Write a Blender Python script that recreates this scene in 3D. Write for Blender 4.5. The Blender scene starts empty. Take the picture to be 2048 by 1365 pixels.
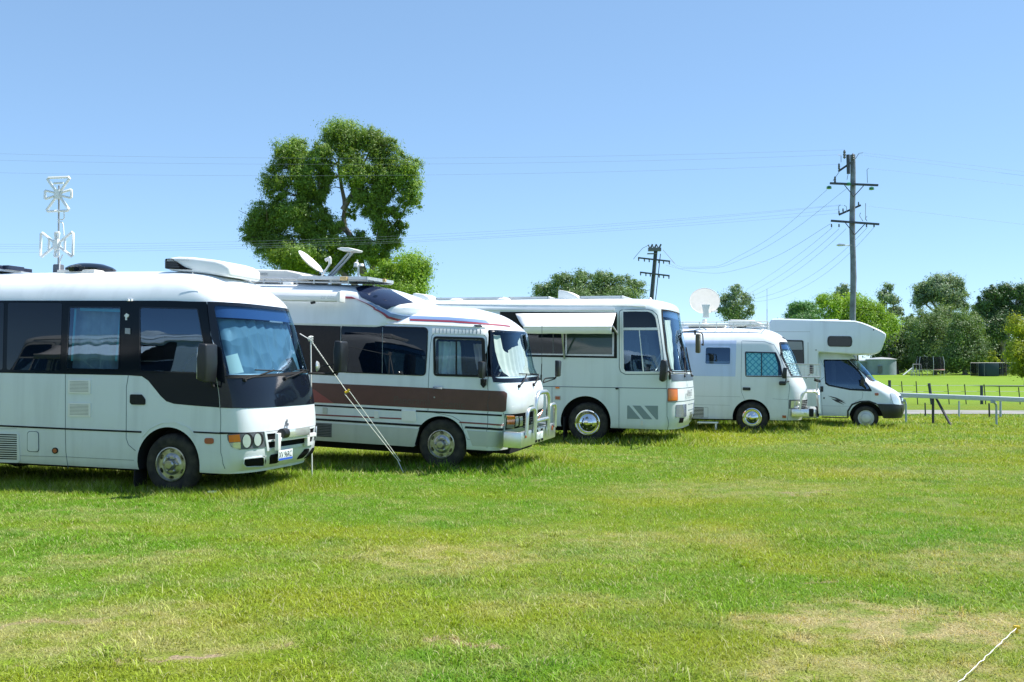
import bpy, bmesh, math, random
import numpy as np
from mathutils import Matrix, Vector

random.seed(7)
rng = np.random.default_rng(11)
R = math.radians
scene = bpy.context.scene
COL = scene.collection

# ------------------------------------------------------------------ camera
CAM = Vector((0.0, 0.0, 1.6))
PITCH = R(1.51)
FPX = 1991.0                     # focal length in photograph pixels (35 mm on a 36 mm sensor)
cam_d = bpy.data.cameras.new('camera')
cam_d.lens = 35.0
cam_d.sensor_width = 36.0
cam_d.clip_start = 0.05
cam_d.clip_end = 6000.0
cam = bpy.data.objects.new('camera', cam_d)
cam.location = CAM
cam.rotation_euler = (R(90) + PITCH, 0, 0)
COL.objects.link(cam)
scene.camera = cam

# ------------------------------------------------------------------ light
SUN_DIR = Vector((0.50, 0.07, 0.90)).normalized()      # towards the sun
SUN_EL = math.asin(SUN_DIR.z)
SUN_AZ = math.atan2(SUN_DIR.x, SUN_DIR.y)              # clockwise from +Y
world = bpy.data.worlds.new('World')
scene.world = world
world.use_nodes = True
wn = world.node_tree
bg = wn.nodes['Background']
sky = wn.nodes.new('ShaderNodeTexSky')
sky.sky_type = 'NISHITA'
sky.sun_disc = False
sky.sun_elevation = SUN_EL
sky.sun_rotation = SUN_AZ
sky.air_density = 1.0
sky.dust_density = 0.0
sky.ozone_density = 6.0
sky.altitude = 3000
# the bright hazy lower sky of the day: softer gradient than the raw model
gam = wn.nodes.new('ShaderNodeGamma'); gam.inputs[1].default_value = 0.60
tnt = wn.nodes.new('ShaderNodeMix'); tnt.data_type = 'RGBA'; tnt.blend_type = 'MULTIPLY'; tnt.inputs[0].default_value = 1.0
tnt.inputs[7].default_value = (1.88, 2.24, 2.46, 1)
wn.links.new(sky.outputs[0], gam.inputs[0]); wn.links.new(gam.outputs[0], tnt.inputs[6]); wn.links.new(tnt.outputs[2], bg.inputs[0])
bg.inputs[1].default_value = 0.092
sun_d = bpy.data.lights.new('sun', 'SUN')
sun_d.energy = 5.0
sun_d.angle = R(0.53)
sun_d.color = (1.0, 0.96, 0.90)
sun = bpy.data.objects.new('sun', sun_d)
sun.rotation_euler = SUN_DIR.to_track_quat('Z', 'Y').to_euler()
COL.objects.link(sun)
scene.view_settings.view_transform = 'Standard'
scene.view_settings.look = 'None'
scene.view_settings.exposure = 0.82
scene.view_settings.gamma = 1.0
scene.view_settings.use_curve_mapping = False
scene.cycles.max_bounces = 8
scene.cycles.transparent_max_bounces = 24
scene.cycles.caustics_reflective = False
scene.cycles.caustics_refractive = False

# ------------------------------------------------------------------ projection helpers (metres <-> photograph pixels)
CP, SP = math.cos(PITCH), math.sin(PITCH)
def ray(px, py):
    """direction through a photograph pixel with unit depth along the camera axis"""
    a = (px - 1024.0) / FPX
    b = (682.5 - py) / FPX
    return Vector((a, CP - b * SP, SP + b * CP))
def at(px, py, Y):
    """world point seen at that pixel, Y metres in front of the camera"""
    d = ray(px, py)
    return CAM + d * (Y / d.y)
def proj(P):
    P = np.asarray(P, float) - np.array(CAM)
    d = P[..., 1] * CP + P[..., 2] * SP
    v = -P[..., 1] * SP + P[..., 2] * CP
    return 1024.0 + FPX * P[..., 0] / d, 682.5 - FPX * v / d

def sstep(x, a, b):
    t = np.clip((np.asarray(x, float) - a) / (b - a), 0, 1)
    return t * t * (3 - 2 * t)
def gz(x, y):
    """height of the field"""
    h = -0.27 * sstep(x, 6, 12.5) * sstep(y, 22, 33)
    h = h + 0.75 * sstep(y, 48, 150) * (1 - 0) + 0.27 * sstep(x, 6, 12.5) * sstep(y, 60, 130) * 0.6
    h = h + 0.025 * np.sin(np.asarray(x) * 0.55 + 1.3) * np.sin(np.asarray(y) * 0.43) * sstep(y, 5, 9)
    return h

# ------------------------------------------------------------------ object helpers
def mesh_data(name, verts, faces):
    me = bpy.data.meshes.new(name)
    me.from_pydata([tuple(map(float, v)) for v in verts], [], [tuple(map(int, f)) for f in faces])
    me.update()
    return me
def smooth(me, ang=35):
    me.polygons.foreach_set('use_smooth', [True] * len(me.polygons))
    me.set_sharp_from_angle(angle=R(ang))
def link(name, me, mats=None, parent=None, ang=35):
    if me.polygons and ang: smooth(me, ang)
    o = bpy.data.objects.new(name, me)
    COL.objects.link(o)
    if mats is not None:
        for m in (mats if isinstance(mats, (list, tuple)) else [mats]): me.materials.append(m)
    if parent is not None: o.parent = parent
    return o
def tag(o, label, cat, group=None, kind=None):
    if label: o['label'] = label
    if cat: o['category'] = cat
    if group: o['group'] = group
    if kind: o['kind'] = kind
    return o
def thing(name, label, cat, M=None, group=None):
    o = bpy.data.objects.new(name, None)
    o.empty_display_size = 0.3
    COL.objects.link(o)
    if M is not None: o.matrix_world = M
    return tag(o, label, cat, group)

class G:
    """collects shapes that become ONE mesh"""
    def __init__(s): s.v = []; s.f = []; s.m = []; s.mi = 0
    def add(s, verts, faces):
        n = len(s.v)
        s.v += [tuple(map(float, q)) for q in verts]
        s.f += [tuple(int(i) + n for i in f) for f in faces]
        s.m += [s.mi] * len(faces)
        return s
    def box(s, c, d, M=None):
        x, y, z = [k / 2 for k in d]
        vs = [Vector((sx * x, sy * y, sz * z)) for sx in (-1, 1) for sy in (-1, 1) for sz in (-1, 1)]
        if M is not None: vs = [M @ v for v in vs]
        vs = [v + Vector(c) for v in vs]
        return s.add(vs, [(0, 1, 3, 2), (4, 6, 7, 5), (0, 4, 5, 1), (2, 3, 7, 6), (0, 2, 6, 4), (1, 5, 7, 3)])
    def tube(s, pts, r, n=8, cap=True, r2=None):
        pts = [Vector(p) for p in pts]
        L = len(pts); rs = r if isinstance(r, (list, tuple)) else [r + ((r2 if r2 is not None else r) - r) * i / max(1, L - 1) for i in range(L)]
        vs = []; prev = None
        for i, p in enumerate(pts):
            t = (pts[min(i + 1, L - 1)] - pts[max(i - 1, 0)])
            t = t.normalized() if t.length > 1e-9 else Vector((0, 0, 1))
            if prev is None:
                a = Vector((0, 0, 1)) if abs(t.z) < .9 else Vector((1, 0, 0))
                u = t.cross(a).normalized()
            else:
                u = (prev - t * prev.dot(t))
                u = u.normalized() if u.length > 1e-6 else prev
            prev = u; w = t.cross(u)
            for k in range(n):
                a = 2 * math.pi * k / n
                vs.append(p + (u * math.cos(a) + w * math.sin(a)) * rs[i])
        fs = [(i * n + k, i * n + (k + 1) % n, (i + 1) * n + (k + 1) % n, (i + 1) * n + k) for i in range(L - 1) for k in range(n)]
        if cap: fs += [tuple(range(n - 1, -1, -1)), tuple((L - 1) * n + k for k in range(n))]
        return s.add(vs, fs)
    def lathe(s, prof, M=None, n=32, cap=True):
        """profile of (radius, height) turned about local z"""
        vs = []
        for (r, h) in prof:
            for k in range(n):
                a = 2 * math.pi * k / n
                v = Vector((r * math.cos(a), r * math.sin(a), h))
                vs.append(M @ v if M is not None else v)
        L = len(prof)
        fs = [(i * n + k, i * n + (k + 1) % n, (i + 1) * n + (k + 1) % n, (i + 1) * n + k) for i in range(L - 1) for k in range(n)]
        if cap: fs += [tuple(range(n - 1, -1, -1)), tuple((L - 1) * n + k for k in range(n))]
        return s.add(vs, fs)
    def prism(s, poly, a, b, f):
        """2-D polygon swept from a to b; f(p, q, t) -> point"""
        n = len(poly)
        vs = [f(p, q, a) for p, q in poly] + [f(p, q, b) for p, q in poly]
        fs = [tuple(range(n)), tuple(range(2 * n - 1, n - 1, -1))] + [(i, n + i, n + (i + 1) % n, (i + 1) % n) for i in range(n)]
        return s.add(vs, fs)
    def obj(s, name, mats, parent=None, ang=35, bevel=0, seg=2, label=None):
        me = mesh_data(name, s.v, s.f)
        bm = bmesh.new(); bm.from_mesh(me)
        bmesh.ops.recalc_face_normals(bm, faces=bm.faces)
        if bevel:
            es = [e for e in bm.edges if len(e.link_faces) == 2 and e.calc_face_angle(0) > R(30)]
            bmesh.ops.bevel(bm, geom=es, offset=bevel, segments=seg, affect='EDGES', profile=0.5, clamp_overlap=True)
        bm.to_mesh(me); bm.free()
        if s.mi and not bevel: me.polygons.foreach_set('material_index', s.m)
        o = link(name, me, mats, parent, ang)
        if label: o['label'] = label
        return o

def rot_to(axis):
    return Vector(axis).to_track_quat('Z', 'Y').to_matrix().to_4x4()

# ------------------------------------------------------------------ materials
def node_mat(name):
    m = bpy.data.materials.new(name); m.use_nodes = True
    return m, m.node_tree, m.node_tree.nodes['Principled BSDF']
def N(t, typ, **kw):
    n = t.nodes.new(typ)
    for k, v in kw.items(): setattr(n, k, v)
    return n
def mat(name, col, rough=.5, metal=0, spec=.5, coat=0, var=0.0, vscale=6.0, bump=0.0, bscale=40.0, dirt=None):
    m, t, b = node_mat(name)
    b.inputs['Roughness'].default_value = rough
    b.inputs['Metallic'].default_value = metal
    b.inputs['Specular IOR Level'].default_value = spec
    b.inputs['Coat Weight'].default_value = coat
    b.inputs['Coat Roughness'].default_value = .08
    tc = N(t, 'ShaderNodeTexCoord')
    nz = N(t, 'ShaderNodeTexNoise'); nz.inputs['Scale'].default_value = vscale; nz.inputs['Detail'].default_value = 6
    t.links.new(tc.outputs['Object'], nz.inputs['Vector'])
    mx = N(t, 'ShaderNodeMix', data_type='RGBA')
    mr = N(t, 'ShaderNodeMapRange'); mr.inputs[1].default_value = .35; mr.inputs[2].default_value = .7
    t.links.new(nz.outputs[0], mr.inputs[0]); t.links.new(mr.outputs[0], mx.inputs[0])
    mx.inputs[6].default_value = (*col, 1)
    d = dirt if dirt else tuple(c * (1 - var) for c in col)
    mx.inputs[7].default_value = (*d, 1)
    t.links.new(mx.outputs[2], b.inputs['Base Color'])
    if bump:
        n2 = N(t, 'ShaderNodeTexNoise'); n2.inputs['Scale'].default_value = bscale; n2.inputs['Detail'].default_value = 3
        t.links.new(tc.outputs['Object'], n2.inputs['Vector'])
        bp = N(t, 'ShaderNodeBump'); bp.inputs['Strength'].default_value = bump; bp.inputs['Distance'].default_value = .02
        t.links.new(n2.outputs[0], bp.inputs['Height']); t.links.new(bp.outputs[0], b.inputs['Normal'])
    return m
def paint(name, col, rough=.28, wave=.04, dirt=(.50, .47, .38), spec=.5, zlo=.25, zhi=1.0):
    """vehicle paint: faint panel waviness, road dust towards the sills"""
    m, t, b = node_mat(name)
    b.inputs['Roughness'].default_value = rough
    b.inputs['Specular IOR Level'].default_value = spec
    tc = N(t, 'ShaderNodeTexCoord')
    nz = N(t, 'ShaderNodeTexNoise'); nz.inputs['Scale'].default_value = 5; nz.inputs['Detail'].default_value = 8
    t.links.new(tc.outputs['Object'], nz.inputs['Vector'])
    sx = N(t, 'ShaderNodeSeparateXYZ'); t.links.new(tc.outputs['Object'], sx.inputs[0])
    mr = N(t, 'ShaderNodeMapRange'); mr.inputs[1].default_value = zlo; mr.inputs[2].default_value = zhi; mr.inputs[3].default_value = .55; mr.inputs[4].default_value = .05
    t.links.new(sx.outputs[2], mr.inputs[0])
    mu = N(t, 'ShaderNodeMath', operation='MULTIPLY'); t.links.new(mr.outputs[0], mu.inputs[0]); t.links.new(nz.outputs[0], mu.inputs[1])
    mx = N(t, 'ShaderNodeMix', data_type='RGBA'); t.links.new(mu.outputs[0], mx.inputs[0])
    mx.inputs[6].default_value = (*col, 1); mx.inputs[7].default_value = (*[(c + d) / 2 if 0 else c * d / .5 * .62 for c, d in zip(col, dirt)], 1)
    mp = N(t, 'ShaderNodeMapping'); mp.inputs['Scale'].default_value = (5, 5, .5); t.links.new(tc.outputs['Object'], mp.inputs[0])
    n3 = N(t, 'ShaderNodeTexNoise'); n3.inputs['Scale'].default_value = 1; n3.inputs['Detail'].default_value = 4; t.links.new(mp.outputs[0], n3.inputs['Vector'])
    m3 = N(t, 'ShaderNodeMapRange'); m3.inputs[1].default_value = .50; m3.inputs[2].default_value = .80; m3.inputs[3].default_value = 1.0; m3.inputs[4].default_value = .86; t.links.new(n3.outputs[0], m3.inputs[0])
    v3 = N(t, 'ShaderNodeVectorMath', operation='SCALE'); t.links.new(mx.outputs[2], v3.inputs[0]); t.links.new(m3.outputs[0], v3.inputs['Scale'])
    t.links.new(v3.outputs[0], b.inputs['Base Color'])
    n2 = N(t, 'ShaderNodeTexNoise'); n2.inputs['Scale'].default_value = 1.8; n2.inputs['Detail'].default_value = 1
    t.links.new(tc.outputs['Object'], n2.inputs['Vector'])
    bp = N(t, 'ShaderNodeBump'); bp.inputs['Strength'].default_value = wave; bp.inputs['Distance'].default_value = .3
    t.links.new(n2.outputs[0], bp.inputs['Height']); t.links.new(bp.outputs[0], b.inputs['Normal'])
    return m
def glass(name, tint, refl=1.0, rough=.015, refl0=.055):
    """thin pane: tinted see-through plus Fresnel reflection"""
    m = bpy.data.materials.new(name); m.use_nodes = True
    t = m.node_tree; t.nodes.clear()
    out = N(t, 'ShaderNodeOutputMaterial'); mix = N(t, 'ShaderNodeMixShader')
    tr = N(t, 'ShaderNodeBsdfTransparent'); tr.inputs[0].default_value = (*tint, 1)
    gl = N(t, 'ShaderNodeBsdfGlossy'); gl.inputs['Roughness'].default_value = rough; gl.inputs[0].default_value = (refl * .52, refl * .74, refl, 1)
    ge = N(t, 'ShaderNodeNewGeometry'); dt = N(t, 'ShaderNodeVectorMath', operation='DOT_PRODUCT'); ab = N(t, 'ShaderNodeMath', operation='ABSOLUTE')
    t.links.new(ge.outputs['Incoming'], dt.inputs[0]); t.links.new(ge.outputs['Normal'], dt.inputs[1]); t.links.new(dt.outputs['Value'], ab.inputs[0])
    om = N(t, 'ShaderNodeMath', operation='SUBTRACT'); om.inputs[0].default_value = 1; t.links.new(ab.outputs[0], om.inputs[1])
    fr = N(t, 'ShaderNodeMath', operation='POWER'); fr.inputs[1].default_value = 4.5; t.links.new(om.outputs[0], fr.inputs[0])
    tc = N(t, 'ShaderNodeTexCoord'); nz = N(t, 'ShaderNodeTexNoise'); nz.inputs['Scale'].default_value = 1.4
    bp = N(t, 'ShaderNodeBump'); bp.inputs['Strength'].default_value = .05; bp.inputs['Distance'].default_value = .1
    t.links.new(tc.outputs['Object'], nz.inputs['Vector']); t.links.new(nz.outputs[0], bp.inputs['Height'])
    t.links.new(bp.outputs[0], gl.inputs['Normal'])
    ma = N(t, 'ShaderNodeMath', operation='MULTIPLY_ADD'); ma.inputs[1].default_value = .93; ma.inputs[2].default_value = refl0
    t.links.new(fr.outputs[0], ma.inputs[0])
    t.links.new(ma.outputs[0], mix.inputs[0]); t.links.new(tr.outputs[0], mix.inputs[1]); t.links.new(gl.outputs[0], mix.inputs[2])
    t.links.new(mix.outputs[0], out.inputs[0])
    return m

M = dict(
    white=paint('white_paint', (.70, .75, .79)),
    coachwhite=paint('coach_white_paint', (.68, .74, .76)),
    vanwhite=paint('van_white_paint', (.70, .76, .82), wave=.02),
    roofwhite=mat('roof_white', (.82, .82, .81), .38, var=.08, vscale=3),
    skirt=paint('silver_grey_paint', (.50, .53, .50), rough=.4),
    plastic=mat('white_plastic', (.78, .78, .76), .45, var=.06),
    cream=mat('aged_cream_plastic', (.72, .69, .63), .5, var=.08),
    black=mat('black_gloss', (.006, .009, .016), .08, spec=.4),
    band=mat('black_window_band', (.006, .010, .016), .12, spec=.16),
    tint=mat('dark_tinted_glass', (.002, .006, .014), .02, spec=.45),
    mesh_tint=mat('dark_brown_window_shade', (.022, .017, .017), .55, spec=.3, var=.3, vscale=30),
    rubber=mat('black_rubber', (.016, .016, .017), .75, spec=.3, bump=.3, bscale=60),
    tyre=mat('tyre_rubber', (.022, .022, .022), .85, spec=.25, dirt=(.06, .055, .045), vscale=9),
    dplastic=mat('dark_grey_plastic', (.014, .016, .019), .40, var=.3),
    gplastic=mat('mid_grey_plastic', (.12, .13, .15), .5, var=.2),
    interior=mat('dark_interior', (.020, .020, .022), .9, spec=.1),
    seam=mat('panel_gap', (.10, .14, .17), .9, spec=.1),
    chrome=mat('chrome', (.72, .72, .72), .09, metal=1),
    steel=mat('wheel_silver', (.50, .50, .49), .30, metal=.85, dirt=(.30, .28, .24), vscale=12),
    alloy=mat('polished_aluminium', (.78, .79, .77), .36, metal=1, var=.1, vscale=15),
    alloy_b=mat('brushed_aluminium_plate', (.80, .81, .80), .36, metal=1, var=.08, vscale=10),
    greymetal=mat('grey_metal', (.35, .36, .36), .45, metal=.6, var=.2),
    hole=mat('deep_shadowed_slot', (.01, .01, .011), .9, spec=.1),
    amber=mat('amber_lens', (.78, .20, .03), .18, coat=.5),
    rust=mat('dull_orange_lens', (.38, .10, .045), .3),
    redl=mat('red_lens', (.55, .05, .03), .25),
    lens=mat('clear_lens', (.72, .74, .72), .12, metal=.55, coat=1),
    lamp=mat('lamp_reflector', (.72, .80, .90), .22, metal=.55),
    brown=mat('brown_stripe', (.105, .042, .034), .45, var=.15),
    dark_red=mat('dark_red_stripe', (.20, .045, .05), .4),
    red=mat('red_stripe', (.25, .035, .06), .4),
    redtri=mat('brick_red_decal', (.24, .055, .05), .45),
    visor=mat('tinted_visor_band', (.030, .065, .17), .2, spec=.5),
    bluestripe=mat('pale_blue_stripe', (.17, .26, .45), .35),
    navy=mat('navy_smoked_glass', (.014, .022, .05), .16, spec=.6),
    letter=mat('faded_lettering', (.085, .055, .045), .5),
    letterg=mat('grey_lettering', (.22, .22, .24), .5),
    greydecal=mat('grey_decal', (.21, .27, .28), .4),
    blackdecal=mat('black_decal', (.02, .02, .03), .4),
    skyblue_panel=paint('panel_tinted_as_sky_reflection', (.50, .60, .82), rough=.14),  # blue of the mirrored sky is painted into the panel's base colour
    curtain=mat('white_curtain', (.72, .70, .62), .9, var=.12, vscale=9),
    curtaing=mat('grey_curtain', (.42, .50, .52), .9, var=.25, vscale=8),
    curtainp=mat('pinkish_curtain', (.40, .33, .34), .9, var=.25, vscale=8),
    seat=mat('dark_seat_cloth', (.05, .05, .06), .9),
    awning=mat('awning_canvas', (.80, .80, .80), .8, var=.04),
    paper=mat('paper_sheet', (.62, .66, .60), .8),
    cyan=mat('cyan_tape', (.16, .62, .70), .5),
    rope=mat('white_rope', (.78, .78, .74), .8),
    yellow=mat('yellow_plastic', (.80, .52, .03), .4),
    galv=mat('galvanised_steel', (.55, .57, .58), .4, metal=.5, var=.15),
    plate=mat('number_plate_face', (.66, .72, .72), .45),
    plateblue=mat('number_plate_blue', (.03, .10, .50), .4),
    plateink=mat('number_plate_ink', (.015, .03, .04), .4),
    wood=mat('weathered_pole_wood', (.21, .25, .30), .85, dirt=(.12, .13, .15), vscale=3, bump=.5, bscale=25),
    darkwood=mat('dark_timber', (.075, .09, .115), .85, var=.4, vscale=3, bump=.4),
    wire=mat('power_cable', (.26, .30, .36), .6),
    porc=mat('dark_insulator', (.10, .11, .12), .3),
    greenglass=mat('green_glass_insulator', (.10, .35, .24), .15),
    board=mat('solar_board_wood', (.60, .42, .20), .7),
    solar=mat('solar_cells', (.02, .025, .05), .15),
    bark=mat('grey_bark', (.24, .20, .17), .9, dirt=(.10, .085, .075), vscale=2.5, bump=.6, bscale=20),
    railpaint=mat('rail_white_paint', (.50, .55, .58), .4, var=.06),
    railpost=mat('rail_post_paint', (.34, .40, .44), .45, var=.1),
    picket=mat('dark_steel_picket', (.04, .042, .045), .7, var=.3),
    tank=mat('tank_concrete', (.26, .32, .37), .8, dirt=(.19, .24, .28), vscale=1.2),
    netg=mat('dark_net', (.035, .04, .04), .9),
    pink=mat('pink_pad', (.60, .30, .34), .6),
    tarp=mat('dark_green_tarp', (.010, .035, .045), .6),
)
# metallised quilted sunscreen seen behind windscreens: crumpled foil
def foil(name, col, scale, strength):
    m, t, b = node_mat(name)
    b.inputs['Metallic'].default_value = .12; b.inputs['Roughness'].default_value = .28
    b.inputs['Base Color'].default_value = (*col, 1)
    tc = N(t, 'ShaderNodeTexCoord'); v = N(t, 'ShaderNodeTexVoronoi'); v.inputs['Scale'].default_value = scale
    t.links.new(tc.outputs['Object'], v.inputs['Vector'])
    bp = N(t, 'ShaderNodeBump'); bp.inputs['Strength'].default_value = strength; bp.inputs['Distance'].default_value = .05
    t.links.new(v.outputs['Distance'], bp.inputs['Height']); t.links.new(bp.outputs[0], b.inputs['Normal'])
    return m
M['foil_blue'] = foil('blue_silver_sunscreen', (.15, .225, .27), 4.0, .8)
M['foil_white'] = foil('silver_sunscreen', (.50, .60, .62), 22, .9)
def lattice(name):
    m, t, b = node_mat(name)
    b.inputs['Roughness'].default_value = .5
    tc = N(t, 'ShaderNodeTexCoord'); mp = N(t, 'ShaderNodeMapping')
    mp.inputs['Rotation'].default_value = (0, R(45), 0)
    t.links.new(tc.outputs['Object'], mp.inputs[0])
    sx = N(t, 'ShaderNodeSeparateXYZ'); t.links.new(mp.outputs[0], sx.inputs[0])
    outs = []
    for k in (0, 2):
        a = N(t, 'ShaderNodeMath', operation='MULTIPLY'); a.inputs[1].default_value = 9.5; t.links.new(sx.outputs[k], a.inputs[0])
        f = N(t, 'ShaderNodeMath', operation='PINGPONG'); f.inputs[1].default_value = .5; t.links.new(a.outputs[0], f.inputs[0])
        g = N(t, 'ShaderNodeMath', operation='LESS_THAN'); g.inputs[1].default_value = .12; t.links.new(f.outputs[0], g.inputs[0])
        outs.append(g)
    mxx = N(t, 'ShaderNodeMath', operation='MAXIMUM'); t.links.new(outs[0].outputs[0], mxx.inputs[0]); t.links.new(outs[1].outputs[0], mxx.inputs[1])
    mx = N(t, 'ShaderNodeMix', data_type='RGBA'); t.links.new(mxx.outputs[0], mx.inputs[0])
    mx.inputs[6].default_value = (.28, .66, .72, 1); mx.inputs[7].default_value = (.05, .33, .46, 1)
    t.links.new(mx.outputs[2], b.inputs['Base Color'])
    return m
M['lattice'] = lattice('cyan_lattice_curtain')
M['g_wind'] = glass('windscreen_glass', (.78, .90, .92), .9)
M['g_blue'] = glass('blue_tinted_windscreen_glass', (.60, .80, .90), .9)
M['g_side'] = glass('tinted_side_glass', (.48, .58, .64), 1.0, refl0=.13)
M['g_clear'] = glass('clear_side_glass', (.80, .90, .92), .8)
from mathutils.geometry import tessellate_polygon
# ------------------------------------------------------------------ curved vehicle bodies
def pchip(pts):
    pts = sorted(pts); X = np.array([p[0] for p in pts], float); Y = np.array([p[1] for p in pts], float)
    if len(X) == 1: return lambda z: np.full_like(np.asarray(z, float), Y[0])
    h = np.diff(X); d = np.diff(Y) / h; m = np.zeros_like(X); m[0] = d[0]; m[-1] = d[-1]
    for i in range(1, len(X) - 1):
        if d[i - 1] * d[i] > 0:
            w1 = 2 * h[i] + h[i - 1]; w2 = h[i] + 2 * h[i - 1]
            m[i] = (w1 + w2) / (w1 / d[i - 1] + w2 / d[i])
    def f(z):
        z = np.clip(np.asarray(z, float), X[0], X[-1])
        i = np.clip(np.searchsorted(X, z, side='right') - 1, 0, len(X) - 2)
        t = (z - X[i]) / h[i]
        return ((2 * t**3 - 3 * t**2 + 1) * Y[i] + (t**3 - 2 * t**2 + t) * h[i] * m[i] + (-2 * t**3 + 3 * t**2) * Y[i + 1] + (t**3 - t**2) * h[i] * m[i + 1])
    return f

class Shell:
    """body made of horizontal rings: F front x, I tumblehome inset, L corner length (all against height)"""
    def __init__(s, W, F, I, L, rear, z0, z1, n=3.0, zref=1.0):
        s.W, s.Fp, s.rear, s.z0, s.z1, s.n = W, list(F), rear, z0, z1, n
        s.I = pchip(I); s.L = pchip(L); s.refit()
        s.Fref = float(s.F(zref)); s.Lref = float(s.L(zref)); s.Us = s.Fref - s.Lref
        th = np.linspace(0, math.pi / 2, 400); e = 2.0 / n
        fa = np.sin(th) ** e; fb = np.cos(th) ** e
        dx = np.diff(fa * s.Lref); dy = np.diff(fb * W / 2)
        a = np.concatenate([[0], np.cumsum(np.hypot(dx, dy))])
        s.S = float(a[-1]); s.q = a / a[-1]; s.fa = fa; s.fb = fb
        s.Um = s.Us + s.S
    def refit(s): s.F = pchip(s.Fp)
    def P(s, u, z):
        u = np.asarray(u, float); z = np.asarray(z, float); u, z = np.broadcast_arrays(u, z)
        mir = u > s.Um; uu = np.where(mir, 2 * s.Um - u, u)
        F = s.F(z); L = s.L(z); h = s.W / 2 - s.I(z)
        sh = F - L - s.Us
        span = np.maximum(.6, 2 * np.abs(sh)); g = np.clip((uu - (s.Us - span)) / span, 0, 1); g = g * g * (3 - 2 * g)
        q = np.clip((uu - s.Us) / s.S, 0, 1)
        x = np.where(uu <= s.Us, uu + g * sh, F - L + L * np.interp(q, s.q, s.fa))
        yo = np.where(uu <= s.Us, h, h * np.interp(q, s.q, s.fb))
        y = np.where(mir, s.W / 2 + yo, s.W / 2 - yo)
        return np.stack([x, y, z], -1)
    def Nrm(s, u, z):
        e = 2e-3
        a = s.P(u + e, z) - s.P(u - e, z); b = s.P(u, z + e) - s.P(u, z - e)
        n = np.cross(a, b); l = np.linalg.norm(n, axis=-1, keepdims=True)
        return n / np.maximum(l, 1e-12)
    def mesh(s, name):
        us = list(np.arange(s.rear, s.Us - .7, .3)) + list(np.linspace(s.Us - .7, s.Us, 8)[:-1]) + list(s.Us + s.S * np.linspace(0, 1, 27))
        us = us + [2 * s.Um - u for u in us[-2::-1]]
        zs = [s.z0, s.z0 + .03] + list(np.arange(s.z0 + .1, s.z1 - .5, .1)) + list(s.z1 - .5 * (1 - np.linspace(0, 1, 26)) ** 1.6)
        U, Z = np.meshgrid(us, zs); P = s.P(U, Z); n, k = len(zs), len(us)
        P[0, :, :] = P[1, :, :]; P[0, :, 2] = s.z0
        c = P[0].mean(0); P[0, :, 1] = c[1] + (P[0, :, 1] - c[1]) * .985
        vs = P.reshape(-1, 3).tolist(); fs = []
        for i in range(n - 1):
            for j in range(k):
                j2 = (j + 1) % k
                fs.append((i * k + j, i * k + j2, (i + 1) * k + j2, (i + 1) * k + j))
        fs.append(tuple(range(k - 1, -1, -1))); fs.append(tuple((n - 1) * k + j for j in range(k)))
        return mesh_data(name, vs, fs)

def round_poly(pts, r, seg=5):
    if not r: return list(pts)
    n = len(pts); out = []
    for i in range(n):
        p = Vector(pts[i]); a = Vector(pts[i - 1]) - p; b = Vector(pts[(i + 1) % n]) - p
        la, lb = a.length, b.length
        if la < 1e-6 or lb < 1e-6: continue
        a /= la; b /= lb; c = max(-1, min(1, a.dot(b))); ang = math.acos(c)
        if ang > R(165): out.append(tuple(p)); continue
        rr = r[i % len(r)] if isinstance(r, (list, tuple)) else r
        t = min(rr / math.tan(ang / 2), la * .48, lb * .48)
        A = p + a * t; B = p + b * t
        for k in range(seg + 1):
            q = k / seg
            out.append(tuple(A * (1 - q) ** 2 + p * 2 * q * (1 - q) + B * q * q))
    return out

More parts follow.
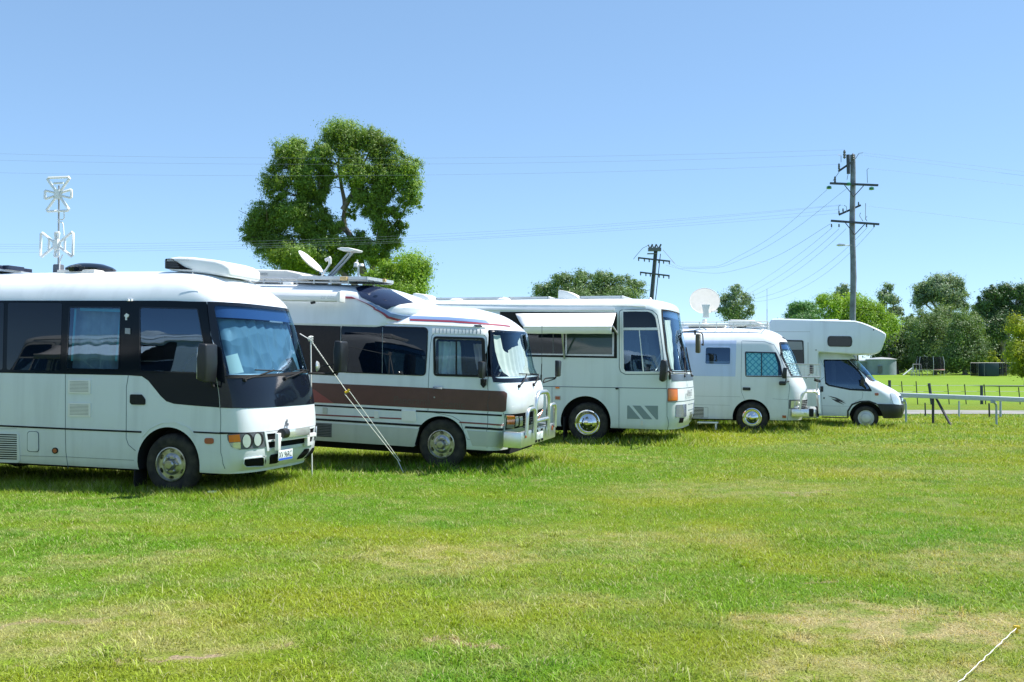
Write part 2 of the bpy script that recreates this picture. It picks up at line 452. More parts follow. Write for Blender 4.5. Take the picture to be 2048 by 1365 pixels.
class Vehicle:
    def __init__(s, name, label, cat, X, Y, yaw, pitch=0, roll=0, dz=0):
        s.Mx = (Matrix.Translation((X, Y, float(gz(X, Y)) + dz)) @ Matrix.Rotation(-R(yaw), 4, 'Z') @ Matrix.Rotation(R(pitch), 4, 'Y') @ Matrix.Rotation(R(roll), 4, 'X'))
        s.root = thing(name, label, cat, s.Mx)
        s.A = np.array(s.Mx); s.inv = s.Mx.inverted(); s.cut = []
    def pr(s, P):
        P = np.asarray(P, float); w = P @ s.A[:3, :3].T + s.A[:3, 3]
        return proj(w)
    def fit_front(s, sh, pts, it=8, z_from=0):
        """move the front profile until the silhouette on the far side runs through the given pixels"""
        pts = sorted(pts, key=lambda p: p[1]); ys = [p[1] for p in pts]; xs = [p[0] for p in pts]
        us = sh.Us + sh.S * np.linspace(.5, 2, 90)
        for _ in range(it):
            new = []
            for z, x in sh.Fp:
                px, py = s.pr(sh.P(us, np.full_like(us, z)))
                k = int(np.argmax(px))
                if ys[0] <= py[k] <= ys[-1] and z >= z_from:
                    d = np.interp(py[k], ys, xs) - px[k]
                    x = x + float(np.clip(d / 130.0, -.3, .3)) * (s.A[1, 3] / 15.0)
                new.append((z, x))
            sh.Fp = new; sh.refit()
        return sh
    def uv(s, px, py, sh=None):
        sh = sh or s.sh
        if not hasattr(sh, 'grid'):
            u = np.concatenate([np.linspace(sh.rear, sh.Us - .5, 90), np.linspace(sh.Us - .49, sh.Um + sh.S * .7, 160)])
            z = np.linspace(sh.z0 - .05, sh.z1 - .01, 110); U, Z = np.meshgrid(u, z)
            A, B = s.pr(sh.P(U, Z))
            Nn = sh.Nrm(U, Z) @ s.A[:3, :3].T
            Pw = sh.P(U, Z) @ s.A[:3, :3].T + s.A[:3, 3]
            vis = ((np.array(CAM) - Pw) * Nn).sum(-1) > 0
            sh.grid = (U, Z, A, B, vis)
        U, Z, A, B, vis = sh.grid
        d = (A - px) ** 2 + (B - py) ** 2 + np.where(vis, 0, 1e5)
        i = np.unravel_index(np.argmin(d), d.shape); u, z = float(U[i]), float(Z[i])
        best = (float(d[i]), u, z)
        for _ in range(6):
            e = 1e-3
            a0, b0 = s.pr(sh.P(u, z)); a1, b1 = s.pr(sh.P(u + e, z)); a2, b2 = s.pr(sh.P(u, z + e))
            J = np.array([[(a1 - a0) / e, (a2 - a0) / e], [(b1 - b0) / e, (b2 - b0) / e]], float)
            if abs(np.linalg.det(J)) < 1e2: break
            du = np.linalg.solve(J, [px - a0, py - b0]); du = np.clip(du, -.08, .08)
            u += float(du[0]); z += float(du[1]); z = min(max(z, sh.z0 - .05), sh.z1 - .005)
            a0, b0 = s.pr(sh.P(u, z)); dd = float((a0 - px) ** 2 + (b0 - py) ** 2)
            if dd < best[0]: best = (dd, u, z)
        if best[0] > 4: print('uv off by', round(best[0] ** .5, 1), 'px at', round(px), round(py), s.root.name)
        return best[1], best[2]
    def plane(s, px, py, axis, val):
        """local point on the plane (axis = val) seen at the pixel"""
        o = s.inv @ CAM; d = s.inv.to_3x3() @ ray(px, py)
        t = (val - o[axis]) / d[axis]
        return o + d * t
    def poly(s, pts, r=0, sym=False, sh=None, px=True):
        if px and not sym:        # round and subdivide along the seen outline, then lay it on the body
            sc = FPX / s.A[1, 3]
            q = round_poly(pts, [k * sc for k in r] if isinstance(r, list) else r * sc); out = []
            for i in range(len(q)):
                a, b = q[i], q[(i + 1) % len(q)]; m = max(1, int(math.hypot(b[0] - a[0], b[1] - a[1]) / max(4.5, .08 * sc)))
                out += [(a[0] + (b[0] - a[0]) * k / m, a[1] + (b[1] - a[1]) * k / m) for k in range(m)]
            return [s.uv(*p, sh=sh) for p in out]
        q = [s.uv(*p, sh=sh) for p in pts] if px else list(pts)
        if sym:
            Um = (sh or s.sh).Um
            q = q + [(2 * Um - u, z) for u, z in q[::-1]]
        return round_poly(q, r)
    def geo(s, q, off=.003, base=-.012, sh=None, wave=None, holes=()):
        """tessellated copy of a (u,z) polygon, with holes, laid on the body"""
        sh = sh or s.sh
        bm = bmesh.new()
        loops = [[Vector((u, z, 0)) for u, z in l] for l in [q] + list(holes)]
        vs = [bm.verts.new(p) for l in loops for p in l]
        for tri in tessellate_polygon(loops):
            try: bm.faces.new([vs[i] for i in tri])
            except ValueError: pass
        us = [u for u, _ in q]; zs = [z for _, z in q]
        cu = list(np.arange(math.floor(min(us) / .25) * .25, max(us), .25))
        if wave: cu = list(np.arange(min(us), max(us), wave[1] / 8))
        cu += [c for c in np.arange(sh.Us - .6, sh.Us + 2 * sh.S + .6, .05)]
        for c in cu:
            if min(us) + 1e-3 < c < max(us) - 1e-3:
                bmesh.ops.bisect_plane(bm, geom=bm.verts[:] + bm.edges[:] + bm.faces[:], plane_co=(c, 0, 0), plane_no=(1, 0, 0), dist=1e-5)
        for c in np.arange(math.floor(min(zs) / .08) * .08, max(zs), .08):
            if min(zs) + 1e-3 < c < max(zs) - 1e-3:
                bmesh.ops.bisect_plane(bm, geom=bm.verts[:] + bm.edges[:] + bm.faces[:], plane_co=(0, c, 0), plane_no=(0, 1, 0), dist=1e-5)
        bm.normal_update()
        bmesh.ops.reverse_faces(bm, faces=[f for f in bm.faces if f.normal.z < 0])
        bmesh.ops.dissolve_limit(bm, angle_limit=.001, verts=[], edges=[]) if 0 else None
        bm.verts.ensure_lookup_table(); bm.verts.index_update()
        UV = np.array([v.co[:2] for v in bm.verts]); P = sh.P(UV[:, 0], UV[:, 1]); Nn = sh.Nrm(UV[:, 0], UV[:, 1])
        o = np.full(len(UV), off)
        if wave: o = off + wave[0] * np.sin(UV[:, 0] * 2 * math.pi / wave[1] + .7 * np.sin(UV[:, 1] * 2.1 + UV[:, 0] * 3)) * (.6 + .4 * np.sin(UV[:, 0] * 5))
        top = P + Nn * o[:, None]
        fs = [tuple(v.index for v in f.verts) for f in bm.faces]
        V = top.tolist()
        if base is not None:
            be = [e for e in bm.edges if len(e.link_faces) == 1]; low = {}
            for e in be:
                f = e.link_faces[0]
                for l in f.loops:
                    if l.edge == e: a, b = l.vert.index, l.link_loop_next.vert.index
                for i in (a, b):
                    if i not in low: low[i] = len(V); V.append((P[i] + Nn[i] * base).tolist())
                fs.append((b, a, low[a], low[b]))
        bm.free()
        return V, fs
    def patch(s, name, pts, mt, r=0, off=.003, base=-.012, sym=False, parent=None, sh=None, wave=None, px=True, label=None, ang=40, holes=()):
        V, F = s.geo(s.poly(pts, r, sym, sh, px), off, base, sh, wave, holes)
        o = link(name, mesh_data(name, V, F), mt, parent or s.root, ang)
        if label: o['label'] = label
        return o
    def patches(s, name, polys, mt, off=.003, base=-.012, parent=None, sh=None, px=True, label=None):
        g = G()
        for it in polys:
            pts, r, sym = (list(it) + [0, False])[:3] if isinstance(it, tuple) and isinstance(it[0], list) else (it, 0, False)
            V, F = s.geo(s.poly(pts, r, sym, sh, px), off, base, sh); g.add(V, F)
        o = link(name, mesh_data(name, g.v, g.f), mt, parent or s.root, 40)
        if label: o['label'] = label
        return o
    def ribbon(s, pts, w, sh=None, px=True, sym=False):
        """polyline in pixels -> thin (u,z) polygon w metres wide"""
        if px:
            out = []
            for a, b in zip(pts[:-1], pts[1:]):
                m = max(1, int(math.hypot(b[0] - a[0], b[1] - a[1]) / 25)); out += [(a[0] + (b[0] - a[0]) * k / m, a[1] + (b[1] - a[1]) * k / m) for k in range(m)]
            pts = out + [pts[-1]]
        q = [s.uv(*p, sh=sh) for p in pts] if px else list(pts)
        if sym: q = q + [(2 * (sh or s.sh).Um - u, z) for u, z in q[::-1]]
        L, Rr = [], []
        for i in range(len(q)):
            a = Vector(q[max(i - 1, 0)]); b = Vector(q[min(i + 1, len(q) - 1)]); t = (b - a)
            t = t.normalized() if t.length > 1e-9 else Vector((1, 0)); n = Vector((-t.y, t.x)) * (w / 2)
            L.append(tuple(Vector(q[i]) + n)); Rr.append(tuple(Vector(q[i]) - n))
        return L + Rr[::-1]
    def lines(s, name, runs, mt, off=.004, base=-.003, parent=None, sh=None, label=None):
        g = G()
        for it in runs:
            pts, w = it[0], it[1] * (.65 if name == 'panel_seam' else 1); sym = it[2] if len(it) > 2 else False
            q = s.ribbon(pts, w, sh, True, sym)
            V, F = s.geo(q, off, base, sh); g.add(V, F)
        o = link(name, mesh_data(name, g.v, g.f), mt, parent or s.root, 40)
        if label: o['label'] = label
        return o
    def frame(s, name, pts, w, mt, r=.05, off=.006, base=-.01, sym=False, parent=None, sh=None, label=None):
        """ring round a window: outline minus inset outline, as a strip of quads"""
        q = s.poly(pts, r, sym, sh); n = len(q); C = Vector((sum(u for u, _ in q) / n, sum(z for _, z in q) / n))
        sgn = 1 if sum(q[i][0] * q[(i + 1) % n][1] - q[(i + 1) % n][0] * q[i][1] for i in range(n)) > 0 else -1
        g = G()
        for i in range(n):
            a, b = Vector(q[i]), Vector(q[(i + 1) % n]); pa, nb = Vector(q[i - 1]), Vector(q[(i + 2) % n])
            def inn(p0, p, p1):
                t = (p1 - p0)
                t = t.normalized() if t.length > 1e-9 else Vector((1, 0))
                return p + Vector((-t.y, t.x)) * w * sgn
            ia, ib = inn(pa, a, b), inn(a, b, nb)
            m = max(1, int((b - a).length / .08))
            for k in range(m):
                t0, t1 = k / m, (k + 1) / m
                quad = [a.lerp(b, t0), a.lerp(b, t1), ia.lerp(ib, t1), ia.lerp(ib, t0)]
                U = np.array([p[0] for p in quad]); Z = np.array([p[1] for p in quad])
                P = (sh or s.sh).P(U, Z); Nn = (sh or s.sh).Nrm(U, Z)
                g.add(list(P + Nn * off) + list(P + Nn * base), [(0, 1, 2, 3), (0, 4, 5, 1), (2, 6, 7, 3)])
        return g.obj(name, mt, parent or s.root, 40, label=label)
    def cutter(s, pts, depth=.3, direction=None, r=0, sym=False, sh=None, grow=0):
        """solid used to hollow the body behind a window"""
        sh = sh or s.sh
        q = s.poly(pts, r, sym, sh)
        V, F = s.geo(q, .05, None, sh); V = np.array(V)
        U = s.geo(q, 0, None, sh)[0]; U = np.array(U)
        d = np.array(direction if direction else (0, 1, 0), float) * depth
        n = len(V); W = U + d
        fs = [tuple(f) for f in F] + [tuple(i + n for i in f[::-1]) for f in F]
        cnt = {}
        for f in F:
            for i in range(len(f)):
                a, b = f[i], f[(i + 1) % len(f)]; cnt[(a, b)] = 1
        for (a, b) in cnt:
            if (b, a) not in cnt: fs.append((b, a, a + n, b + n))
        s.cut.append((V.tolist() + W.tolist(), fs))
    def arch(s, x, z, r, depth=.34, sh=None):
        for (y0, y1) in ((-.2, depth), ((sh or s.sh).W - depth, (sh or s.sh).W + .2)):
            g = G(); g.lathe([(r, 0), (r, y1 - y0)], Matrix.Translation((x, y0, z)) @ Matrix.Rotation(-math.pi / 2, 4, 'X'), 48)
            s.cut.append((g.v, g.f))
    def finish_body(s, name, sh, mt, cuts=None, label=None, under=True):
        me = sh.mesh(name)
        bm = bmesh.new(); bm.from_mesh(me); bmesh.ops.recalc_face_normals(bm, faces=bm.faces); bm.to_mesh(me); bm.free()
        o = link(name, me, [mt, M['interior']], s.root, 0)
        for (V, F) in (s.cut if cuts is None else cuts):
            cm = mesh_data('cut', V, F)
            b2 = bmesh.new(); b2.from_mesh(cm); bmesh.ops.recalc_face_normals(b2, faces=b2.faces); b2.to_mesh(cm); b2.free()
            cm.materials.append(M['interior'])
            co = bpy.data.objects.new('cut', cm); COL.objects.link(co); co.parent = s.root
            md = o.modifiers.new('b', 'BOOLEAN'); md.operation = 'DIFFERENCE'; md.object = co; md.solver = 'EXACT'
            md.material_mode = 'TRANSFER'
            bpy.context.view_layer.update()
            ev = o.evaluated_get(bpy.context.evaluated_depsgraph_get())
            nm = bpy.data.meshes.new_from_object(ev)
            o.modifiers.clear(); bad = len(nm.polygons) < 50
            if bad: print('BOOLEAN FAILED', s.root.name)
            else: o.data = nm
            bpy.data.objects.remove(co)
        o.data.name = name
        b3 = bmesh.new(); b3.from_mesh(o.data)
        bmesh.ops.dissolve_degenerate(b3, dist=1e-5, edges=b3.edges)
        big = [f for f in b3.faces if len(f.verts) > 4]
        bmesh.ops.triangulate(b3, faces=big)
        b3.to_mesh(o.data); b3.free()
        smooth(o.data, 28)
        if label: o['label'] = label
        return o
    def wheel(s, x, z, R_t, R_r, W=.2, y=.03, style='steel', nuts=6, holes=6, far=False, label=None):
        """wheel standing inside the arch; axis along local y"""
        sgn = -1 if far else 1
        y0 = (s.sh.W - y) if far else y
        Mx = Matrix.Translation((x, y0, z)) @ Matrix.Rotation(math.pi / 2 * sgn, 4, 'X')   # local z points outwards
        g = G()
        g.lathe([(R_r * .96, -W), (R_t - .05, -W), (R_t - .012, -W + .03), (R_t, -W + .06), (R_t, -.06), (R_t - .012, -.03), (R_t - .04, -.008), (R_t * .82, 0), (R_r + .03, -.004), (R_r * .99, -.02)], Mx, 48, cap=False)
        tyre = g
        w = G().obj('wheel', M['dplastic'], s.root) if 0 else None
        hub = G(); hub.lathe([(R_r * .5, -W), (R_r * .5, -.1), (.05, -.1)], Mx, 24)
        wo = hub.obj('wheel', M['interior'], s.root, label=label)
        tyre.obj('tyre', M['tyre'], wo)
        g = G()
        if style == 'chrome':
            g.lathe([(R_r * 1.02, -.03), (R_r * 1.04, .002), (R_r * .97, .006), (R_r * .9, -.02), (R_r * .84, -.05), (R_r * .76, -.03), (R_r * .62, .0), (R_r * .52, .01), (R_r * .44, .02), (R_r * .36, .05), (R_r * .2, .07), (.01, .075)], Mx, 40)
        elif style == 'cap':
            g.lathe([(R_r * 1.0, -.03), (R_r * 1.02, .0), (R_r * .96, .0), (R_r * .9, -.02), (R_r * .66, -.01), (R_r * .6, .012), (R_r * .3, .02), (.01, .022)], Mx, 40)
        else:
            g.lathe([(R_r * 1.0, -.03), (R_r * 1.03, .0), (R_r * .97, .003), (R_r * .92, -.02), (R_r * .88, -.055), (R_r * .74, -.045), (R_r * .56, -.012), (R_r * .46, -.008), (R_r * .34, -.01), (R_r * .32, .03), (R_r * .24, .05), (.01, .053)], Mx, 40)
        rim = g.obj('rim', M['chrome'] if style == 'chrome' else (M['galv'] if style == 'cap' else M['steel']), wo)
        if holes and style != 'cap':
            g = G()
            for k in range(holes):
                a = 2 * math.pi * (k + .5) / holes; rr = R_r * (.80 if style == 'steel' else .82)
                q = [(.036 * math.cos(t) * R_r / .21, .021 * math.sin(t) * R_r / .21) for t in np.linspace(0, 2 * math.pi, 17)[:-1]]
                g.prism(q, -.03, -.046 + .004 if style == 'steel' else -.03, lambda p, qq, t, a=a, rr=rr: Mx @ Vector((math.cos(a) * (rr + qq) - math.sin(a) * p, math.sin(a) * (rr + qq) + math.cos(a) * p, t)))
            g.obj('vent_hole', M['hole'], wo)
        if nuts:
            g = G()
            for k in range(nuts):
                a = 2 * math.pi * k / nuts; rr = R_r * .44
                g.lathe([(.02, -.012), (.02, .012), (.012, .02)], Mx @ Matrix.Translation((rr * math.cos(a), rr * math.sin(a), 0)), 10)
            g.obj('wheel_nut', M['steel'] if style != 'chrome' else M['chrome'], wo)
        return wo
    def box(s, name, c, d, mt, parent=None, bevel=0, Mr=None, label=None, seg=2):
        return G().box(c, d, Mr).obj(name, mt, parent or s.root, 35, bevel, seg, label)
    def tube(s, name, paths, r, mt, parent=None, n=8, label=None):
        g = G()
        for p in paths: g.tube(p, r, n)
        return g.obj(name, mt, parent or s.root, 60, label=label)
    def text(s, name, body, size, org, xdir, ydir, mt, parent=None, sx=1.0, shear=0, th=.0008):
        cu = bpy.data.curves.new('t', 'FONT'); cu.body = body; cu.size = size; cu.extrude = th; cu.shear = shear
        cu.resolution_u = 3
        o = bpy.data.objects.new('t', cu); COL.objects.link(o); bpy.context.view_layer.update()
        me = bpy.data.meshes.new_from_object(o.evaluated_get(bpy.context.evaluated_depsgraph_get()))
        bpy.data.objects.remove(o)
        x = Vector(xdir).normalized(); y = Vector(ydir); y = (y - x * y.dot(x)).normalized(); z = x.cross(y)
        Mt = Matrix(((x.x * sx, y.x, z.x, org[0]), (x.y * sx, y.y, z.y, org[1]), (x.z * sx, y.z, z.z, org[2]), (0, 0, 0, 1)))
        me.transform(Mt); me.name = name; me.materials.clear()
        return link(name, me, mt, parent or s.root, 0)
def bend(pts, n=6):
    """round the corners of a polyline"""
    pts = [Vector(p) for p in pts]; out = [pts[0]]
    for i in range(1, len(pts) - 1):
        a = pts[i - 1].lerp(pts[i], .68) if i > 1 or 1 else pts[i - 1]; b = pts[i].lerp(pts[i + 1], .32)
        for k in range(n + 1):
            q = k / n; out.append(a * (1 - q) ** 2 + pts[i] * 2 * q * (1 - q) + b * q * q)
    out.append(pts[-1]); return out
def oval(cx, cy, rx, ry, n=20, rot=0):
    return [(cx + rx * math.cos(t) * math.cos(rot) - ry * math.sin(t) * math.sin(rot), cy + rx * math.cos(t) * math.sin(rot) + ry * math.sin(t) * math.cos(rot)) for t in np.linspace(0, 2 * math.pi, n + 1)[:-1]]
def rect(x0, y0, x1, y1): return [(x0, y0), (x1, y0), (x1, y1), (x0, y1)]

def wiper(v, name, base_px, tip_px, blade_px, sh, off=.03):
    """arm from its pivot to the blade lying on the windscreen"""
    def on(p, o):
        u, z = v.uv(*p, sh=sh); return Vector(sh.P(u, z)) + Vector(sh.Nrm(u, z)) * o
    g = G()
    a, b = on(base_px, .02), on(tip_px, off)
    g.tube([a, a.lerp(b, .5) + Vector((.02, 0, 0)), b], .011, 6)
    pts = [on((blade_px[0][0] + (blade_px[1][0] - blade_px[0][0]) * t, blade_px[0][1] + (blade_px[1][1] - blade_px[0][1]) * t), .018) for t in np.linspace(0, 1, 7)]
    g.tube(pts, .009, 6)
    g.lathe([(.028, 0), (.024, .03)], Matrix.Translation(on(base_px, 0)) @ rot_to((1, 0, .2)), 12)
    return g.obj(name, M['rubber'], v.root)

# ================================================================== 1: near white minibus, black window band
def build_bus1():
    v = Vehicle('minibus_motorhome', 'nearest white minibus camper with black window band and crossed TV antenna on its roof', 'motorhome', -4.32, 12.6, 16, 1.0, 0)
    sh = Shell(2.01, [(.22, .92), (.45, 1.02), (.8, 1.04), (1.2, 1.02), (1.5, .95), (1.8, .87), (2.1, .77), (2.35, .66), (2.43, .60), (2.50, .48), (2.60, .22), (2.70, -.12), (2.80, -.6), (2.86, -1.2), (2.88, -1.6)],
               [(.22, .03), (.5, 0), (1.4, 0), (1.9, .025), (2.42, .085), (2.55, .13), (2.68, .22), (2.78, .38), (2.85, .6), (2.88, .8)],
               [(.22, .42), (1.5, .42), (2.4, .5), (2.88, .9)], -5.6, .27, 2.88, n=3.1)
    v.sh = sh
    v.fit_front(sh, [(620, 925), (629, 895), (632, 870), (631, 830), (629, 802), (613, 738), (600, 690), (588, 650), (573, 612), (556, 596), (526.5, 577), (486, 560), (440, 551.5), (380, 547)])
    root = v.root
    Cw = v.plane(341, 929, 1, .03); v.arch(Cw.x - .02, Cw.z + .015, .455); v.arch(Cw.x - 3.98, Cw.z + .015, .45)
    winB = [(139, 614), (243, 614), (239, 741), (133, 739)]
    winC = [(279, 614), (397, 617), (404, 660), (412, 700), (416, 748), (280, 744)]
    ws = [(428, 611), (440, 684), (455, 750)]
    for w, r in ((winB, .03), (winC, .05)): v.cutter(w, .5, r=r)
    v.cutter(ws, .75, (-1, 0, 0), r=.04, sym=True)
    v.finish_body('body', sh, M['white'])
    # window band, from the rear along the side and round the front
    q = lambda pts, r=0, sym=False: v.poly(pts, r, sym)
    u0 = v.uv(0, 600)[0]; zt = v.uv(60, 601)[1]; zb = v.uv(60, 747)[1]
    side = [(-5.5, zt), (-5.5, zb)] + [v.uv(*p) for p in [(0, 746), (256, 751), (284, 753), (297, 762), (322, 793), (333, 803), (348, 808), (390, 812), (439, 815.5)]]
    side += [v.uv(*p) for p in [(436, 780), (430, 740), (423, 690), (417, 640), (413, 604)]] + [v.uv(330, 602)]
    band = v.patch('window_band', side, M['band'], px=False, off=.004, holes=[q(winB, .03), q(winC, .05)])
    mask = [(414.5, 604), (418.5, 640), (424.5, 690), (431.5, 740), (437.5, 780), (440.5, 816)]
    # centre of mask edge sags slightly; sym closes it
    v.patch('windscreen_surround', mask, M['black'], off=.005, sym=True, holes=[q(ws, .04, True)])
    v.patch('windscreen', ws, M['g_blue'], r=.04, off=.004, base=None, sym=True)
    cu = v.patch('sunscreen', [(430, 632), (441, 690), (456, 748)], M['foil_blue'], off=-.10, base=None, sym=True, wave=(.014, .21), label='blue silver sunscreen behind the windscreen')
    v.patch('visor_strip', [(428, 611), (431, 634)], M['visor'], off=-.02, base=None, sym=True)
    v.patch('paper_notice', [(451, 712), (477, 706), (490, 744), (459, 749)], M['paper'], off=-.025, base=None)
    v.patch('vent_tray', [(574, 718), (588, 714), (598, 738), (585, 744)], M['rubber'], off=-.02, base=None)
    v.patch('window', [(17, 606), (125, 607), (121, 742), (14, 740)], M['tint'], r=.03, off=.007)
    v.patch('window', [(-90, 606), (9, 606), (6, 740), (-90, 739)], M['tint'], r=.03, off=.007)
    wb = v.patch('window', winB, M['g_side'], r=.03, off=.004, base=None, label='window with grey curtain and cyan tape')
    v.frame('window_frame', winB, .014, M['black'], .03, .009, parent=wb)
    v.patch('curtain', winB, M['curtaing'], off=-.11, base=None, wave=(.03, .17), parent=wb)
    v.patches('tape', [[(146, 617), (150, 617), (143, 722), (138.5, 722)], [(157, 615.5), (238, 618), (238, 624), (157, 621)], [(236.5, 630), (240.5, 630), (231, 723), (226.5, 722)]], M['cyan'], off=-.03, base=None, parent=wb)
    wc = v.patch('window', winC, M['g_side'], r=.05, off=.004, base=None, label='driver window')
    v.frame('window_frame', winC, .016, M['black'], .05, .009, parent=wc)
    # cab fittings seen through the glass
    g = G(); c = v.plane(330, 720, 1, .55)
    g.box((c.x, .55, 1.35), (.42, .48, .12)); g.box((c.x - .22, .55, 1.68), (.12, .48, .7)); g.box((c.x - .22, .55, 2.1), (.09, .26, .16))
    g.obj('driver_seat', M['seat'], root, bevel=.03)
    g = G(); cs = Vector((c.x + .42, .55, 1.58))
    g.tube([cs + Matrix.Rotation(R(-62), 3, 'Y') @ Vector((math.cos(a) * .2, math.sin(a) * .2, 0)) for a in np.linspace(0, 2 * math.pi, 25)], .015, 6, cap=False)
    g.obj('steering_wheel', M['rubber'], root)
    # lines
    v.lines('trim_strip', [([(-80, 849), (0, 852), (140, 858.5), (283, 864.5)], .022), ([(387, 864.5), (440, 867), (455, 867)], .020)], M['rubber'], off=.006)
    v.patch('front_trim_strip', [(440, 864.5), (440, 868)], M['rubber'], off=.006, sym=True)
    v.lines('panel_seam', [([(257, 751), (253, 775), (252.5, 877), (257, 890), (271, 902)], .008), ([(131, 749), (131, 860), (132, 905), (136.5, 937)], .007),
        ([(440.5, 816), (440.8, 865), (441.5, 905), (446, 928), (450, 938)], .006), ([(-80, 909), (0, 911), (132, 914), (268, 921)], .005), ([(0, 858), (34, 858)], .003)], M['seam'])
    v.lines('door_crease', [([(284, 876), (300, 858), (325, 846), (352, 845), (378, 856), (393, 872)], .006)], M['white'], off=.008)
    # door handle, vents, hatches
    v.patch('door_handle', [(261, 789), (284, 789.5), (291, 799), (291, 810), (264, 809.5), (260.5, 805)], M['rubber'], r=.02, off=.012)
    for y0 in (760, 806.3):
        f = v.patch('wall_vent', [(137.5, y0), (182, y0 + .8), (182, y0 + 28), (137, y0 + 27)], M['plastic'], off=.012)
        v.patches('louvre', [[(141 + dx, y0 + 3.2 + k * 2.75), (178 + dx, y0 + 3.8 + k * 2.75), (178 + dx, y0 + 4.7 + k * 2.75), (141 + dx, y0 + 4.1 + k * 2.75)] for k in range(8) for dx in (0,)], M['greymetal'], off=.014, parent=f)
    f = v.patch('engine_grille', [(-60, 863.5), (34, 866.5), (39, 871), (41, 922), (36, 926), (-60, 923)], M['white'], r=.01, off=.008)
    v.patches('slot', [[(-60, 866.5 + k * 4.35), (34.5, 869.3 + k * 4.35), (34.5, 871.4 + k * 4.35), (-60, 868.8 + k * 4.35)] for k in range(12)], M['hole'], off=.011, parent=f)
    v.frame('fuel_flap', [(55, 862.5), (78, 863.5), (78.5, 905), (54.5, 903.5)], .008, M['seam'], .04, .005)
    v.patch('flap_face', [(56, 863.5), (76.8, 864.5), (77.2, 903.5), (55.5, 902.5)], M['white'], r=.04, off=.007)
    v.patch('round_reflector', oval(110.6, 901.7, 6, 6.2), M['rubber'], off=.008)
    v.patch('reflector_lens', oval(110.6, 901.7, 4, 4.2), M['rust'], off=.012)
    v.patch('side_marker', [(409.5, 876.5), (427.5, 876.5), (428, 888), (410, 888)], M['rust'], r=.03, off=.012)
    v.patches('roof_clip', [rect(255.5, 599, 259, 603), rect(261.5, 599, 265, 603)], M['plastic'], off=.02)
    v.patch('door_sensor', [(252, 657), (262, 657.5), (262, 669), (252, 668)], M['greymetal'], off=.02)
    v.patch('key_hook', [(249.5, 632), (254, 627.5), (259, 630), (258, 634), (255, 636), (255, 641), (252, 641), (252, 635)], M['plastic'], off=.015)
    # headlights
    hl = [(454.5, 868.5), (526.5, 864.5), (528, 880), (532, 894.5), (505, 898), (479, 899.5), (463, 894), (455.5, 880)]
    for k in range(2):
        U = lambda pts: [v.uv(*p) for p in pts] if k == 0 else [(2 * sh.Um - a, b) for a, b in [v.uv(*p) for p in pts]][::-1]
        h = v.patch('headlight', U(hl), M['gplastic'], r=.02, off=.006, px=False)
        v.patch('indicator_lens', U([(458, 871), (479, 869.3), (481, 883.5), (459, 885)]), M['amber'], off=.012, px=False, parent=h)
        v.patch('side_lamp', U([(459.5, 886), (481, 884.5), (481.5, 898), (472, 897.5), (463, 892.5)]), M['lens'], off=.012, px=False, parent=h)
        for (cx, cy, rx, ry) in ((492.6, 882.3, 7.6, 13.2), (513.6, 879.8, 6.8, 12.4)):
            v.patch('lamp_ring', U(oval(cx + 2.5, cy - 1, rx + 3.5, ry + 1)), M['rubber'], off=.010, px=False, parent=h)
            v.patch('lamp_glass', U(oval(cx, cy, rx, ry)), M['lamp'], off=.020, px=False, parent=h)
    # front grille and bumper
    v.patch('grille', [(529.5, 865.5), (531, 882), (534, 902.5)], M['hole'], off=.005, sym=True)
    v.patches('grille_bar', [([(527, 863.8), (531, 863.6), (537, 902), (533, 903)], 0, False), ([(531, 864), (531.8, 868)], 0, True), ([(533, 880.5), (533.7, 884.3)], 0, True), ([(535, 896.5), (536.5, 903.2)], 0, True)], M['white'], off=.018)
    v.patches('grille_post', [([(2 * sh.Um - a, b) for a, b in [v.uv(*p) for p in [(527, 863.8), (531, 863.6), (537, 902), (533, 903)]]][::-1], 0, False)], M['white'], off=.018, px=False)
    lo = [(487, 917), (528, 912.3), (529, 931), (523, 933.2), (490, 934.6), (485.5, 929)]
    U1 = [v.uv(*p) for p in lo]; v.patch('bumper_opening', U1, M['hole'], r=.035, off=.005, px=False)
    v.frame('opening_lip', lo, .012, M['white'], .035, .016)
    v.patch('bumper_opening', [(2 * sh.Um - a, b) for a, b in U1][::-1], M['hole'], r=.035, off=.005, px=False)
    U2 = [v.uv(*p) for p in [(538, 910.5), (556, 907.5), (556, 926), (538, 928.5)]]
    v.patch('bumper_opening', U2, M['hole'], r=.03, off=.005, px=False); v.patch('bumper_opening', [(2 * sh.Um - a, b) for a, b in U2][::-1], M['hole'], r=.03, off=.005, px=False)
    # bracket, spotlight bar and number plate
    xf = float(sh.F(.8)) + .07
    a = v.plane(563, 867.5, 0, xf); b = v.plane(613, 861.5, 0, xf)
    d = (b - a); Mr = rot_to(d)
    g = G(); g.lathe([(.030, -.01), (.062, 0), (.066, .03), (.066, d.length * .16), (.060, d.length * .17)], Matrix.Translation(a) @ Mr, 20); g.obj('light_bar', M['dplastic'], root)
    mid = a.lerp(b, .60); g = G(); g.box(mid, (.10, d.length * .84, .115)); lb = g.obj('light_bar_lens', M['lens'], root, bevel=.012)
    g = G()
    for k in range(4): g.box((mid.x + .046, mid.y, mid.z - .036 + k * .024), (.003, d.length * .66, .006))
    g.obj('lens_rib', M['greymetal'], lb)
    g = G(); c = v.plane(595, 874, 0, xf - .01); g.box(c, (.05, .98, .05))
    for px, py in ((556, 884), (614.5, 876)):
        c = v.plane(px, py, 0, xf - .01); g.box(c + Vector((0, 0, 0)), (.05, .07, .22))
    g.obj('nudge_bracket', M['roofwhite'], root, bevel=.006)
    xp = float(sh.F(.5)) + .045
    P = [v.plane(px, py, 0, xp) for px, py in ((556.5, 902.8), (586.5, 896.8), (585.5, 918.5), (554, 923.6))]
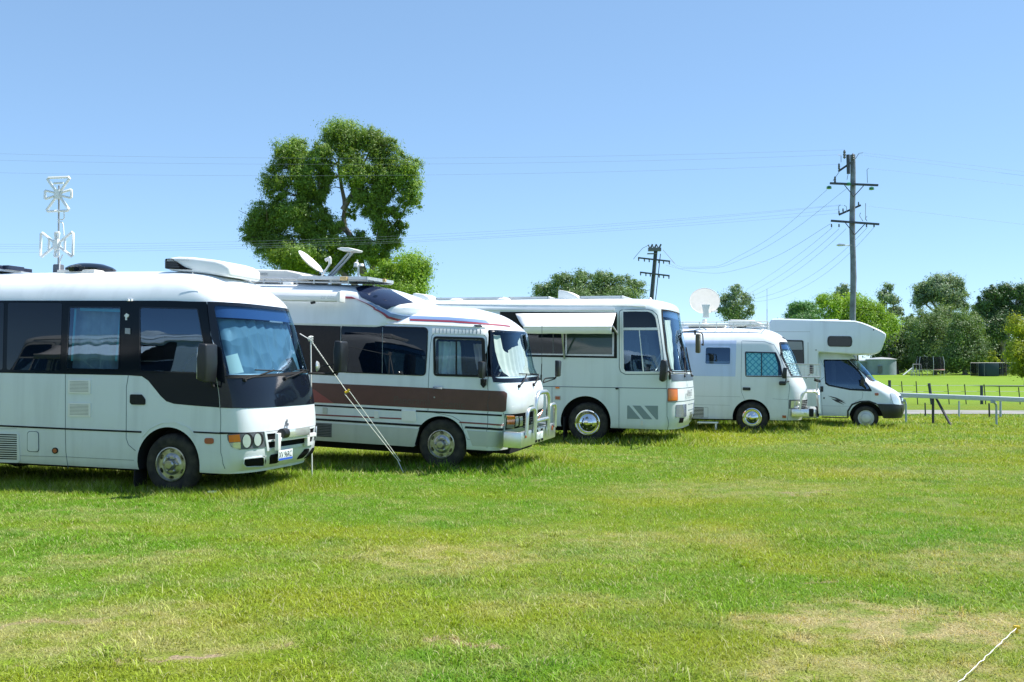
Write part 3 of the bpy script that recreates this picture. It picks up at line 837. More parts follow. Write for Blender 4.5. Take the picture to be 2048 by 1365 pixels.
    cen = sum(P, Vector()) / 4; w = .372; h = .134
    Yc = cen.y; Zc = cen.z + .005
    pl = G().box((xp, Yc, Zc), (.008, w, h)).obj('number_plate', M['plate'], root, bevel=.002, label='pale green number plate reading XV 96RC')
    G().box((xp + .0045, Yc, Zc - h * .38), (.003, w * .97, h * .2)).obj('plate_strip', M['plateblue'], pl)
    v.text('plate_lettering', 'XV 96RC', .108, (xp + .0055, Yc - w * .475, Zc - h * .22), (0, 1, 0), (0, 0, 1), M['plateink'], pl, sx=.80)
    # three-diamond emblem
    e = v.plane(573.5, 847, 0, float(sh.F(.9)) + .012); g = G()
    for ang in (90, 210, 330):
        dy, dz = math.cos(R(ang)), math.sin(R(ang)); s_ = .048; t = .022
        g.prism([(0, 0), (dy * s_ / 1.6 - dz * t, dz * s_ / 1.6 + dy * t), (dy * s_ * 1.25, dz * s_ * 1.25), (dy * s_ / 1.6 + dz * t, dz * s_ / 1.6 - dy * t)], 0, .006, lambda p, q_, t_: e + Vector((t_, p, q_)))
    g.obj('emblem', M['gplastic'], root)
    # wipers
    wiper(v, 'wiper', (488, 760.5), (544, 742), ((508, 741), (563, 743)), sh)
    wiper(v, 'wiper', (569, 758), (603, 744), ((590, 741), (618, 742)), sh)
    v.lines('wiper_cowl', [([(452, 755), (500, 753.5), (560, 750), (611, 744)], .035)], M['rubber'], off=.014)
    # mirrors
    c = v.plane(414, 727, 1, -.20)
    g = G(); g.prism([(-.06, -.20), (.06, -.24), (.075, .0), (.065, .235), (-.05, .245), (-.07, .05)], -.13, .13, lambda p, q_, t: c + Vector((p, t, q_)))
    mo = g.obj('side_mirror', M['dplastic'], root, bevel=.025, seg=3, label='large dark mirror on the driver side')
    g = G(); b0 = v.plane(428, 770, 1, -.01); g.tube(bend([c + Vector((.02, .05, -.2)), c + Vector((.03, .1, -.30)), b0]), .013); g.obj('mirror_arm', M['rubber'], mo)
    G().box(c + Vector((-.072, 0, 0)), (.006, .21, .38)).obj('mirror_glass', M['lens'], mo, bevel=.002)
    c = v.plane(681.5, 713, 1, 2.22); g = G(); g.prism([(-.06, -.22), (.05, -.24), (.07, .0), (.06, .215), (-.05, .225), (-.07, .05)], -.12, .12, lambda p, q_, t: c + Vector((p, t, q_)))
    mo = g.obj('side_mirror', M['dplastic'], root, bevel=.025, seg=3, label='dark mirror on the far side')
    a = v.plane(618, 747, 1, 1.85); b1 = v.plane(663, 748, 1, 2.1); g = G(); g.tube(bend([a, b1, c + Vector((0, 0, -.22))]), .014)
    c2 = v.plane(640, 733, 1, 2.0); g.tube([c2 + Vector((.02, .02, 0)), c + Vector((-.04, -.1, -.12))], .009); g.obj('mirror_arm', M['rubber'], mo)
    g = G(); g.lathe([(.001, 0), (.05, .01), (.075, .035), (.075, .05), (.001, .05)], Matrix.Translation(c2) @ rot_to((-1, -.35, 0)), 20); g.obj('round_mirror', M['lens'], mo)
    # whip antenna on the pillar
    a = v.plane(428, 690, 1, .02); b1 = v.plane(385, 545, 1, .18)
    g = G(); g.tube([a, a.lerp(b1, .28)], .007, 6); g.tube([a.lerp(b1, .28), b1], .0035, 5); g.obj('whip_antenna', M['galv'], root)
    # wheels, mud flap, underside
    v.wheel(Cw.x, Cw.z, .385, .212, label='front wheel'); v.wheel(Cw.x - 3.98, Cw.z, .385, .212); v.wheel(Cw.x, Cw.z, .385, .212, far=True); v.wheel(Cw.x - 3.98, Cw.z, .385, .212, far=True)
    a = v.plane(268, 920, 1, .03); G().box((a.x - .0, .17, Cw.z - .10), (.02, .26, .42)).obj('mud_flap', M['rubber'], root, bevel=.005)
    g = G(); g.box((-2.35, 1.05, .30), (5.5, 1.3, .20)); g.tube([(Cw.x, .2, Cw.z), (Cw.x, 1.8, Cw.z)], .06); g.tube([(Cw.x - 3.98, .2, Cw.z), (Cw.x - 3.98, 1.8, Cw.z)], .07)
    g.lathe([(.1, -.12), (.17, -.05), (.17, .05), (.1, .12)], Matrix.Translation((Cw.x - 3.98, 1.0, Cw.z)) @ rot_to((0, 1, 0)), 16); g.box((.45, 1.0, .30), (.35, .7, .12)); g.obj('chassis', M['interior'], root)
    # roof kit
    top = 2.87
    a = v.plane(330, 548, 1, .5); bq = v.plane(489, 556, 1, .9)
    x0 = v.plane(333, 545, 1, .55).x; x1 = v.plane(488, 545, 1, .9).x; Lx = x1 - x0
    g = G(); prof = [(q * Lx / 1.12, h) for q, h in [(0, .0), (0, .165), (.18, .18), (.45, .17), (.85, .13), (1.0, .095), (1.12, .04), (1.12, -.10), (.6, -.04)]]
    g.prism(prof, .55, 1.35, lambda p, q_, t: Vector((x0 + p, t, top + q_)))
    ac = g.obj('roof_air_conditioner', M['roofwhite'], root, bevel=.045, seg=3, label='white roof air conditioner with black louvred rear')
    g = G(); g.prism([(-.015, .02), (-.015, .152), (.08, .156), (.28, .04), (.4, .0)], .53, 1.37, lambda p, q_, t: Vector((x0 + p, t, top + q_))); lv = g.obj('louvre_housing', M['hole'], ac, bevel=.01)
    g = G()
    for k in range(4): g.box((x0 + .10 - k * .01, .527, top + .04 + k * .026), (.22 - k * .015, .004, .008))
    g.obj('louvre_blade', M['gplastic'], ac)
    v.text('lettering', 'AIRCOMMAND', .05, (x0 + .02, .524, top + .115), (1, 0, .0), (0, 0, 1), M['galv'], ac)
    c = v.plane(182, 541, 1, .9); g = G(); g.lathe([(.40, -.03), (.41, .03), (.36, .06), (.22, .10), (.01, .115)], Matrix.Translation((c.x, .9, top + .03)) @ Matrix.Diagonal((.82, .82, 1, 1)), 32)
    g.obj('roof_hatch', M['black'], root, label='domed dark roof hatch')
    G().box((c.x, .9, top), (.62, .62, .05)).obj('hatch_frame', M['cream'], root, bevel=.01)
    # panels at the rear
    c = v.plane(24, 536, 1, .9); g = G(); g.box((c.x - .38, .9, top + .03), (1.0, .9, .03)); g.obj('solar_frame', M['galv'], root)
    g = G(); g.box((c.x - .5, .9, top + .085), (.9, .9, .06)); g.box((c.x + .12, .8, top + .075), (.10, .3, .06)); g.obj('solar_panel', M['solar'], root)
    # crossed loop TV antenna
    base = v.plane(117, 541, 1, .9); bx = base.x; by = .9
    g = G(); g.box((bx, by, top + .05), (.11, .12, .17)); tb = g.obj('antenna_base', M['gplastic'], root, bevel=.02)
    zt_ = v.plane(110, 358, 1, .9).z
    g = G(); g.tube([(bx, by, top), (bx - .03, by, zt_ - .1)], .013, 8); g.obj('antenna_mast', M['greymetal'], root)
    def loops(zc, kind, yy):
        g = G(); r = .019
        def tri(sgn, axis, w0, w1, l0, l1):
            pts = [(-w0, l0), (-w1, l1), (w1, l1), (w0, l0)]
            pts = [(p, q_ * sgn) for p, q_ in pts]
            P3 = [Vector((bx - .015 + (p if axis == 'v' else q_), yy, zc + (q_ if axis == 'v' else p))) for p, q_ in pts]
            P3 = P3 + [P3[0]]
            rr = []
            for i in range(len(P3) - 1): rr += [P3[i].lerp(P3[i + 1], .08), P3[i].lerp(P3[i + 1], .92)]
            rr.append(rr[0]); g.tube(rr, r, 6, cap=False)
        if kind == 0:
            for sg in (1, -1): tri(sg, 'v', .035, .205, .04, .24)
            for sg in (1, -1):
                tri(sg, 'h', .022, .062, .05, .225)
            g.tube([Vector((bx - .09, yy, zc + .16)), Vector((bx + .06, yy, zc + .16))], r * .9, 6)
        else:
            for sg in (1, -1): tri(sg, 'h', .035, .185, .05, .275)
            for sg in (1, -1):
                g.tube([Vector((bx - .015 + sg * .135, yy, zc - .1)), Vector((bx - .015 + sg * .135, yy, zc + .1))], r * .9, 6)
                tri(sg, 'v', .012, .035, .04, .17)
        g.box((bx - .015, yy, zc), (.07, .06, .14))
        return g
    a = loops(v.plane(110, 390, 1, .9).z, 0, .87).obj('antenna_loop', M['roofwhite'], root, label='upper white loop antenna of the mast')
    a = loops(v.plane(116, 490, 1, .9).z, 1, .87).obj('antenna_loop', M['roofwhite'], root, label='lower white loop antenna of the mast')
    z1_ = v.plane(110, 425, 1, .9).z; z2_ = v.plane(110, 441, 1, .9).z; z3_ = v.plane(110, 470, 1, .9).z
    v.tube('antenna_cable', [bend([(bx + .10, .86, z1_ + .01), (bx + .11, .86, z2_), (bx, .86, z2_)]), bend([(bx, .86, z2_ - .03), (bx + .09, .86, z2_ - .04), (bx + .11, .86, z3_ - .02)]), bend([(bx + .10, .86, top + .27), (bx + .05, .86, top + .18), (bx + .05, .86, top)])], .009, M['plastic'])
    return v

# ================================================================== 2: brown striped minibus with raised roof
def build_bus2():
    v = Vehicle('striped_motorhome', 'white minibus camper with brown side stripe, bull bar and raised roof', 'motorhome', -1.075, 15.3, 17, 2.2, 1.0)
    sh = Shell(2.02, [(.30, .92), (.55, .96), (1.0, .98), (1.22, .97), (1.32, .93), (1.6, .80), (1.9, .66), (2.05, .58), (2.15, .46), (2.25, .2), (2.35, -.15), (2.44, -.6), (2.50, -1.0), (2.54, -1.5)],
               [(.3, .02), (.5, 0), (1.2, 0), (1.6, .02), (2.1, .075), (2.22, .12), (2.34, .22), (2.44, .38), (2.50, .55), (2.54, .75)],
               [(.3, .30), (1.2, .30), (1.35, .38), (2.1, .45), (2.54, .9)], -6.3, .36, 2.54, n=3.0)
    v.sh = sh
    v.fit_front(sh, [(1086, 856), (1087, 830), (1087, 773), (1072, 753), (1064, 715), (1058, 685), (1053, 664), (1015, 635), (959, 618.5), (903.5, 611.5), (860, 609)])
    root = v.root
    Cw = v.plane(882, 889, 1, .03); v.arch(Cw.x, Cw.z + .01, .425); v.arch(Cw.x - 3.3, Cw.z + .01, .42)
    dw = [(872, 679), (966, 682), (969, 751), (871, 749)]
    ws = [(984, 663.5), (985.5, 700), (989, 757)]
    v.cutter(dw, .5, r=.05); v.cutter(ws, .8, (-1, 0, 0), r=.05, sym=True)
    v.finish_body('body', sh, M['white'])
    # raised roof pod
    hz0 = v.plane(640, 640, 1, .0).z
    hump = Shell(1.99, [(2.18, -.62), (2.30, -.52), (2.42, -.42), (2.50, -.42), (2.58, -.62), (2.68, -.88), (2.76, -1.12), (2.82, -1.35), (2.86, -1.6), (2.88, -2.1)],
                 [(2.18, .075), (2.30, .095), (2.45, .12), (2.60, .15), (2.72, .21), (2.80, .31), (2.86, .46), (2.88, .6)],
                 [(2.18, .7), (2.5, .8), (2.9, .9)], -6.3, 2.18, 2.88, n=2.3, zref=2.5)
    v.finish_body('raised_roof', hump, M['white'], cuts=[])
    v.patch('roof_window', [(711, 577), (722, 573.5), (742, 572.5), (775, 578), (826, 606), (800, 609.5), (784, 614), (774, 620), (752, 610), (722, 595)], M['navy'], off=.012, sh=hump, label='smoked wrap window in the raised roof')
    # side stripes
    v.patch('wide_stripe', [(560, 762), (628, 766), (820, 774.5), (1008, 783), (1014, 787), (1012, 822), (1006, 824.5), (853, 817), (631, 805), (560, 801)], M['brown'], off=.004)
    v.patch('corner_decal', [(560, 763.5), (628, 779), (668, 807), (631, 805.5), (560, 801.5)], M['redtri'], off=.006)
    v.text('lettering', 'Panorama', .17, v.plane(786, 807, 1, -.006), (1, 0, 0), (0, 0, 1), M['letter'], sx=.92, shear=.12)
    v.text('lettering', 'Scenic', .15, v.plane(878, 814, 1, -.006), (1, 0, 0), (0, 0, 1), M['letter'], sx=1.1, shear=.12)
    v.lines('thin_stripe', [([(560, 806), (631, 811), (803, 821)], .026), ([(832, 822.5), (1004, 831.5)], .026)], M['rubber'])
    v.lines('red_stripe', [([(560, 826), (632, 830), (757, 836)], .022), ([(759, 836), (803, 838)], .022), ([(919, 845), (1008, 850.5)], .022)], M['dark_red'])
    v.lines('black_stripe', [([(560, 836), (632, 839), (842, 852)], .034), ([(930, 855), (1006, 859.5)], .034)], M['rubber'])
    v.patch('lower_skirt', [(560, 842.5), (632, 845), (838, 858), (828, 894), (631, 881), (560, 877)], M['skirt'], off=.006)
    v.patch('lower_skirt', [(934, 861), (1006, 865), (1005, 895), (945, 892)], M['skirt'], off=.006)
    rl = [(560, 590), (677, 596), (708, 596.5), (722, 603), (749, 618), (776, 635), (796, 640)]
    v.lines('roof_red_line', [([(820, 640.5), (903.5, 643.5), (987, 650), (1020, 653.5)], .024)], M['red'], off=.006)
    v.lines('roof_red_line', [([(677, 595.7), (708, 596.5), (722, 603), (749, 618.5), (776, 635), (796, 640.5), (822, 641)], .028)], M['red'], off=.02, sh=hump)
    v.lines('roof_blue_line', [([(738, 606), (757, 617), (780, 630), (800, 634), (822, 635)], .05)], M['bluestripe'], off=.018, sh=hump)
    v.lines('roof_blue_line', [([(820, 635.5), (903.5, 638.5), (965, 643.5), (975, 645)], .05)], M['bluestripe'], off=.006)
    v.lines('roof_gutter', [([(560, 640), (700, 645), (860, 651), (970, 656)], .014)], M['plastic'], off=.02)
    # windows
    v.patch('window', [(560, 607), (682, 610), (681, 700), (676, 752), (560, 746)], M['mesh_tint'], r=.03, off=.006, label='window with brown shade')
    v.patch('window', [(684, 652), (765, 654.5), (764, 747.5), (685, 743.5)], M['tint'], r=[.06, .005, .005, .06], off=.008)
    v.patch('window', [(766, 654.5), (855, 657), (853, 700), (850, 751), (765, 747.5)], M['tint'], r=[.005, .06, .01, .06, .005], off=.006)
    v.frame('window_seal', [(682.5, 650.5), (856.5, 655.5), (855, 700), (851.5, 752.5), (683.5, 745.5)], .014, M['rubber'], .07, .010)
    d = v.frame('door_window_seal', [(866.5, 673), (969.5, 676), (972.5, 755.5), (867.5, 752.5)], .036, M['rubber'], .06, .012)
    v.patch('door_window', dw, M['g_clear'], r=.05, off=.006, base=None)
    v.lines('window_divider', [([(913, 680), (913, 751)], .03)], M['rubber'], off=.010)
    v.patch('curtain', [(873, 681), (915, 682), (921, 750), (872, 749)], M['curtaing'], off=-.10, base=None, wave=(.03, .11), label='grey curtain')
    v.patch('curtain', [(938, 684), (962, 684), (966, 740), (944, 738)], M['curtainp'], off=-.22, base=None, wave=(.03, .10), label='pinkish curtain')
    v.patch('drip_trim', [(865, 656.5), (971, 659.5), (970, 670.5), (865, 667.5)], M['plastic'], off=.010)
    v.lines('trim_rib', [([(872 + k * 7.4, 657.5 + k * .2), (872 + k * 7.4, 667 + k * .2)], .006) for k in range(13)], M['seam'], off=.013)
    v.lines('panel_seam', [([(867, 669), (864, 672), (861, 690), (857, 760), (856, 824)], .009), ([(969, 671), (973, 676), (975, 720), (976.5, 755), (975, 830), (974, 882)], .009), ([(856, 824), (875, 827), (905, 833), (920, 842), (928, 866), (935, 879), (974, 882), (974, 896)], .007),
        ([(720, 857), (720, 863)], .006), ([(1007, 826), (1006, 895)], .009)], M['seam'])
    v.lines('door_handle', [([(867, 775.5), (886, 777)], .026)], M['chrome'], off=.03)
    v.patch('door_lock', oval(869, 795, 1.6, 1.6, 10), M['greymetal'], off=.010)
    v.patch('water_flap', [(805, 821), (832, 822.5), (833.5, 843.5), (804, 842)], M['plastic'], r=.03, off=.016)
    v.patch('small_cover', [(749, 822), (758, 822.5), (758, 837), (749, 836.5)], M['plastic'], r=.02, off=.02)
    v.patch('small_cover', [(646, 815), (655, 815.5), (655, 828), (646, 827.5)], M['skirt'], r=.01, off=.012)
    v.patch('skirt_vent', [(631, 846), (664, 847.5), (664, 875), (631, 873)], M['gplastic'], off=.010)
    v.lines('vent_slat', [([(633, 849.5 + k * 3.2), (662, 851 + k * 3.2)], .007) for k in range(8)], M['hole'], off=.012)
    v.patch('flue_box', [(715.5, 622), (733, 622), (732.5, 644), (715, 643.5)], M['cream'], off=.05)
    v.patch('flue_cover', [(717.5, 631), (729, 631), (728.5, 641.5), (717, 641)], M['greymetal'], off=.056)
    v.lines('roof_clip', [([(950, 654), (963, 654.5)], .02)], M['dplastic'], off=.03)
    # front
    v.patch('windscreen_surround', [(978.5, 660.5), (979, 700), (982, 735), (986.5, 765)], M['black'], off=.005, sym=True, holes=[v.poly(ws, .05, True)])
    v.patch('windscreen', ws, M['g_clear'], r=.05, off=.004, base=None, sym=True)
    v.patch('windscreen_curtain', [(991, 666), (995, 700), (1003, 725), (1013, 741), (1032, 756), (1055, 757), (1068, 750), (1062, 715), (1052, 690), (1047, 672), (1044, 690), (1030, 695), (1022, 705), (1012, 695), (1006, 668)], M['curtain'], off=-.07, base=None, wave=(.025, .18), label='white curtain draped behind the windscreen')
    g = G(); c = v.plane(930, 735, 1, .6)
    g.box((c.x, .6, 1.22), (.42, .48, .12)); g.box((c.x - .22, .6, 1.5), (.12, .48, .6)); g.box((c.x - .22, .6, 1.88), (.09, .26, .16)); g.obj('driver_seat', M['seat'], root, bevel=.03)
    cs = v.plane(1003, 735, 1, .6); g = G()
    g.tube([cs + Matrix.Rotation(R(-62), 3, 'Y') @ Vector((math.cos(a) * .2, math.sin(a) * .2, 0)) for a in np.linspace(0, 2 * math.pi, 25)], .014, 6, cap=False); g.obj('steering_wheel', M['greymetal'], root)
    wiper(v, 'wiper', (1037, 773), (1050, 752), ((1037, 749), (1060, 750)), sh)
    wiper(v, 'wiper', (1066, 770), (1074, 752), ((1062, 749), (1076, 750)), sh)
    # lights and grille
    v.patch('light_panel', [(1009.5, 829), (1010, 860)], M['hole'], off=.004, sym=True)
    for k in range(2):
        U = lambda pts: [v.uv(*p) for p in pts] if k == 0 else [(2 * sh.Um - a, b) for a, b in [v.uv(*p) for p in pts]][::-1]
        h = v.patch('indicator', U([(1011, 831), (1027, 831.5), (1027, 857), (1012, 856)]), M['lens'], off=.014, px=False)
        v.patch('amber_lens', U([(1013, 832), (1027.5, 832), (1027.5, 848), (1013, 848)]), M['amber'], off=.020, px=False, parent=h)
        for x in (1029.5, 1038):
            v.patch('headlight', U([(x, 834), (x + 6, 833), (x + 6, 851), (x, 853)]), M['lamp'], off=.012, px=False)
    v.patches('grille_bar', [([(1046, 838 + k * 4.2), (1046.2, 839.4 + k * 4.2)], 0, True) for k in range(5)], M['gplastic'], off=.012)
    # plate bumper
    A = v.plane(1007, 863, 1, -.02); B = v.plane(1007, 895.5, 1, -.02); C = v.plane(1043, 864, 1, -.01)
    zt, zb = A.z, B.z; x0, x1 = A.x, C.x
    g = G(); g.prism([(x0, -.02), (x1, -.01), (x1 + .0, 2.03), (x0, 2.04), (x0, 1.9), (x1 - .08, 1.9), (x1 - .08, .12), (x0, .12)], zb, zt - .01, lambda p, q_, t: Vector((p, q_, t)))
    bp = g.obj('front_bumper', M['alloy_b'], root, bevel=.012)
    g = G()
    yA = v.plane(1050, 874, 0, x1 + .002).y
    for y in (.22, 1.80): g.box((x1 + .004, y, (zt + zb) / 2 + .05), (.01, .09, .07))
    g.obj('bumper_reflector', M['rust'], bp, bevel=.004)
    g = G()
    for y, z in ((.86, zt - .045), (1.14, zt - .045), (.82, zb + .035), (1.0, zb + .03), (1.18, zb + .035)): g.box((x1 + .003, y, z), (.008, .09, .035))
    g.obj('bumper_slot', M['hole'], bp)
    pl = G().box((x1 + .008, 1.0, (zt + zb) / 2 - .005), (.008, .37, .11)).obj('number_plate', M['plate'], root, bevel=.002)
    v.text('plate_lettering', 'SV-421', .10, (x1 + .013, .84, (zt + zb) / 2 - .04), (0, 1, 0), (0, 0, 1), M['galv'], pl, sx=.8)
    # bull bar
    def Q(px, py, x): return v.plane(px, py, 0, x)
    r = .036; xb = x1 + .05
    g = G()
    def hoop(pl, h, y0, y1, lean=.0, rr=r):
        zb_ = zt - .06; pts = bend([Vector((xb - .02, y0, zb_)), Vector((xb - .02 + lean, y0 + (y1 - y0) * .02, zt + h)), Vector((xb - .02 + lean, y1 - (y1 - y0) * .02, zt + h)), Vector((xb - .02, y1, zb_))], 6)
        g.tube(pts, rr, 12)
    hoop(0, .56, .62, 1.40); hoop(0, .33, .16, .60, 0, .03); hoop(0, .33, 1.42, 1.86, 0, .03)
    g.tube([(xb - .02, .62, zt + .12), (xb - .02, 1.40, zt + .12)], .03, 10)
    for y in (.62, 1.40): g.tube([(xb - .02, y, zt + .1), (xb - .0, y, zt - .16)], [.036, .008], 8)
    g.obj('bull_bar', M['alloy'], root)
    # mirrors
    c = v.plane(963, 740, 1, -.17); g = G(); g.prism([(-.03, -.12), (.04, -.13), (.045, .12), (-.04, .13)], -.08, .08, lambda p, q_, t: c + Vector((p, t, q_)))
    mo = g.obj('side_mirror', M['dplastic'], root, bevel=.02, label='black mirror by the driver door')
    b0 = v.plane(967, 766, 1, -.02); g = G(); g.tube(bend([c + Vector((0, .03, -.1)), c + Vector((.03, .08, -.2)), b0]), .010)
    g.prism([(-.045, .055), (.045, .055), (.04, -.03), (0, -.075), (-.04, -.03)], -.02, .02, lambda p, q_, t: b0 + Vector((p, t, q_))); g.obj('mirror_arm', M['rubber'], mo)
    c = v.plane(1116, 737, 1, 2.32); g = G(); g.prism([(-.03, -.15), (.035, -.14), (.04, .13), (-.04, .14)], -.09, .09, lambda p, q_, t: c + Vector((p, t, q_)))
    mo = g.obj('side_mirror', M['dplastic'], root, bevel=.02, label='black mirror on the far side')
    a = v.plane(1086, 766, 1, 2.0); g = G(); g.tube(bend([a + Vector((0, 0, .02)), v.plane(1090, 757, 1, 2.1), v.plane(1112, 756, 1, 2.3)]), .012); g.tube([a, v.plane(1110, 758, 1, 2.3)], .010)
    g.tube([v.plane(1110, 757, 1, 2.3), c + Vector((0, 0, -.1))], .012); g.obj('mirror_arm', M['rubber'], mo)
    a = v.plane(1082, 764, 1, 1.9); b0 = v.plane(1083.5, 728, 1, 1.9); c = v.plane(1084, 650, 1, 1.9); g = G(); g.tube([a, a.lerp(b0, .4)], .015, 8); g.tube([a, b0], .008, 6); g.tube([b0, c], .004, 5); g.obj('radio_antenna', M['dplastic'], root)
    v.wheel(Cw.x, Cw.z, .385, .214, label='front wheel'); v.wheel(Cw.x - 3.3, Cw.z, .385, .214); v.wheel(Cw.x, Cw.z, .385, .214, far=True); v.wheel(Cw.x - 3.3, Cw.z, .385, .214, far=True)
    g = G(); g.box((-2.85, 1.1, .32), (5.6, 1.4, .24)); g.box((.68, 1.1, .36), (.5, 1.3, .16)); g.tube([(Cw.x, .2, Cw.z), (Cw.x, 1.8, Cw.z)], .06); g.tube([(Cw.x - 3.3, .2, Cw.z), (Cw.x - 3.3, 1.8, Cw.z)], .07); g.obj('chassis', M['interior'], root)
    # awning cassette on the side
    A = v.plane(676, 585, 1, -.12); B = v.plane(676, 603, 1, -.12)
    g = G(); g.prism([(-.13, B.z), (-.14, (A.z + B.z) / 2), (-.11, A.z), (.03, A.z + .01), (.05, B.z - .01)], A.x - 4.6, A.x, lambda p, q_, t: Vector((t, p, q_)))
    aw = g.obj('awning_cassette', M['roofwhite'], root, bevel=.01)
    g = G(); g.prism([(-.15, B.z - .012), (-.15, A.z + .012), (.04, A.z + .015), (.05, B.z - .02)], A.x, A.x + .05, lambda p, q_, t: Vector((t, p, q_))); g.obj('end_cap', M['plastic'], aw, bevel=.01)
    v.text('lettering', 'ZIP DEE', .07, v.plane(641, 598, 1, -.137), (1, 0, 0), (0, 0, 1), M['galv'], aw)
    v.tube('awning_tie', [[v.plane(630, 605, 1, -.1), v.plane(622, 606.5, 1, -.1)]], .02, M['dplastic'], aw)
    # roof kit on the raised roof
    tz = 2.88
    c0 = v.plane(506, 553, 1, .8); c1 = v.plane(640, 553, 1, .8)
    prof = [(0, .05), (0, .17), (.05, .20), (.8, .19), (1.05, .14), (1.2, .05), (1.22, 0), (.05, 0)]
    k = (c1.x - c0.x) / 1.22
    g = G(); g.prism([(p * k, q_) for p, q_ in prof], .45, 1.15, lambda p, q_, t: Vector((c0.x + p, t, tz + .02 + q_))); ac = g.obj('roof_air_conditioner', M['cream'], root, bevel=.035, seg=3, label='long cream roof air conditioner')
    v.text('lettering', 'Dometic', .085, (c0.x + .22, .444, tz + .12), (1, 0, 0), (0, 0, 1), M['greymetal'], ac, sx=.95)
    g = G(); g.prism([(0, 0), (.07, 0), (.07, .06), (0, .06)], .443, .448, lambda p, q_, t: Vector((c0.x + .12 + p, t, tz + .125 + q_))); g.obj('emblem', M['greymetal'], ac)
    c0 = v.plane(486, 551, 1, .7); g = G(); g.prism([(0, .05), (.0, .15), (.12, .14), (.34, .04), (.42, -.02), (.35, -.05)], .3, .95, lambda p, q_, t: Vector((c0.x + p, t, tz + .02 + q_))); g.obj('roof_vent', M['cream'], root, bevel=.03)
    # long roof tray
    a = v.plane(600, 557, 1, .35); b0 = v.plane(697, 560, 1, .35); c = v.plane(770, 574, 1, .35); c.x -= .30
    g = G()
    for y in (.35, 1.3):
        g.tube([(a.x - 1.6, y, tz + .075), (c.x, y, tz + .055)], .018, 6); g.tube([(a.x - 1.6, y, tz + .01), (b0.x, y, tz + .01)], .016, 6)
        for t in np.linspace(0, 1, 9): g.tube([(a.x - 1.6 + (b0.x - a.x + 1.6) * t, y, tz - .02), (a.x - 1.6 + (b0.x - a.x + 1.6) * t, y, tz + .075)], .014, 6)
    g.obj('roof_rail', M['galv'], root)
    g = G(); g.box(((a.x + c.x) / 2, .82, tz + .08), (c.x - a.x, 1.0, .03)); g.obj('solar_panel', M['solar'], root)
    g = G(); g.box(((a.x + c.x) / 2, .315, tz + .085), (c.x - a.x, .02, .05)); g.box(((a.x + c.x) / 2, 1.33, tz + .085), (c.x - a.x, .02, .05)); g.box((c.x, .82, tz + .085), (.02, 1.03, .05)); g.obj('panel_frame', M['galv'], root)
    g = G(); e = v.plane(688, 562, 1, .3); g.box((e.x, .29, tz + .07), (.12, .05, .06)); g.obj('timber_block', M['board'], root, bevel=.005); g = G(); e = v.plane(769, 572, 1, .3); g.box((e.x, .29, tz + .05), (.05, .05, .05)); g.obj('timber_block', M['board'], root, bevel=.005)
    e = v.plane(570, 565, 1, .1); g = G(); g.box((e.x, .2, tz - .03), (.16, .08, .05)); g.obj('rail_clamp', M['plastic'], root, bevel=.012)
    # satellite dish lying half raised, aerial arm, weather station
    yD = 1.0
    c = v.plane(618, 527, 1, yD); ax = (v.plane(597, 505, 1, yD) - v.plane(640, 551, 1, yD)); rad = ax.length / 2; ax.normalize()
    nrm = Vector((ax.z, 0, -ax.x)); nrm = (nrm * 1.0 + Vector((0, .10, 0))).normalized()
    D = Matrix.Translation(c) @ rot_to(nrm)
    g = G(); g.lathe([(rad, .045), (rad * .98, .05), (rad * .8, .03), (rad * .5, .012), (.01, 0), (.01, -.012), (rad * .5, 0), (rad * .8, .016), (rad * .99, .036)], D @ Matrix.Diagonal((1, .92, 1, 1)), 36)
    dd = g.obj('satellite_dish', M['plastic'], root, label='small white satellite dish half raised')
    b0 = v.plane(643, 553, 1, yD); g = G(); g.tube([b0, v.plane(660, 528, 1, yD)], .018); g.tube([v.plane(660, 528, 1, yD), v.plane(660, 516, 1, yD)], .028); g.tube([v.plane(661, 516, 1, yD), v.plane(651, 521, 1, yD)], .03); g.box(b0 + Vector((0, 0, -.05)), (.18, .2, .09)); g.obj('dish_arm', M['plastic'], dd)
    g = G(); b0 = v.plane(655, 555, 1, .7); t0 = v.plane(700, 506, 1, .7)
    for dx in (0, .07): g.tube([b0 + Vector((dx, 0, 0)), t0 + Vector((dx - .02, 0, 0))], .018, 6)
    g.tube([v.plane(662, 553, 1, .7), v.plane(684, 529, 1, .7)], .012, 6); g.tube([v.plane(668, 554, 1, .7), v.plane(664, 549, 1, .7)], .014, 6)
    aa = g.obj('aerial_arm', M['galv'], root)
    p = v.plane(700, 501, 1, .7); g = G(); g.prism([(-.17, .012), (-.1, .035), (.05, .03), (.17, .0), (.15, -.03), (-.05, -.03)], -.16, .16, lambda a_, b_, t: p + Vector((a_ + abs(t) * 0, t, b_))); g.obj('aerial_head', M['plastic'], aa, bevel=.015)
    g = G(); b0 = v.plane(717, 563, 1, .7); t0 = v.plane(717, 520, 1, .7); g.tube([b0, v.plane(717, 530, 1, .7)], .017); g.lathe([(.03, -.04), (.045, -.03), (.04, .03), (.01, .05)], Matrix.Translation(v.plane(713, 530, 1, .7)), 12); g.lathe([(.03, -.03), (.045, -.02), (.03, .02)], Matrix.Translation(v.plane(723, 530, 1, .7)), 12); g.tube([v.plane(714, 527, 1, .7), t0 + Vector((-.02, 0, 0))], .012, 6); g.obj('weather_sensor', M['plastic'], root)
    return v
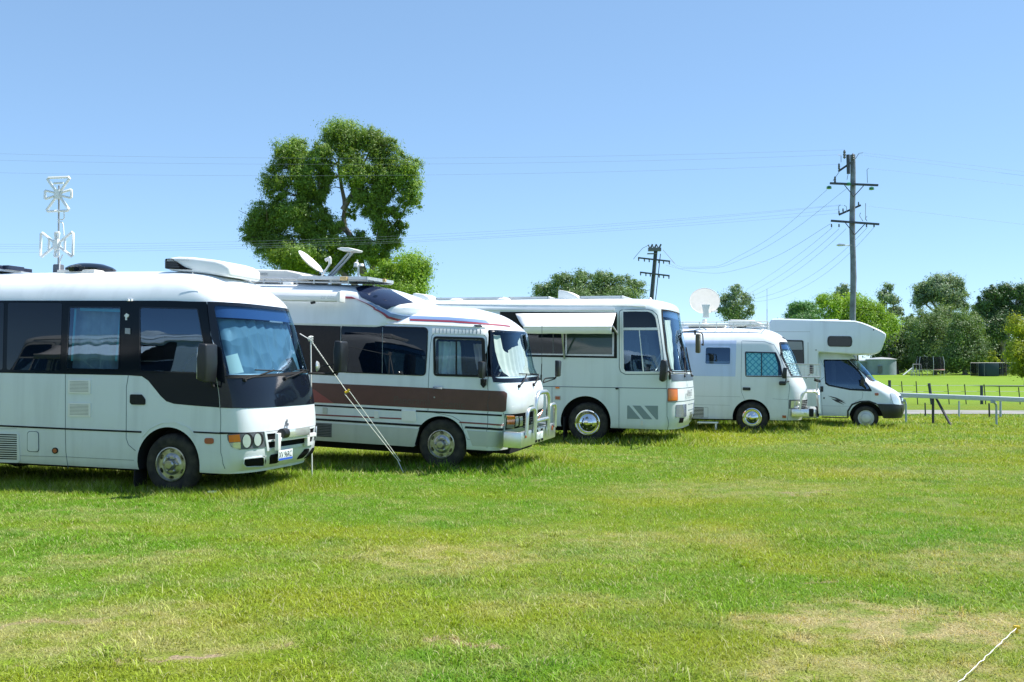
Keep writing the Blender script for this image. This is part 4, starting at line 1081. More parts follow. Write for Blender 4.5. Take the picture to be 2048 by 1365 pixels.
# ================================================================== 3: tall square-fronted coach with a window awning
def build_bus3():
    v = Vehicle('coach_motorhome', 'tall white coach camper with window awning and grey diagonal decals', 'motorhome', 1.60, 21.0, 19, .7, 0)
    sh = Shell(2.36, [(.30, 1.80), (.45, 1.92), (.6, 1.97), (.95, 1.98), (1.25, 1.97), (1.4, 1.95), (1.7, 1.90), (2.1, 1.80), (2.5, 1.72), (2.80, 1.68), (2.90, 1.60), (2.97, 1.45), (3.03, 1.2), (3.06, .9), (3.08, .5)],
               [(.3, .02), (.5, 0), (1.6, 0), (2.4, .03), (2.80, .06), (2.90, .10), (2.98, .18), (3.04, .32), (3.07, .5), (3.08, .65)],
               [(.3, .42), (1.4, .40), (2.8, .40), (3.08, .8)], -6.5, .33, 3.08, n=3.2)
    v.sh = sh
    v.fit_front(sh, [(1372, 848), (1382, 842), (1387, 829), (1388.6, 799), (1387, 780), (1386, 757), (1377, 720), (1369, 685), (1364, 660), (1357.5, 620), (1352, 613), (1340, 608), (1324, 605.5), (1300, 603)])
    root = v.root
    Cw = v.plane(1175, 846, 1, .06); v.arch(Cw.x - .03, Cw.z + .02, .545); v.arch(Cw.x - 4.2, Cw.z + .02, .54)
    wa = [(1245.5, 622.5), (1296, 623.5), (1305, 627), (1311, 636), (1315, 655.5), (1245.5, 655.5)]
    wb = [(1247, 661), (1278, 661), (1286, 743), (1251, 743), (1247.5, 738)]
    wc = [(1279.5, 661), (1316, 661), (1320, 700), (1323.5, 743), (1287.5, 743.5)]
    ws = [(1325, 622), (1329, 665), (1334, 700), (1343, 742.5)]
    for w in (wb, wc): v.cutter(w, .5)
    v.cutter(ws, .9, (-1, 0, 0), r=.04, sym=True)
    v.finish_body('body', sh, M['coachwhite'])
    v.patch('window', wa, M['tint'], r=.02, off=.005)
    v.patch('window', wb, M['g_side'], off=.005, base=None); v.patch('window', wc, M['g_side'], off=.005, base=None)
    v.patch('curtain', wb, mat('navy_curtain', (.05, .06, .10), .9), off=-.12, base=None, wave=(.03, .14))
    v.frame('window_surround', [(1239.5, 621), (1290, 619.5), (1303, 622.5), (1313, 631), (1318, 656), (1324, 700), (1327.5, 747.5), (1252, 748), (1242, 743), (1239.5, 735)], .035, M['roofwhite'], .08, .008)
    v.frame('surround_gap', [(1238, 620), (1290, 618), (1305, 621), (1315, 630), (1320, 656), (1326, 700), (1330, 749.5), (1251, 750), (1240.5, 744.5), (1238, 735)], .012, M['seam'], .08, .006)
    v.lines('window_bar', [([(1245, 658.3), (1316, 658.3)], .05), ([(1278.5, 659), (1287, 744)], .03)], M['roofwhite'], off=.012)
    v.lines('window_rim', [([(1245.5, 621.5), (1297, 622.5), (1306, 626.5), (1312, 636), (1316, 657)], .03), ([(1245, 622), (1246.5, 738), (1251, 745), (1325, 745)], .03)], M['roofwhite'], off=.010)
    g = G(); c = v.plane(1292, 720, 1, .6)
    g.box((c.x, .6, 1.45), (.45, .5, .12)); g.box((c.x - .05, .6, 1.8), (.13, .5, .68)); g.box((c.x - .05, .6, 2.2), (.10, .28, .18)); g.obj('driver_seat', M['seat'], root, bevel=.03)
    cs = v.plane(1316, 725, 1, .6); g = G()
    g.tube([cs + Matrix.Rotation(R(-68), 3, 'Y') @ Vector((math.cos(a) * .22, math.sin(a) * .22, 0)) for a in np.linspace(0, 2 * math.pi, 25)], .016, 6, cap=False); g.obj('steering_wheel', M['greymetal'], root)
    # window strip and awning
    v.patch('window_strip', [(1000, 624), (1234, 625.5), (1234, 717), (1000, 713)], M['rubber'], off=.006)
    v.patch('window_frame', [(1000, 663), (1128, 664.5), (1128, 711), (1000, 709)], M['galv'], off=.012)
    v.patch('window', [(1000, 666), (1126, 667.5), (1126, 708.3), (1000, 706.5)], M['tint'], off=.016)
    v.patch('window_frame', [(1131, 664.5), (1228.5, 665), (1228, 713), (1131, 711.5)], M['galv'], off=.012)
    v.patch('window', [(1134, 668), (1225, 668.5), (1224.5, 709.5), (1134, 708.5)], mat('greenish_glass', (.035, .06, .055), .06), off=.016)
    v.lines('window_post', [([(1107, 668), (1107, 708)], .02)], M['gplastic'], off=.02)
    A = v.plane(1232, 626.5, 1, -.02); O = v.plane(1223, 654, 1, -.52); O2 = v.plane(1223, 668, 1, -.52)
    A0 = v.plane(1031, 627, 1, -.02); O0 = v.plane(1047, 652, 1, -.52)
    g = G()
    xs = np.linspace(A0.x, A.x, 13); xo = np.linspace(O0.x, O.x, 13)
    V = []; Fq = []
    for i in range(13):
        sag = .012 * math.sin(i * 1.3)
        for j in range(6):
            t = j / 5; V.append((xs[i] * (1 - t) + xo[i] * t, A.y * (1 - t) + O.y * t, A.z * (1 - t) + O.z * t - .03 * math.sin(t * math.pi) + sag * t))
        V.append((xo[i], O.y - .005, O2.z + .004 * math.sin(i * 2)))
    for i in range(12):
        for j in range(6): Fq.append((i * 7 + j, i * 7 + j + 1, (i + 1) * 7 + j + 1, (i + 1) * 7 + j))
    aw = link('window_awning', mesh_data('window_awning', V, Fq), M['awning'], root, 50); aw['label'] = 'white canvas awning over the side window'
    m_ = aw.modifiers.new('s', 'SOLIDIFY'); m_.thickness = .006
    g = G(); g.tube([(O0.x, O.y, O.z), (O.x, O.y, O.z)], .016, 8); g.obj('awning_rod', M['plastic'], aw)
    for px0, px1 in ((1225, 1235), (1124, 1129)):
        a = v.plane(px0, 653 if px0 > 1200 else 667, 1, -.5); b = v.plane(px1, 668 if px0 > 1200 else 718, 1, -.02); g = G(); g.box(a.lerp(b, .5), ((b - a).length, .03, .03), rot_to(b - a) @ Matrix.Rotation(R(90), 4, 'Y')); g.obj('awning_arm', M['galv'], aw)
    v.lines('roof_rail', [([(850, 619), (1229, 619.5)], .045)], M['roofwhite'], off=.035)
    v.lines('roof_rail', [([(850, 608), (1236, 611), (1290, 613)], .03)], M['roofwhite'], off=.02)
    # seams and fittings
    v.lines('waist_line', [([(850, 767), (1090, 773.3), (1240, 776), (1333, 777.5)], .014)], M['seam'])
    v.lines('panel_seam', [([(1104, 774), (1104.5, 857)], .009), ([(1238, 777), (1238, 858.5)], .010), ([(1333.5, 750), (1334, 861)], .012)], M['seam'])
    v.patches('diagonal_decal', [[(1254.5, 811.5), (1258, 811.5), (1281, 838.5), (1254.5, 838)], [(1265, 811.5), (1281, 812), (1304.5, 839), (1287, 838.7)], [(1289, 812), (1316, 812), (1316, 839.5), (1312, 839.3)]], M['greydecal'], off=.005)
    v.patch('waist_lock', oval(1234, 777.5, 3.2, 2.2, 12), M['dplastic'], off=.02)
    v.patch('door_lock', [(1282, 842), (1286, 842), (1286, 851), (1282, 851)], M['cream'], off=.01)
    v.patch('side_marker', [(1109.5, 791.5), (1121.5, 792), (1121.5, 801), (1109.5, 800.5)], M['galv'], off=.008, r=.01)
    v.patch('marker_lens', [(1111, 793), (1120, 793.4), (1120, 799.6), (1111, 799)], M['rust'], off=.016)
    v.patch('side_indicator', [(1111.5, 774), (1119, 774), (1119, 777.6), (1111.5, 777.5)], M['amber'], off=.03)
    # front
    v.patch('windscreen_surround', [(1322.5, 619), (1326.5, 665), (1331, 700), (1340, 744.5)], M['rubber'], off=.006, sym=True, holes=[v.poly(ws, .04, True)])
    v.patch('windscreen', ws, M['g_wind'], r=.04, off=.005, base=None, sym=True)
    v.patch('windscreen_curtain', [(1334, 640), (1338, 690), (1343, 735), (1352, 740), (1350, 690), (1345, 640)], M['curtain'], off=-.05, base=None, wave=(.02, .13))
    v.patch('windscreen_shade', [(1329, 632), (1332, 670), (1338, 720), (1341, 738), (1352, 738), (1347, 700), (1340, 640)], M['foil_white'], off=-.09, base=None)
    v.patch('visor_strip', [(1325.5, 623), (1327, 634)], M['visor'], off=-.02, base=None, sym=True)
    v.patch('front_band', [(1341, 749), (1344, 762.5)], mat('slate_band', (.10, .13, .17), .35), r=.02, off=.006, sym=True)
    v.lines('front_seam', [([(1336, 777), (1355, 777)], .010, True), ([(1352, 803.5), (1356, 803.2)], .010, True)], M['seam'])
    for k in range(2):
        U = lambda pts: [v.uv(*p) for p in pts] if k == 0 else [(2 * sh.Um - a, b) for a, b in [v.uv(*p) for p in pts]][::-1]
        h = v.patch('indicator_cluster', U([(1335, 777.5), (1354.5, 778), (1355, 802), (1335, 803.5)]), M['rust'], r=.02, off=.010, px=False)
        v.patch('indicator_lens', U([(1336.5, 779.5), (1353.5, 779.5), (1353.5, 801), (1336.5, 801.5)]), M['amber'], r=.02, off=.018, px=False, parent=h)
        v.patch('headlight', U([(1351.5, 810), (1372, 808.5), (1372, 833), (1351, 835.5)]), mat('smoky_headlight', (.25, .28, .42), .12, metal=.4, coat=1), r=.02, off=.010, px=False)
        v.patch('tow_hook', U([(1359.5, 836.5), (1367, 836), (1365, 845.5), (1357.5, 846)]), M['hole'], off=.010, px=False)
    e = v.plane(1373, 793.5, 0, float(sh.F(1.0)) + .012)
    v.text('front_lettering', 'KIMLUTE', .20, (e.x + .012, e.y, e.z), (0, 1, 0), (0, 0, 1), M['letterg'], sx=.85)
    v.patch('bumper_lamp', [(1379.5, 824), (1384, 823), (1382, 840), (1378.5, 841)], M['lens'], off=.012)
    v.lines('bumper_gap', [([(1376, 809), (1386, 807)], .01), ([(1376, 821), (1386, 818)], .01), ([(1335, 804.5), (1352, 804.5)], .012)], M['seam'])
    wiper(v, 'wiper', (1368, 753), (1364, 695), ((1360, 690), (1373, 750)), sh)
    a = v.plane(1372, 754, 0, 2.02); g = G()
    b = v.plane(1383, 752, 0, 2.02)
    g.tube([b, v.plane(1372, 695, 0, 1.88)], .014, 6); g.tube([b, b + Vector((.02, .05, 0))], .02, 8); g.obj('wiper', M['rubber'], root)
    v.tube('front_grab_rail', [bend([v.plane(1341, 745, 1, -.02), v.plane(1345, 747.5, 0, 2.0), v.plane(1372, 746.5, 0, 2.03)])], .016, M['greymetal'])
    # mirrors
    c = v.plane(1326.5, 742, 1, -.22); g = G(); g.prism([(-.07, -.19), (.0, -.23), (.06, -.18), (.09, .10), (.07, .21), (.0, .23), (-.04, .2)], -.11, .11, lambda p, q_, t: c + Vector((p, t, q_)))
    mo = g.obj('side_mirror', M['dplastic'], root, bevel=.03, seg=3, label='large black mirror by the driver window')
    a = v.plane(1340, 744, 1, .02); g = G(); g.tube([c, a], .02); g.tube([a, a + Vector((0, 0, -.16))], .02); g.obj('mirror_arm', M['rubber'], mo)
    c = v.plane(1396, 687.5, 1, 2.55); g = G(); g.prism([(-.05, -.22), (.05, -.22), (.055, .22), (-.05, .22)], -.10, .10, lambda p, q_, t: c + Vector((p, t, q_)))
    mo = g.obj('side_mirror', mat('brown_mirror_back', (.12, .10, .06), .3), root, bevel=.03, seg=3, label='mirror hanging from the front roof corner')
    a = v.plane(1362, 671, 1, 2.2); g = G(); g.tube(bend([a, v.plane(1364, 663, 1, 2.4), v.plane(1405, 664, 1, 2.55), v.plane(1406.5, 688, 1, 2.55)]), .014)
    g.tube([v.plane(1390, 661, 1, 2.5), v.plane(1390, 670, 1, 2.5)], .022); g.lathe([(.02, -.02), (.035, 0), (.02, .03)], Matrix.Translation(v.plane(1405.5, 690, 1, 2.55)), 10); g.obj('mirror_arm', M['dplastic'], mo)
    v.wheel(Cw.x, Cw.z, .43, .262, y=.05, style='chrome', nuts=8, holes=0, label='front wheel'); v.wheel(Cw.x - 4.2, Cw.z, .43, .262, y=.05, style='chrome', nuts=8, holes=0)
    v.wheel(Cw.x, Cw.z, .43, .262, y=.05, style='chrome', nuts=8, holes=0, far=True); v.wheel(Cw.x - 4.2, Cw.z, .43, .262, y=.05, style='chrome', nuts=8, holes=0, far=True)
    a = v.plane(1127, 852, 1, .05); G().box((a.x, .2, Cw.z - .14), (.02, .3, .5)).obj('mud_flap', M['rubber'], root, bevel=.005)
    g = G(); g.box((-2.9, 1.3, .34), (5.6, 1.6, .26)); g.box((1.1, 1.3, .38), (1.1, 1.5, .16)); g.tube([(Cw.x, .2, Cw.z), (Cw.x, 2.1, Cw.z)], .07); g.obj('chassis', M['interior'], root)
    # roof kit
    tz = 3.08
    def flat(x0, x1, y, name, lbl=None):
        a = v.plane(x0, 600, 1, y).x; b = v.plane(x1, 600, 1, y).x
        g = G(); g.box(((a + b) / 2, y + .45, tz + .045), (b - a, .9, .02)); p = g.obj(name, M['solar'], root)
        g = G(); g.box(((a + b) / 2, y, tz + .04), (b - a, .03, .05)); g.box(((a + b) / 2, y + .9, tz + .04), (b - a, .03, .05)); g.box((b, y + .45, tz + .04), (.03, .93, .05)); g.box((a, y + .45, tz + .04), (.03, .93, .05))
        g.tube([(b + .01, y, tz + .06), (b + .25, y + .3, tz - .02)], .012, 6); g.obj('panel_frame', M['galv'], p)
    flat(873, 1005, .7, 'solar_panel'); flat(1018, 1096, .7, 'solar_panel'); flat(1160, 1243, .7, 'solar_panel')
    a = v.plane(1121, 600, 1, 1.0); g = G(); g.prism([(0, -.03), (0, .20), (.05, .215), (.22, .18), (.40, .09), (.52, 0), (.52, -.03)], .8, 1.3, lambda p, q_, t: Vector((a.x + p, t, tz + q_))); g.obj('roof_vent', M['plastic'], root, bevel=.02, label='wedge shaped white roof vent')
    a = v.plane(831, 600, 1, 1.0); g = G(); g.prism([(0, -.03), (.02, .16), (.09, .19), (.30, .16), (.44, .09), (.5, -.03)], .75, 1.35, lambda p, q_, t: Vector((a.x + p, t, tz + q_))); g.obj('roof_vent', M['plastic'], root, bevel=.03, label='rounded white roof vent')
    for x in (913, 1008): c = v.plane(x, 600, 1, .55); g = G(); g.lathe([(.15, -.03), (.15, .0), (.10, .03), (.01, .04)], Matrix.Translation((c.x, .55, tz)), 20); g.obj('mushroom_vent', M['plastic'], root)
    c = v.plane(1300, 604, 1, 1.0); g = G(); g.lathe([(.16, -.02), (.05, .02), (.03, .05), (.01, .06)], Matrix.Translation((c.x, 1.0, tz - .02)), 16); g.obj('roof_lamp', M['galv'], root)
    # far roof boxes behind
    a = v.plane(880, 590, 1, 2.0); g = G(); g.box((a.x + .2, 2.0, tz + .07), (.9, .5, .06)); g.tube(bend([(a.x + 1.0, 2.0, tz), (a.x + 1.2, 2.0, tz + .16), (a.x + 1.45, 2.0, tz)]), .008, 6); g.obj('roof_box', M['plastic'], root, bevel=.008)
    return v

# ================================================================== 4: rounded minibus with cyan curtain and a dish
def build_bus4():
    v = Vehicle('round_nosed_motorhome', 'rounded white minibus camper with cyan curtain and big roof satellite dish', 'motorhome', 5.86, 24.3, 16, .4, 0)
    sh = Shell(2.03, [(.28, 1.15), (.45, 1.22), (.8, 1.26), (1.1, 1.24), (1.3, 1.18), (1.6, 1.02), (1.9, .86), (2.15, .72), (2.25, .60), (2.35, .40), (2.45, .1), (2.52, -.3), (2.57, -.8), (2.60, -1.5)],
               [(.28, .02), (.5, 0), (1.2, 0), (1.7, .03), (2.15, .09), (2.28, .15), (2.40, .26), (2.50, .44), (2.57, .62), (2.60, .8)],
               [(.28, .55), (1.2, .55), (2.2, .55), (2.60, .9)], -6.4, .30, 2.60, n=2.6)
    v.sh = sh
    v.fit_front(sh, [(1604, 838), (1614, 812), (1614.5, 799), (1613, 772), (1605, 756), (1599, 744), (1595, 729), (1586, 706), (1575.5, 687), (1572, 679), (1557, 668), (1529, 658.5), (1510, 656), (1489, 655)])
    root = v.root
    Cw = v.plane(1504, 835.5, 1, .03); v.arch(Cw.x - .02, Cw.z + .0, .445); v.arch(Cw.x - 3.9, Cw.z, .44)
    dw = [(1491.5, 705.5), (1551, 707), (1558, 725), (1563, 752), (1492.5, 751.5)]
    wl = [(1411.5, 695.5), (1461, 696), (1460.5, 729), (1410.5, 728)]
    ws = [(1561, 687.5), (1566, 712), (1585, 752)]
    v.cutter(dw, .4, r=.03); v.cutter(wl, .4, r=.05); v.cutter(ws, .7, (-1, 0, 0), r=.04, sym=True)
    v.finish_body('body', sh, M['white'])
    v.patch('door_window', dw, M['g_wind'], r=.03, off=.004, base=None)
    v.frame('window_seal', [(1489.7, 703.5), (1552, 705), (1560, 724), (1566, 754.5), (1490.8, 753.8)], .022, M['dplastic'], .04, .008)
    v.patch('lattice_curtain', [(1492, 706), (1522, 706.5), (1522, 752), (1493, 752)], M['lattice'], off=-.03, base=None, wave=(.008, .2)); v.patch('lattice_curtain', [(1524, 706.5), (1549, 707.5), (1556, 730), (1556, 752), (1524, 752)], M['lattice'], off=-.03, base=None, wave=(.008, .2))
    v.lines('window_divider', [([(1523, 706), (1523, 752)], .02)], M['dplastic'], off=.006)
    v.patch('side_window', wl, M['g_side'], r=.05, off=.004, base=None); v.frame('window_rim', [(1410, 693.8), (1462.5, 694.3), (1462, 731), (1409, 730)], .022, M['skyblue_panel'], .07, .010)
    g = G(); c = v.plane(1437, 729, 1, .15); g.box((c.x, .25, c.z + .03), (.62, .12, .10)); g.obj('window_cushion', M['curtain'], root, bevel=.03)
    v.patch('infill_panel', [(1300, 681), (1473, 681.5), (1470.5, 753.5), (1300, 751)], M['skyblue_panel'], off=.004, holes=[v.poly([(1410, 693.8), (1462.5, 694.3), (1462, 731), (1409, 730)], .07)])
    v.lines('panel_seam', [([(1483.5, 683), (1482, 770), (1483, 785), (1489, 800)], .008), ([(1484, 682), (1530, 683.5), (1548, 690), (1560, 712), (1570, 738)], .007), ([(1577, 765), (1576, 800), (1574.5, 846)], .010), ([(1365, 792), (1480, 794)], .006), ([(1300, 808), (1460, 811)], .006), ([(1545, 798), (1577, 800)], .006)], M['seam'], off=.003)
    v.patch('door_handle', [(1485.5, 775), (1501, 775.5), (1501, 781.5), (1485.5, 781)], M['dplastic'], r=.02, off=.02)
    v.patch('skirt_vent', [(1386, 815), (1407.5, 815.5), (1407.5, 835), (1386, 834.5)], M['hole'], off=.006)
    v.lines('vent_slat', [([(1386, 817.2 + k * 2.7), (1407.5, 817.7 + k * 2.7)], .012) for k in range(7)], M['plastic'], off=.012)
    v.lines('hatch_outline', [([(1409, 815), (1416, 815.5), (1416, 836), (1386, 836)], .007)], M['seam'])
    v.patch('side_marker', [(1564.5, 831), (1572, 831.5), (1572, 836.5), (1564.5, 836)], M['rust'], off=.012)
    v.patch('windscreen_surround', [(1558.8, 684), (1563.5, 712), (1583, 755)], M['dplastic'], off=.005, sym=True, holes=[v.poly(ws, .04, True)])
    v.patch('windscreen', ws, M['g_wind'], r=.04, off=.004, base=None, sym=True)
    v.patch('sunscreen', [(1562, 697), (1567, 715), (1586, 751)], M['foil_white'], off=-.05, base=None, sym=True, wave=(.012, .2), label='silver sunscreen behind the windscreen')
    v.patch('visor_strip', [(1561, 688), (1563, 698)], M['visor'], off=-.02, base=None, sym=True)
    v.lines('brow_strip', [([(1565, 676), (1572, 678.5)], .04)], M['dplastic'], off=.012)
    v.patch('headlight_panel', [(1578, 800), (1603, 799.5), (1603, 817.5), (1577.5, 818)], M['gplastic'], off=.004)
    v.patch('headlight', [(1582, 802.5), (1599, 801.5), (1599, 816.5), (1581, 816.5)], M['lens'], off=.010)
    v.patch('grille', [(1602.5, 801), (1602.5, 818)], M['hole'], off=.006, sym=True)
    v.patches('grille_bar', [([(1603, 804 + k * 3.3), (1603, 805.2 + k * 3.3)], 0, True) for k in range(4)], M['galv'], off=.012)
    # bumper: side piece, bull bar, rack
    c = v.plane(1583, 818.5, 1, -.02); d = v.plane(1604, 834, 1, -.02)
    d = d.copy(); xq = d.x; d.x = float(sh.F(.65)) + .02
    g = G(); g.prism([(c.x, -.02), (xq, -.03), (d.x + .10, .0), (d.x + .22, .22), (d.x + .22, 1.80), (d.x + .1, 2.06), (c.x, 2.04), (c.x, 1.9), (d.x, 1.9), (d.x, .15), (c.x, .12)], d.z, c.z, lambda p, q_, t: Vector((p, q_, t)))
    bp = g.obj('front_bumper', M['alloy'], root, bevel=.015)
    g = G()
    for y in (.28, .62): g.box((d.x + .235, y, (c.z + d.z) / 2), (.06, .13, .2))
    for y in (1.35, 1.7): g.box((d.x + .225, y, (c.z + d.z) / 2), (.06, .10, .2))
    g.obj('bumper_rubber', M['rubber'], bp, bevel=.01)
    xb = d.x + .27; zt = c.z; g = G()
    for (y0, y1, h) in ((.08, .55, .40), (.58, 1.45, .46), (1.48, 1.95, .40)):
        g.tube(bend([(xb, y0, zt - .05), (xb - .02, y0, zt + h), (xb - .02, y1, zt + h), (xb, y1, zt - .05)], 6), .028, 10)
    for yy, y2 in ((-.02, .12), (2.05, 1.91)): g.tube(bend([(xq - .05, yy, zt - .02), (xq - .0, yy, zt + .42), (xb - .02, y2, zt + .42), (xb, y2, zt - .1)], 6), .028, 10)
    g.tube([(xb, .1, zt + .06), (xb, 1.9, zt + .06)], .026, 8); g.obj('bull_bar', M['alloy'], root)
    e = v.plane(1610, 826, 1, -.035); g = G(); g.box((e.x, -.01, e.z), (.09, .03, .08)); g.obj('bumper_lamp', M['lens'], bp, bevel=.006)
    e = v.plane(1621, 826, 1, -.035); g = G(); g.box((e.x + .02, .03, e.z), (.11, .12, .19)); g.obj('corner_rubber', M['rubber'], bp, bevel=.02)
    g = G(); z0 = v.plane(1600, 755, 1, .3).z; z1 = v.plane(1600, 729, 1, .3).z; xr0 = v.plane(1570, 755, 1, .1).x; xr1 = xb + .02
    for zz in (z0, z1):
        g.tube([(xr0, -.08, zz + .01), (xr1, -.08, zz), (xr1, 1.6, zz), (xr0, 1.6, zz + .01)], .013, 6)
    for y in (-.08, 1.6): g.tube([(xr1, y, z0), (xr1, y, z1)], .013, 6)
    rk = g.obj('front_rack', M['galv'], root)
    g = G()
    for t in np.linspace(0, 1, 10): g.tube([(xr0 + (xr1 - xr0) * t, -.08, z0), (xr0 + (xr1 - xr0) * t, -.08, z1)], .003, 4)
    for t in np.linspace(.1, .9, 6): g.tube([(xr0, -.08, z0 + (z1 - z0) * t), (xr1, -.08, z0 + (z1 - z0) * t)], .003, 4)
    g.obj('rack_mesh', M['galv'], rk)
    g = G(); g.tube([(xb - .05, .3, zt + .45), (xr1 - .03, .3, z0)], .012, 6); g.tube([(xb - .05, 1.3, zt + .45), (xr1 - .03, 1.3, z0)], .012, 6); g.obj('rack_strut', M['galv'], rk)
    g = G()
    for y, dz in ((.2, 0), (.6, .02), (1.0, -.02)): g.tube([(xr1 - .12, y, z0 - .06 + dz), (xr1 - .0, y + .15, z0 - .10 + dz), (xr1 - .1, y + .3, z0 - .05)], .02, 6)
    g.obj('wiper_motor_cover', M['rubber'], root)
    # mirrors
    c = v.plane(1569, 747, 1, -.18); g = G(); g.prism([(-.06, -.12), (.05, -.13), (.06, .13), (-.03, .14)], -.09, .09, lambda p, q_, t: c + Vector((p, t, q_))); mo = g.obj('side_mirror', M['dplastic'], root, bevel=.02, label='black mirror by the driver door')
    c2 = v.plane(1565, 767, 1, -.14); g = G(); g.box(c2, (.17, .12, .10)); g.obj('lower_mirror', M['dplastic'], mo, bevel=.03)
    g = G(); g.tube([c + Vector((.04, .02, -.1)), c2 + Vector((.07, .02, .02))], .012); g.tube([c2, v.plane(1578, 763, 1, 0)], .012); g.obj('mirror_arm', M['rubber'], mo)
    c = v.plane(1623, 739, 1, 2.3); g = G(); g.prism([(-.05, -.11), (.05, -.12), (.05, .13), (-.05, .14)], -.09, .09, lambda p, q_, t: c + Vector((p, t, q_))); mo = g.obj('side_mirror', M['dplastic'], root, bevel=.02, label='black mirror on the far side')
    g = G(); g.tube([c + Vector((0, -.05, -.08)), v.plane(1612, 757, 1, 1.8)], .012); g.obj('mirror_arm', M['rubber'], mo)
    v.wheel(Cw.x, Cw.z, .385, .222, style='chrome', nuts=5, holes=0, label='front wheel'); v.wheel(Cw.x - 3.9, Cw.z, .385, .222, style='chrome', nuts=5, holes=0); v.wheel(Cw.x, Cw.z, .385, .222, style='chrome', nuts=5, holes=0, far=True); v.wheel(Cw.x - 3.9, Cw.z, .385, .222, style='chrome', nuts=5, holes=0, far=True)
    g = G(); g.box((-2.8, 1.1, .33), (5.4, 1.2, .16)); g.tube([(Cw.x, .2, Cw.z), (Cw.x, 1.8, Cw.z)], .06); g.obj('chassis', M['interior'], root)
    # fold-out step under the side
    a = v.plane(1395, 846, 1, -.15); b = v.plane(1436, 847, 1, -.15); g = G(); g.box(((a.x + b.x) / 2, -.12, a.z + .01), (b.x - a.x, .24, .03)); g.box((b.x - .05, -.12, a.z - .08), (.04, .2, .16)); g.box((a.x + .05, .05, a.z - .02), (.04, .3, .04)); g.obj('entry_step', M['plastic'], root, bevel=.006)
    # roof kit
    tz = 2.60; yD = .9
    D0 = v.plane(1409, 606, 1, yD); r0 = .385
    nrm = Vector((.12, -.88, .46)).normalized()
    D = Matrix.Translation(D0) @ rot_to(nrm)
    g = G(); g.lathe([(r0 * 1.0, .10), (r0 * .985, .104), (r0 * .8, .075), (r0 * .5, .035), (.01, .012), (.01, 0), (r0 * .5, .02), (r0 * .8, .06), (r0 * .99, .092)], D, 40)
    dd = g.obj('satellite_dish', M['cream'], root, label='large round cream satellite dish')
    g = G(); lo = v.plane(1412, 632, 1, yD - .25)
    g.prism([(-.09, .0), (.09, .0), (.075, .10), (.07, .20), (.11, .34), (-.11, .34), (-.08, .20), (-.07, .10)], -.02, .02, lambda p, q_, t: v.plane(1412, 636, 1, yD - .34) + Vector((p, t, q_)))
    g.obj('dish_bracket', M['plastic'], dd, bevel=.01)
    g = G(); g.lathe([(.18, 0), (.16, .08), (.06, .12), (.05, .22)], Matrix.Translation((D0.x, yD, tz - .02)), 20); g.tube([v.plane(1424, 623, 1, yD - .2), v.plane(1434, 622, 1, yD - .35)], .02); g.obj('dish_mount', M['plastic'], dd)
    xs0 = v.plane(1362, 640, 1, .35).x; xs1 = v.plane(1535, 640, 1, .35).x
    g = G()
    for y in (.38, 1.65):
        for h in (.06, .13): g.tube([(xs0 - 1.2, y, tz + h - .02), (xs1, y, tz + h - .02)], .014, 6)
        for t in np.linspace(0, 1, 9): g.tube([(xs0 - 1.2 + (xs1 - xs0 + 1.2) * t, y, tz - .1), (xs0 - 1.2 + (xs1 - xs0 + 1.2) * t, y, tz + .11)], .012, 6)
    for h in (.11,): g.tube([(xs1, .38, tz + h), (xs1, 1.65, tz + h)], .014, 6)
    g.obj('roof_rail', M['plastic'], root)
    a = v.plane(1457, 641, 1, .9); b = v.plane(1530, 641, 1, .9)
    g = G(); g.prism([(0, 0), (.02, .12), (.06, .155), (.60, .14), (.80, .06), (.88, 0)], .6, 1.3, lambda p, q_, t: Vector((a.x + p * (b.x - a.x) / .88, t, tz + .02 + q_))); g.obj('roof_air_conditioner', M['plastic'], root, bevel=.03, seg=3)
    for x0, x1 in ((1376, 1450), (1471, 1490)):
        a = v.plane(x0, 650, 1, .6); b = v.plane(x1, 650, 1, .6); g = G(); g.box(((a.x + b.x) / 2, .9, tz + .02), (b.x - a.x, .6, .05)); g.obj('roof_hatch', M['cream'], root, bevel=.015)
    a = v.plane(1534, 640, 1, 1.2); b = v.plane(1534, 578, 1, 1.2); g = G(); g.tube([(a.x, 1.2, tz - .1), a.lerp(b, .35)], .010, 6); g.tube([a.lerp(b, .3), b], .005, 5); g.obj('whip_antenna', M['greymetal'], root)
    return v

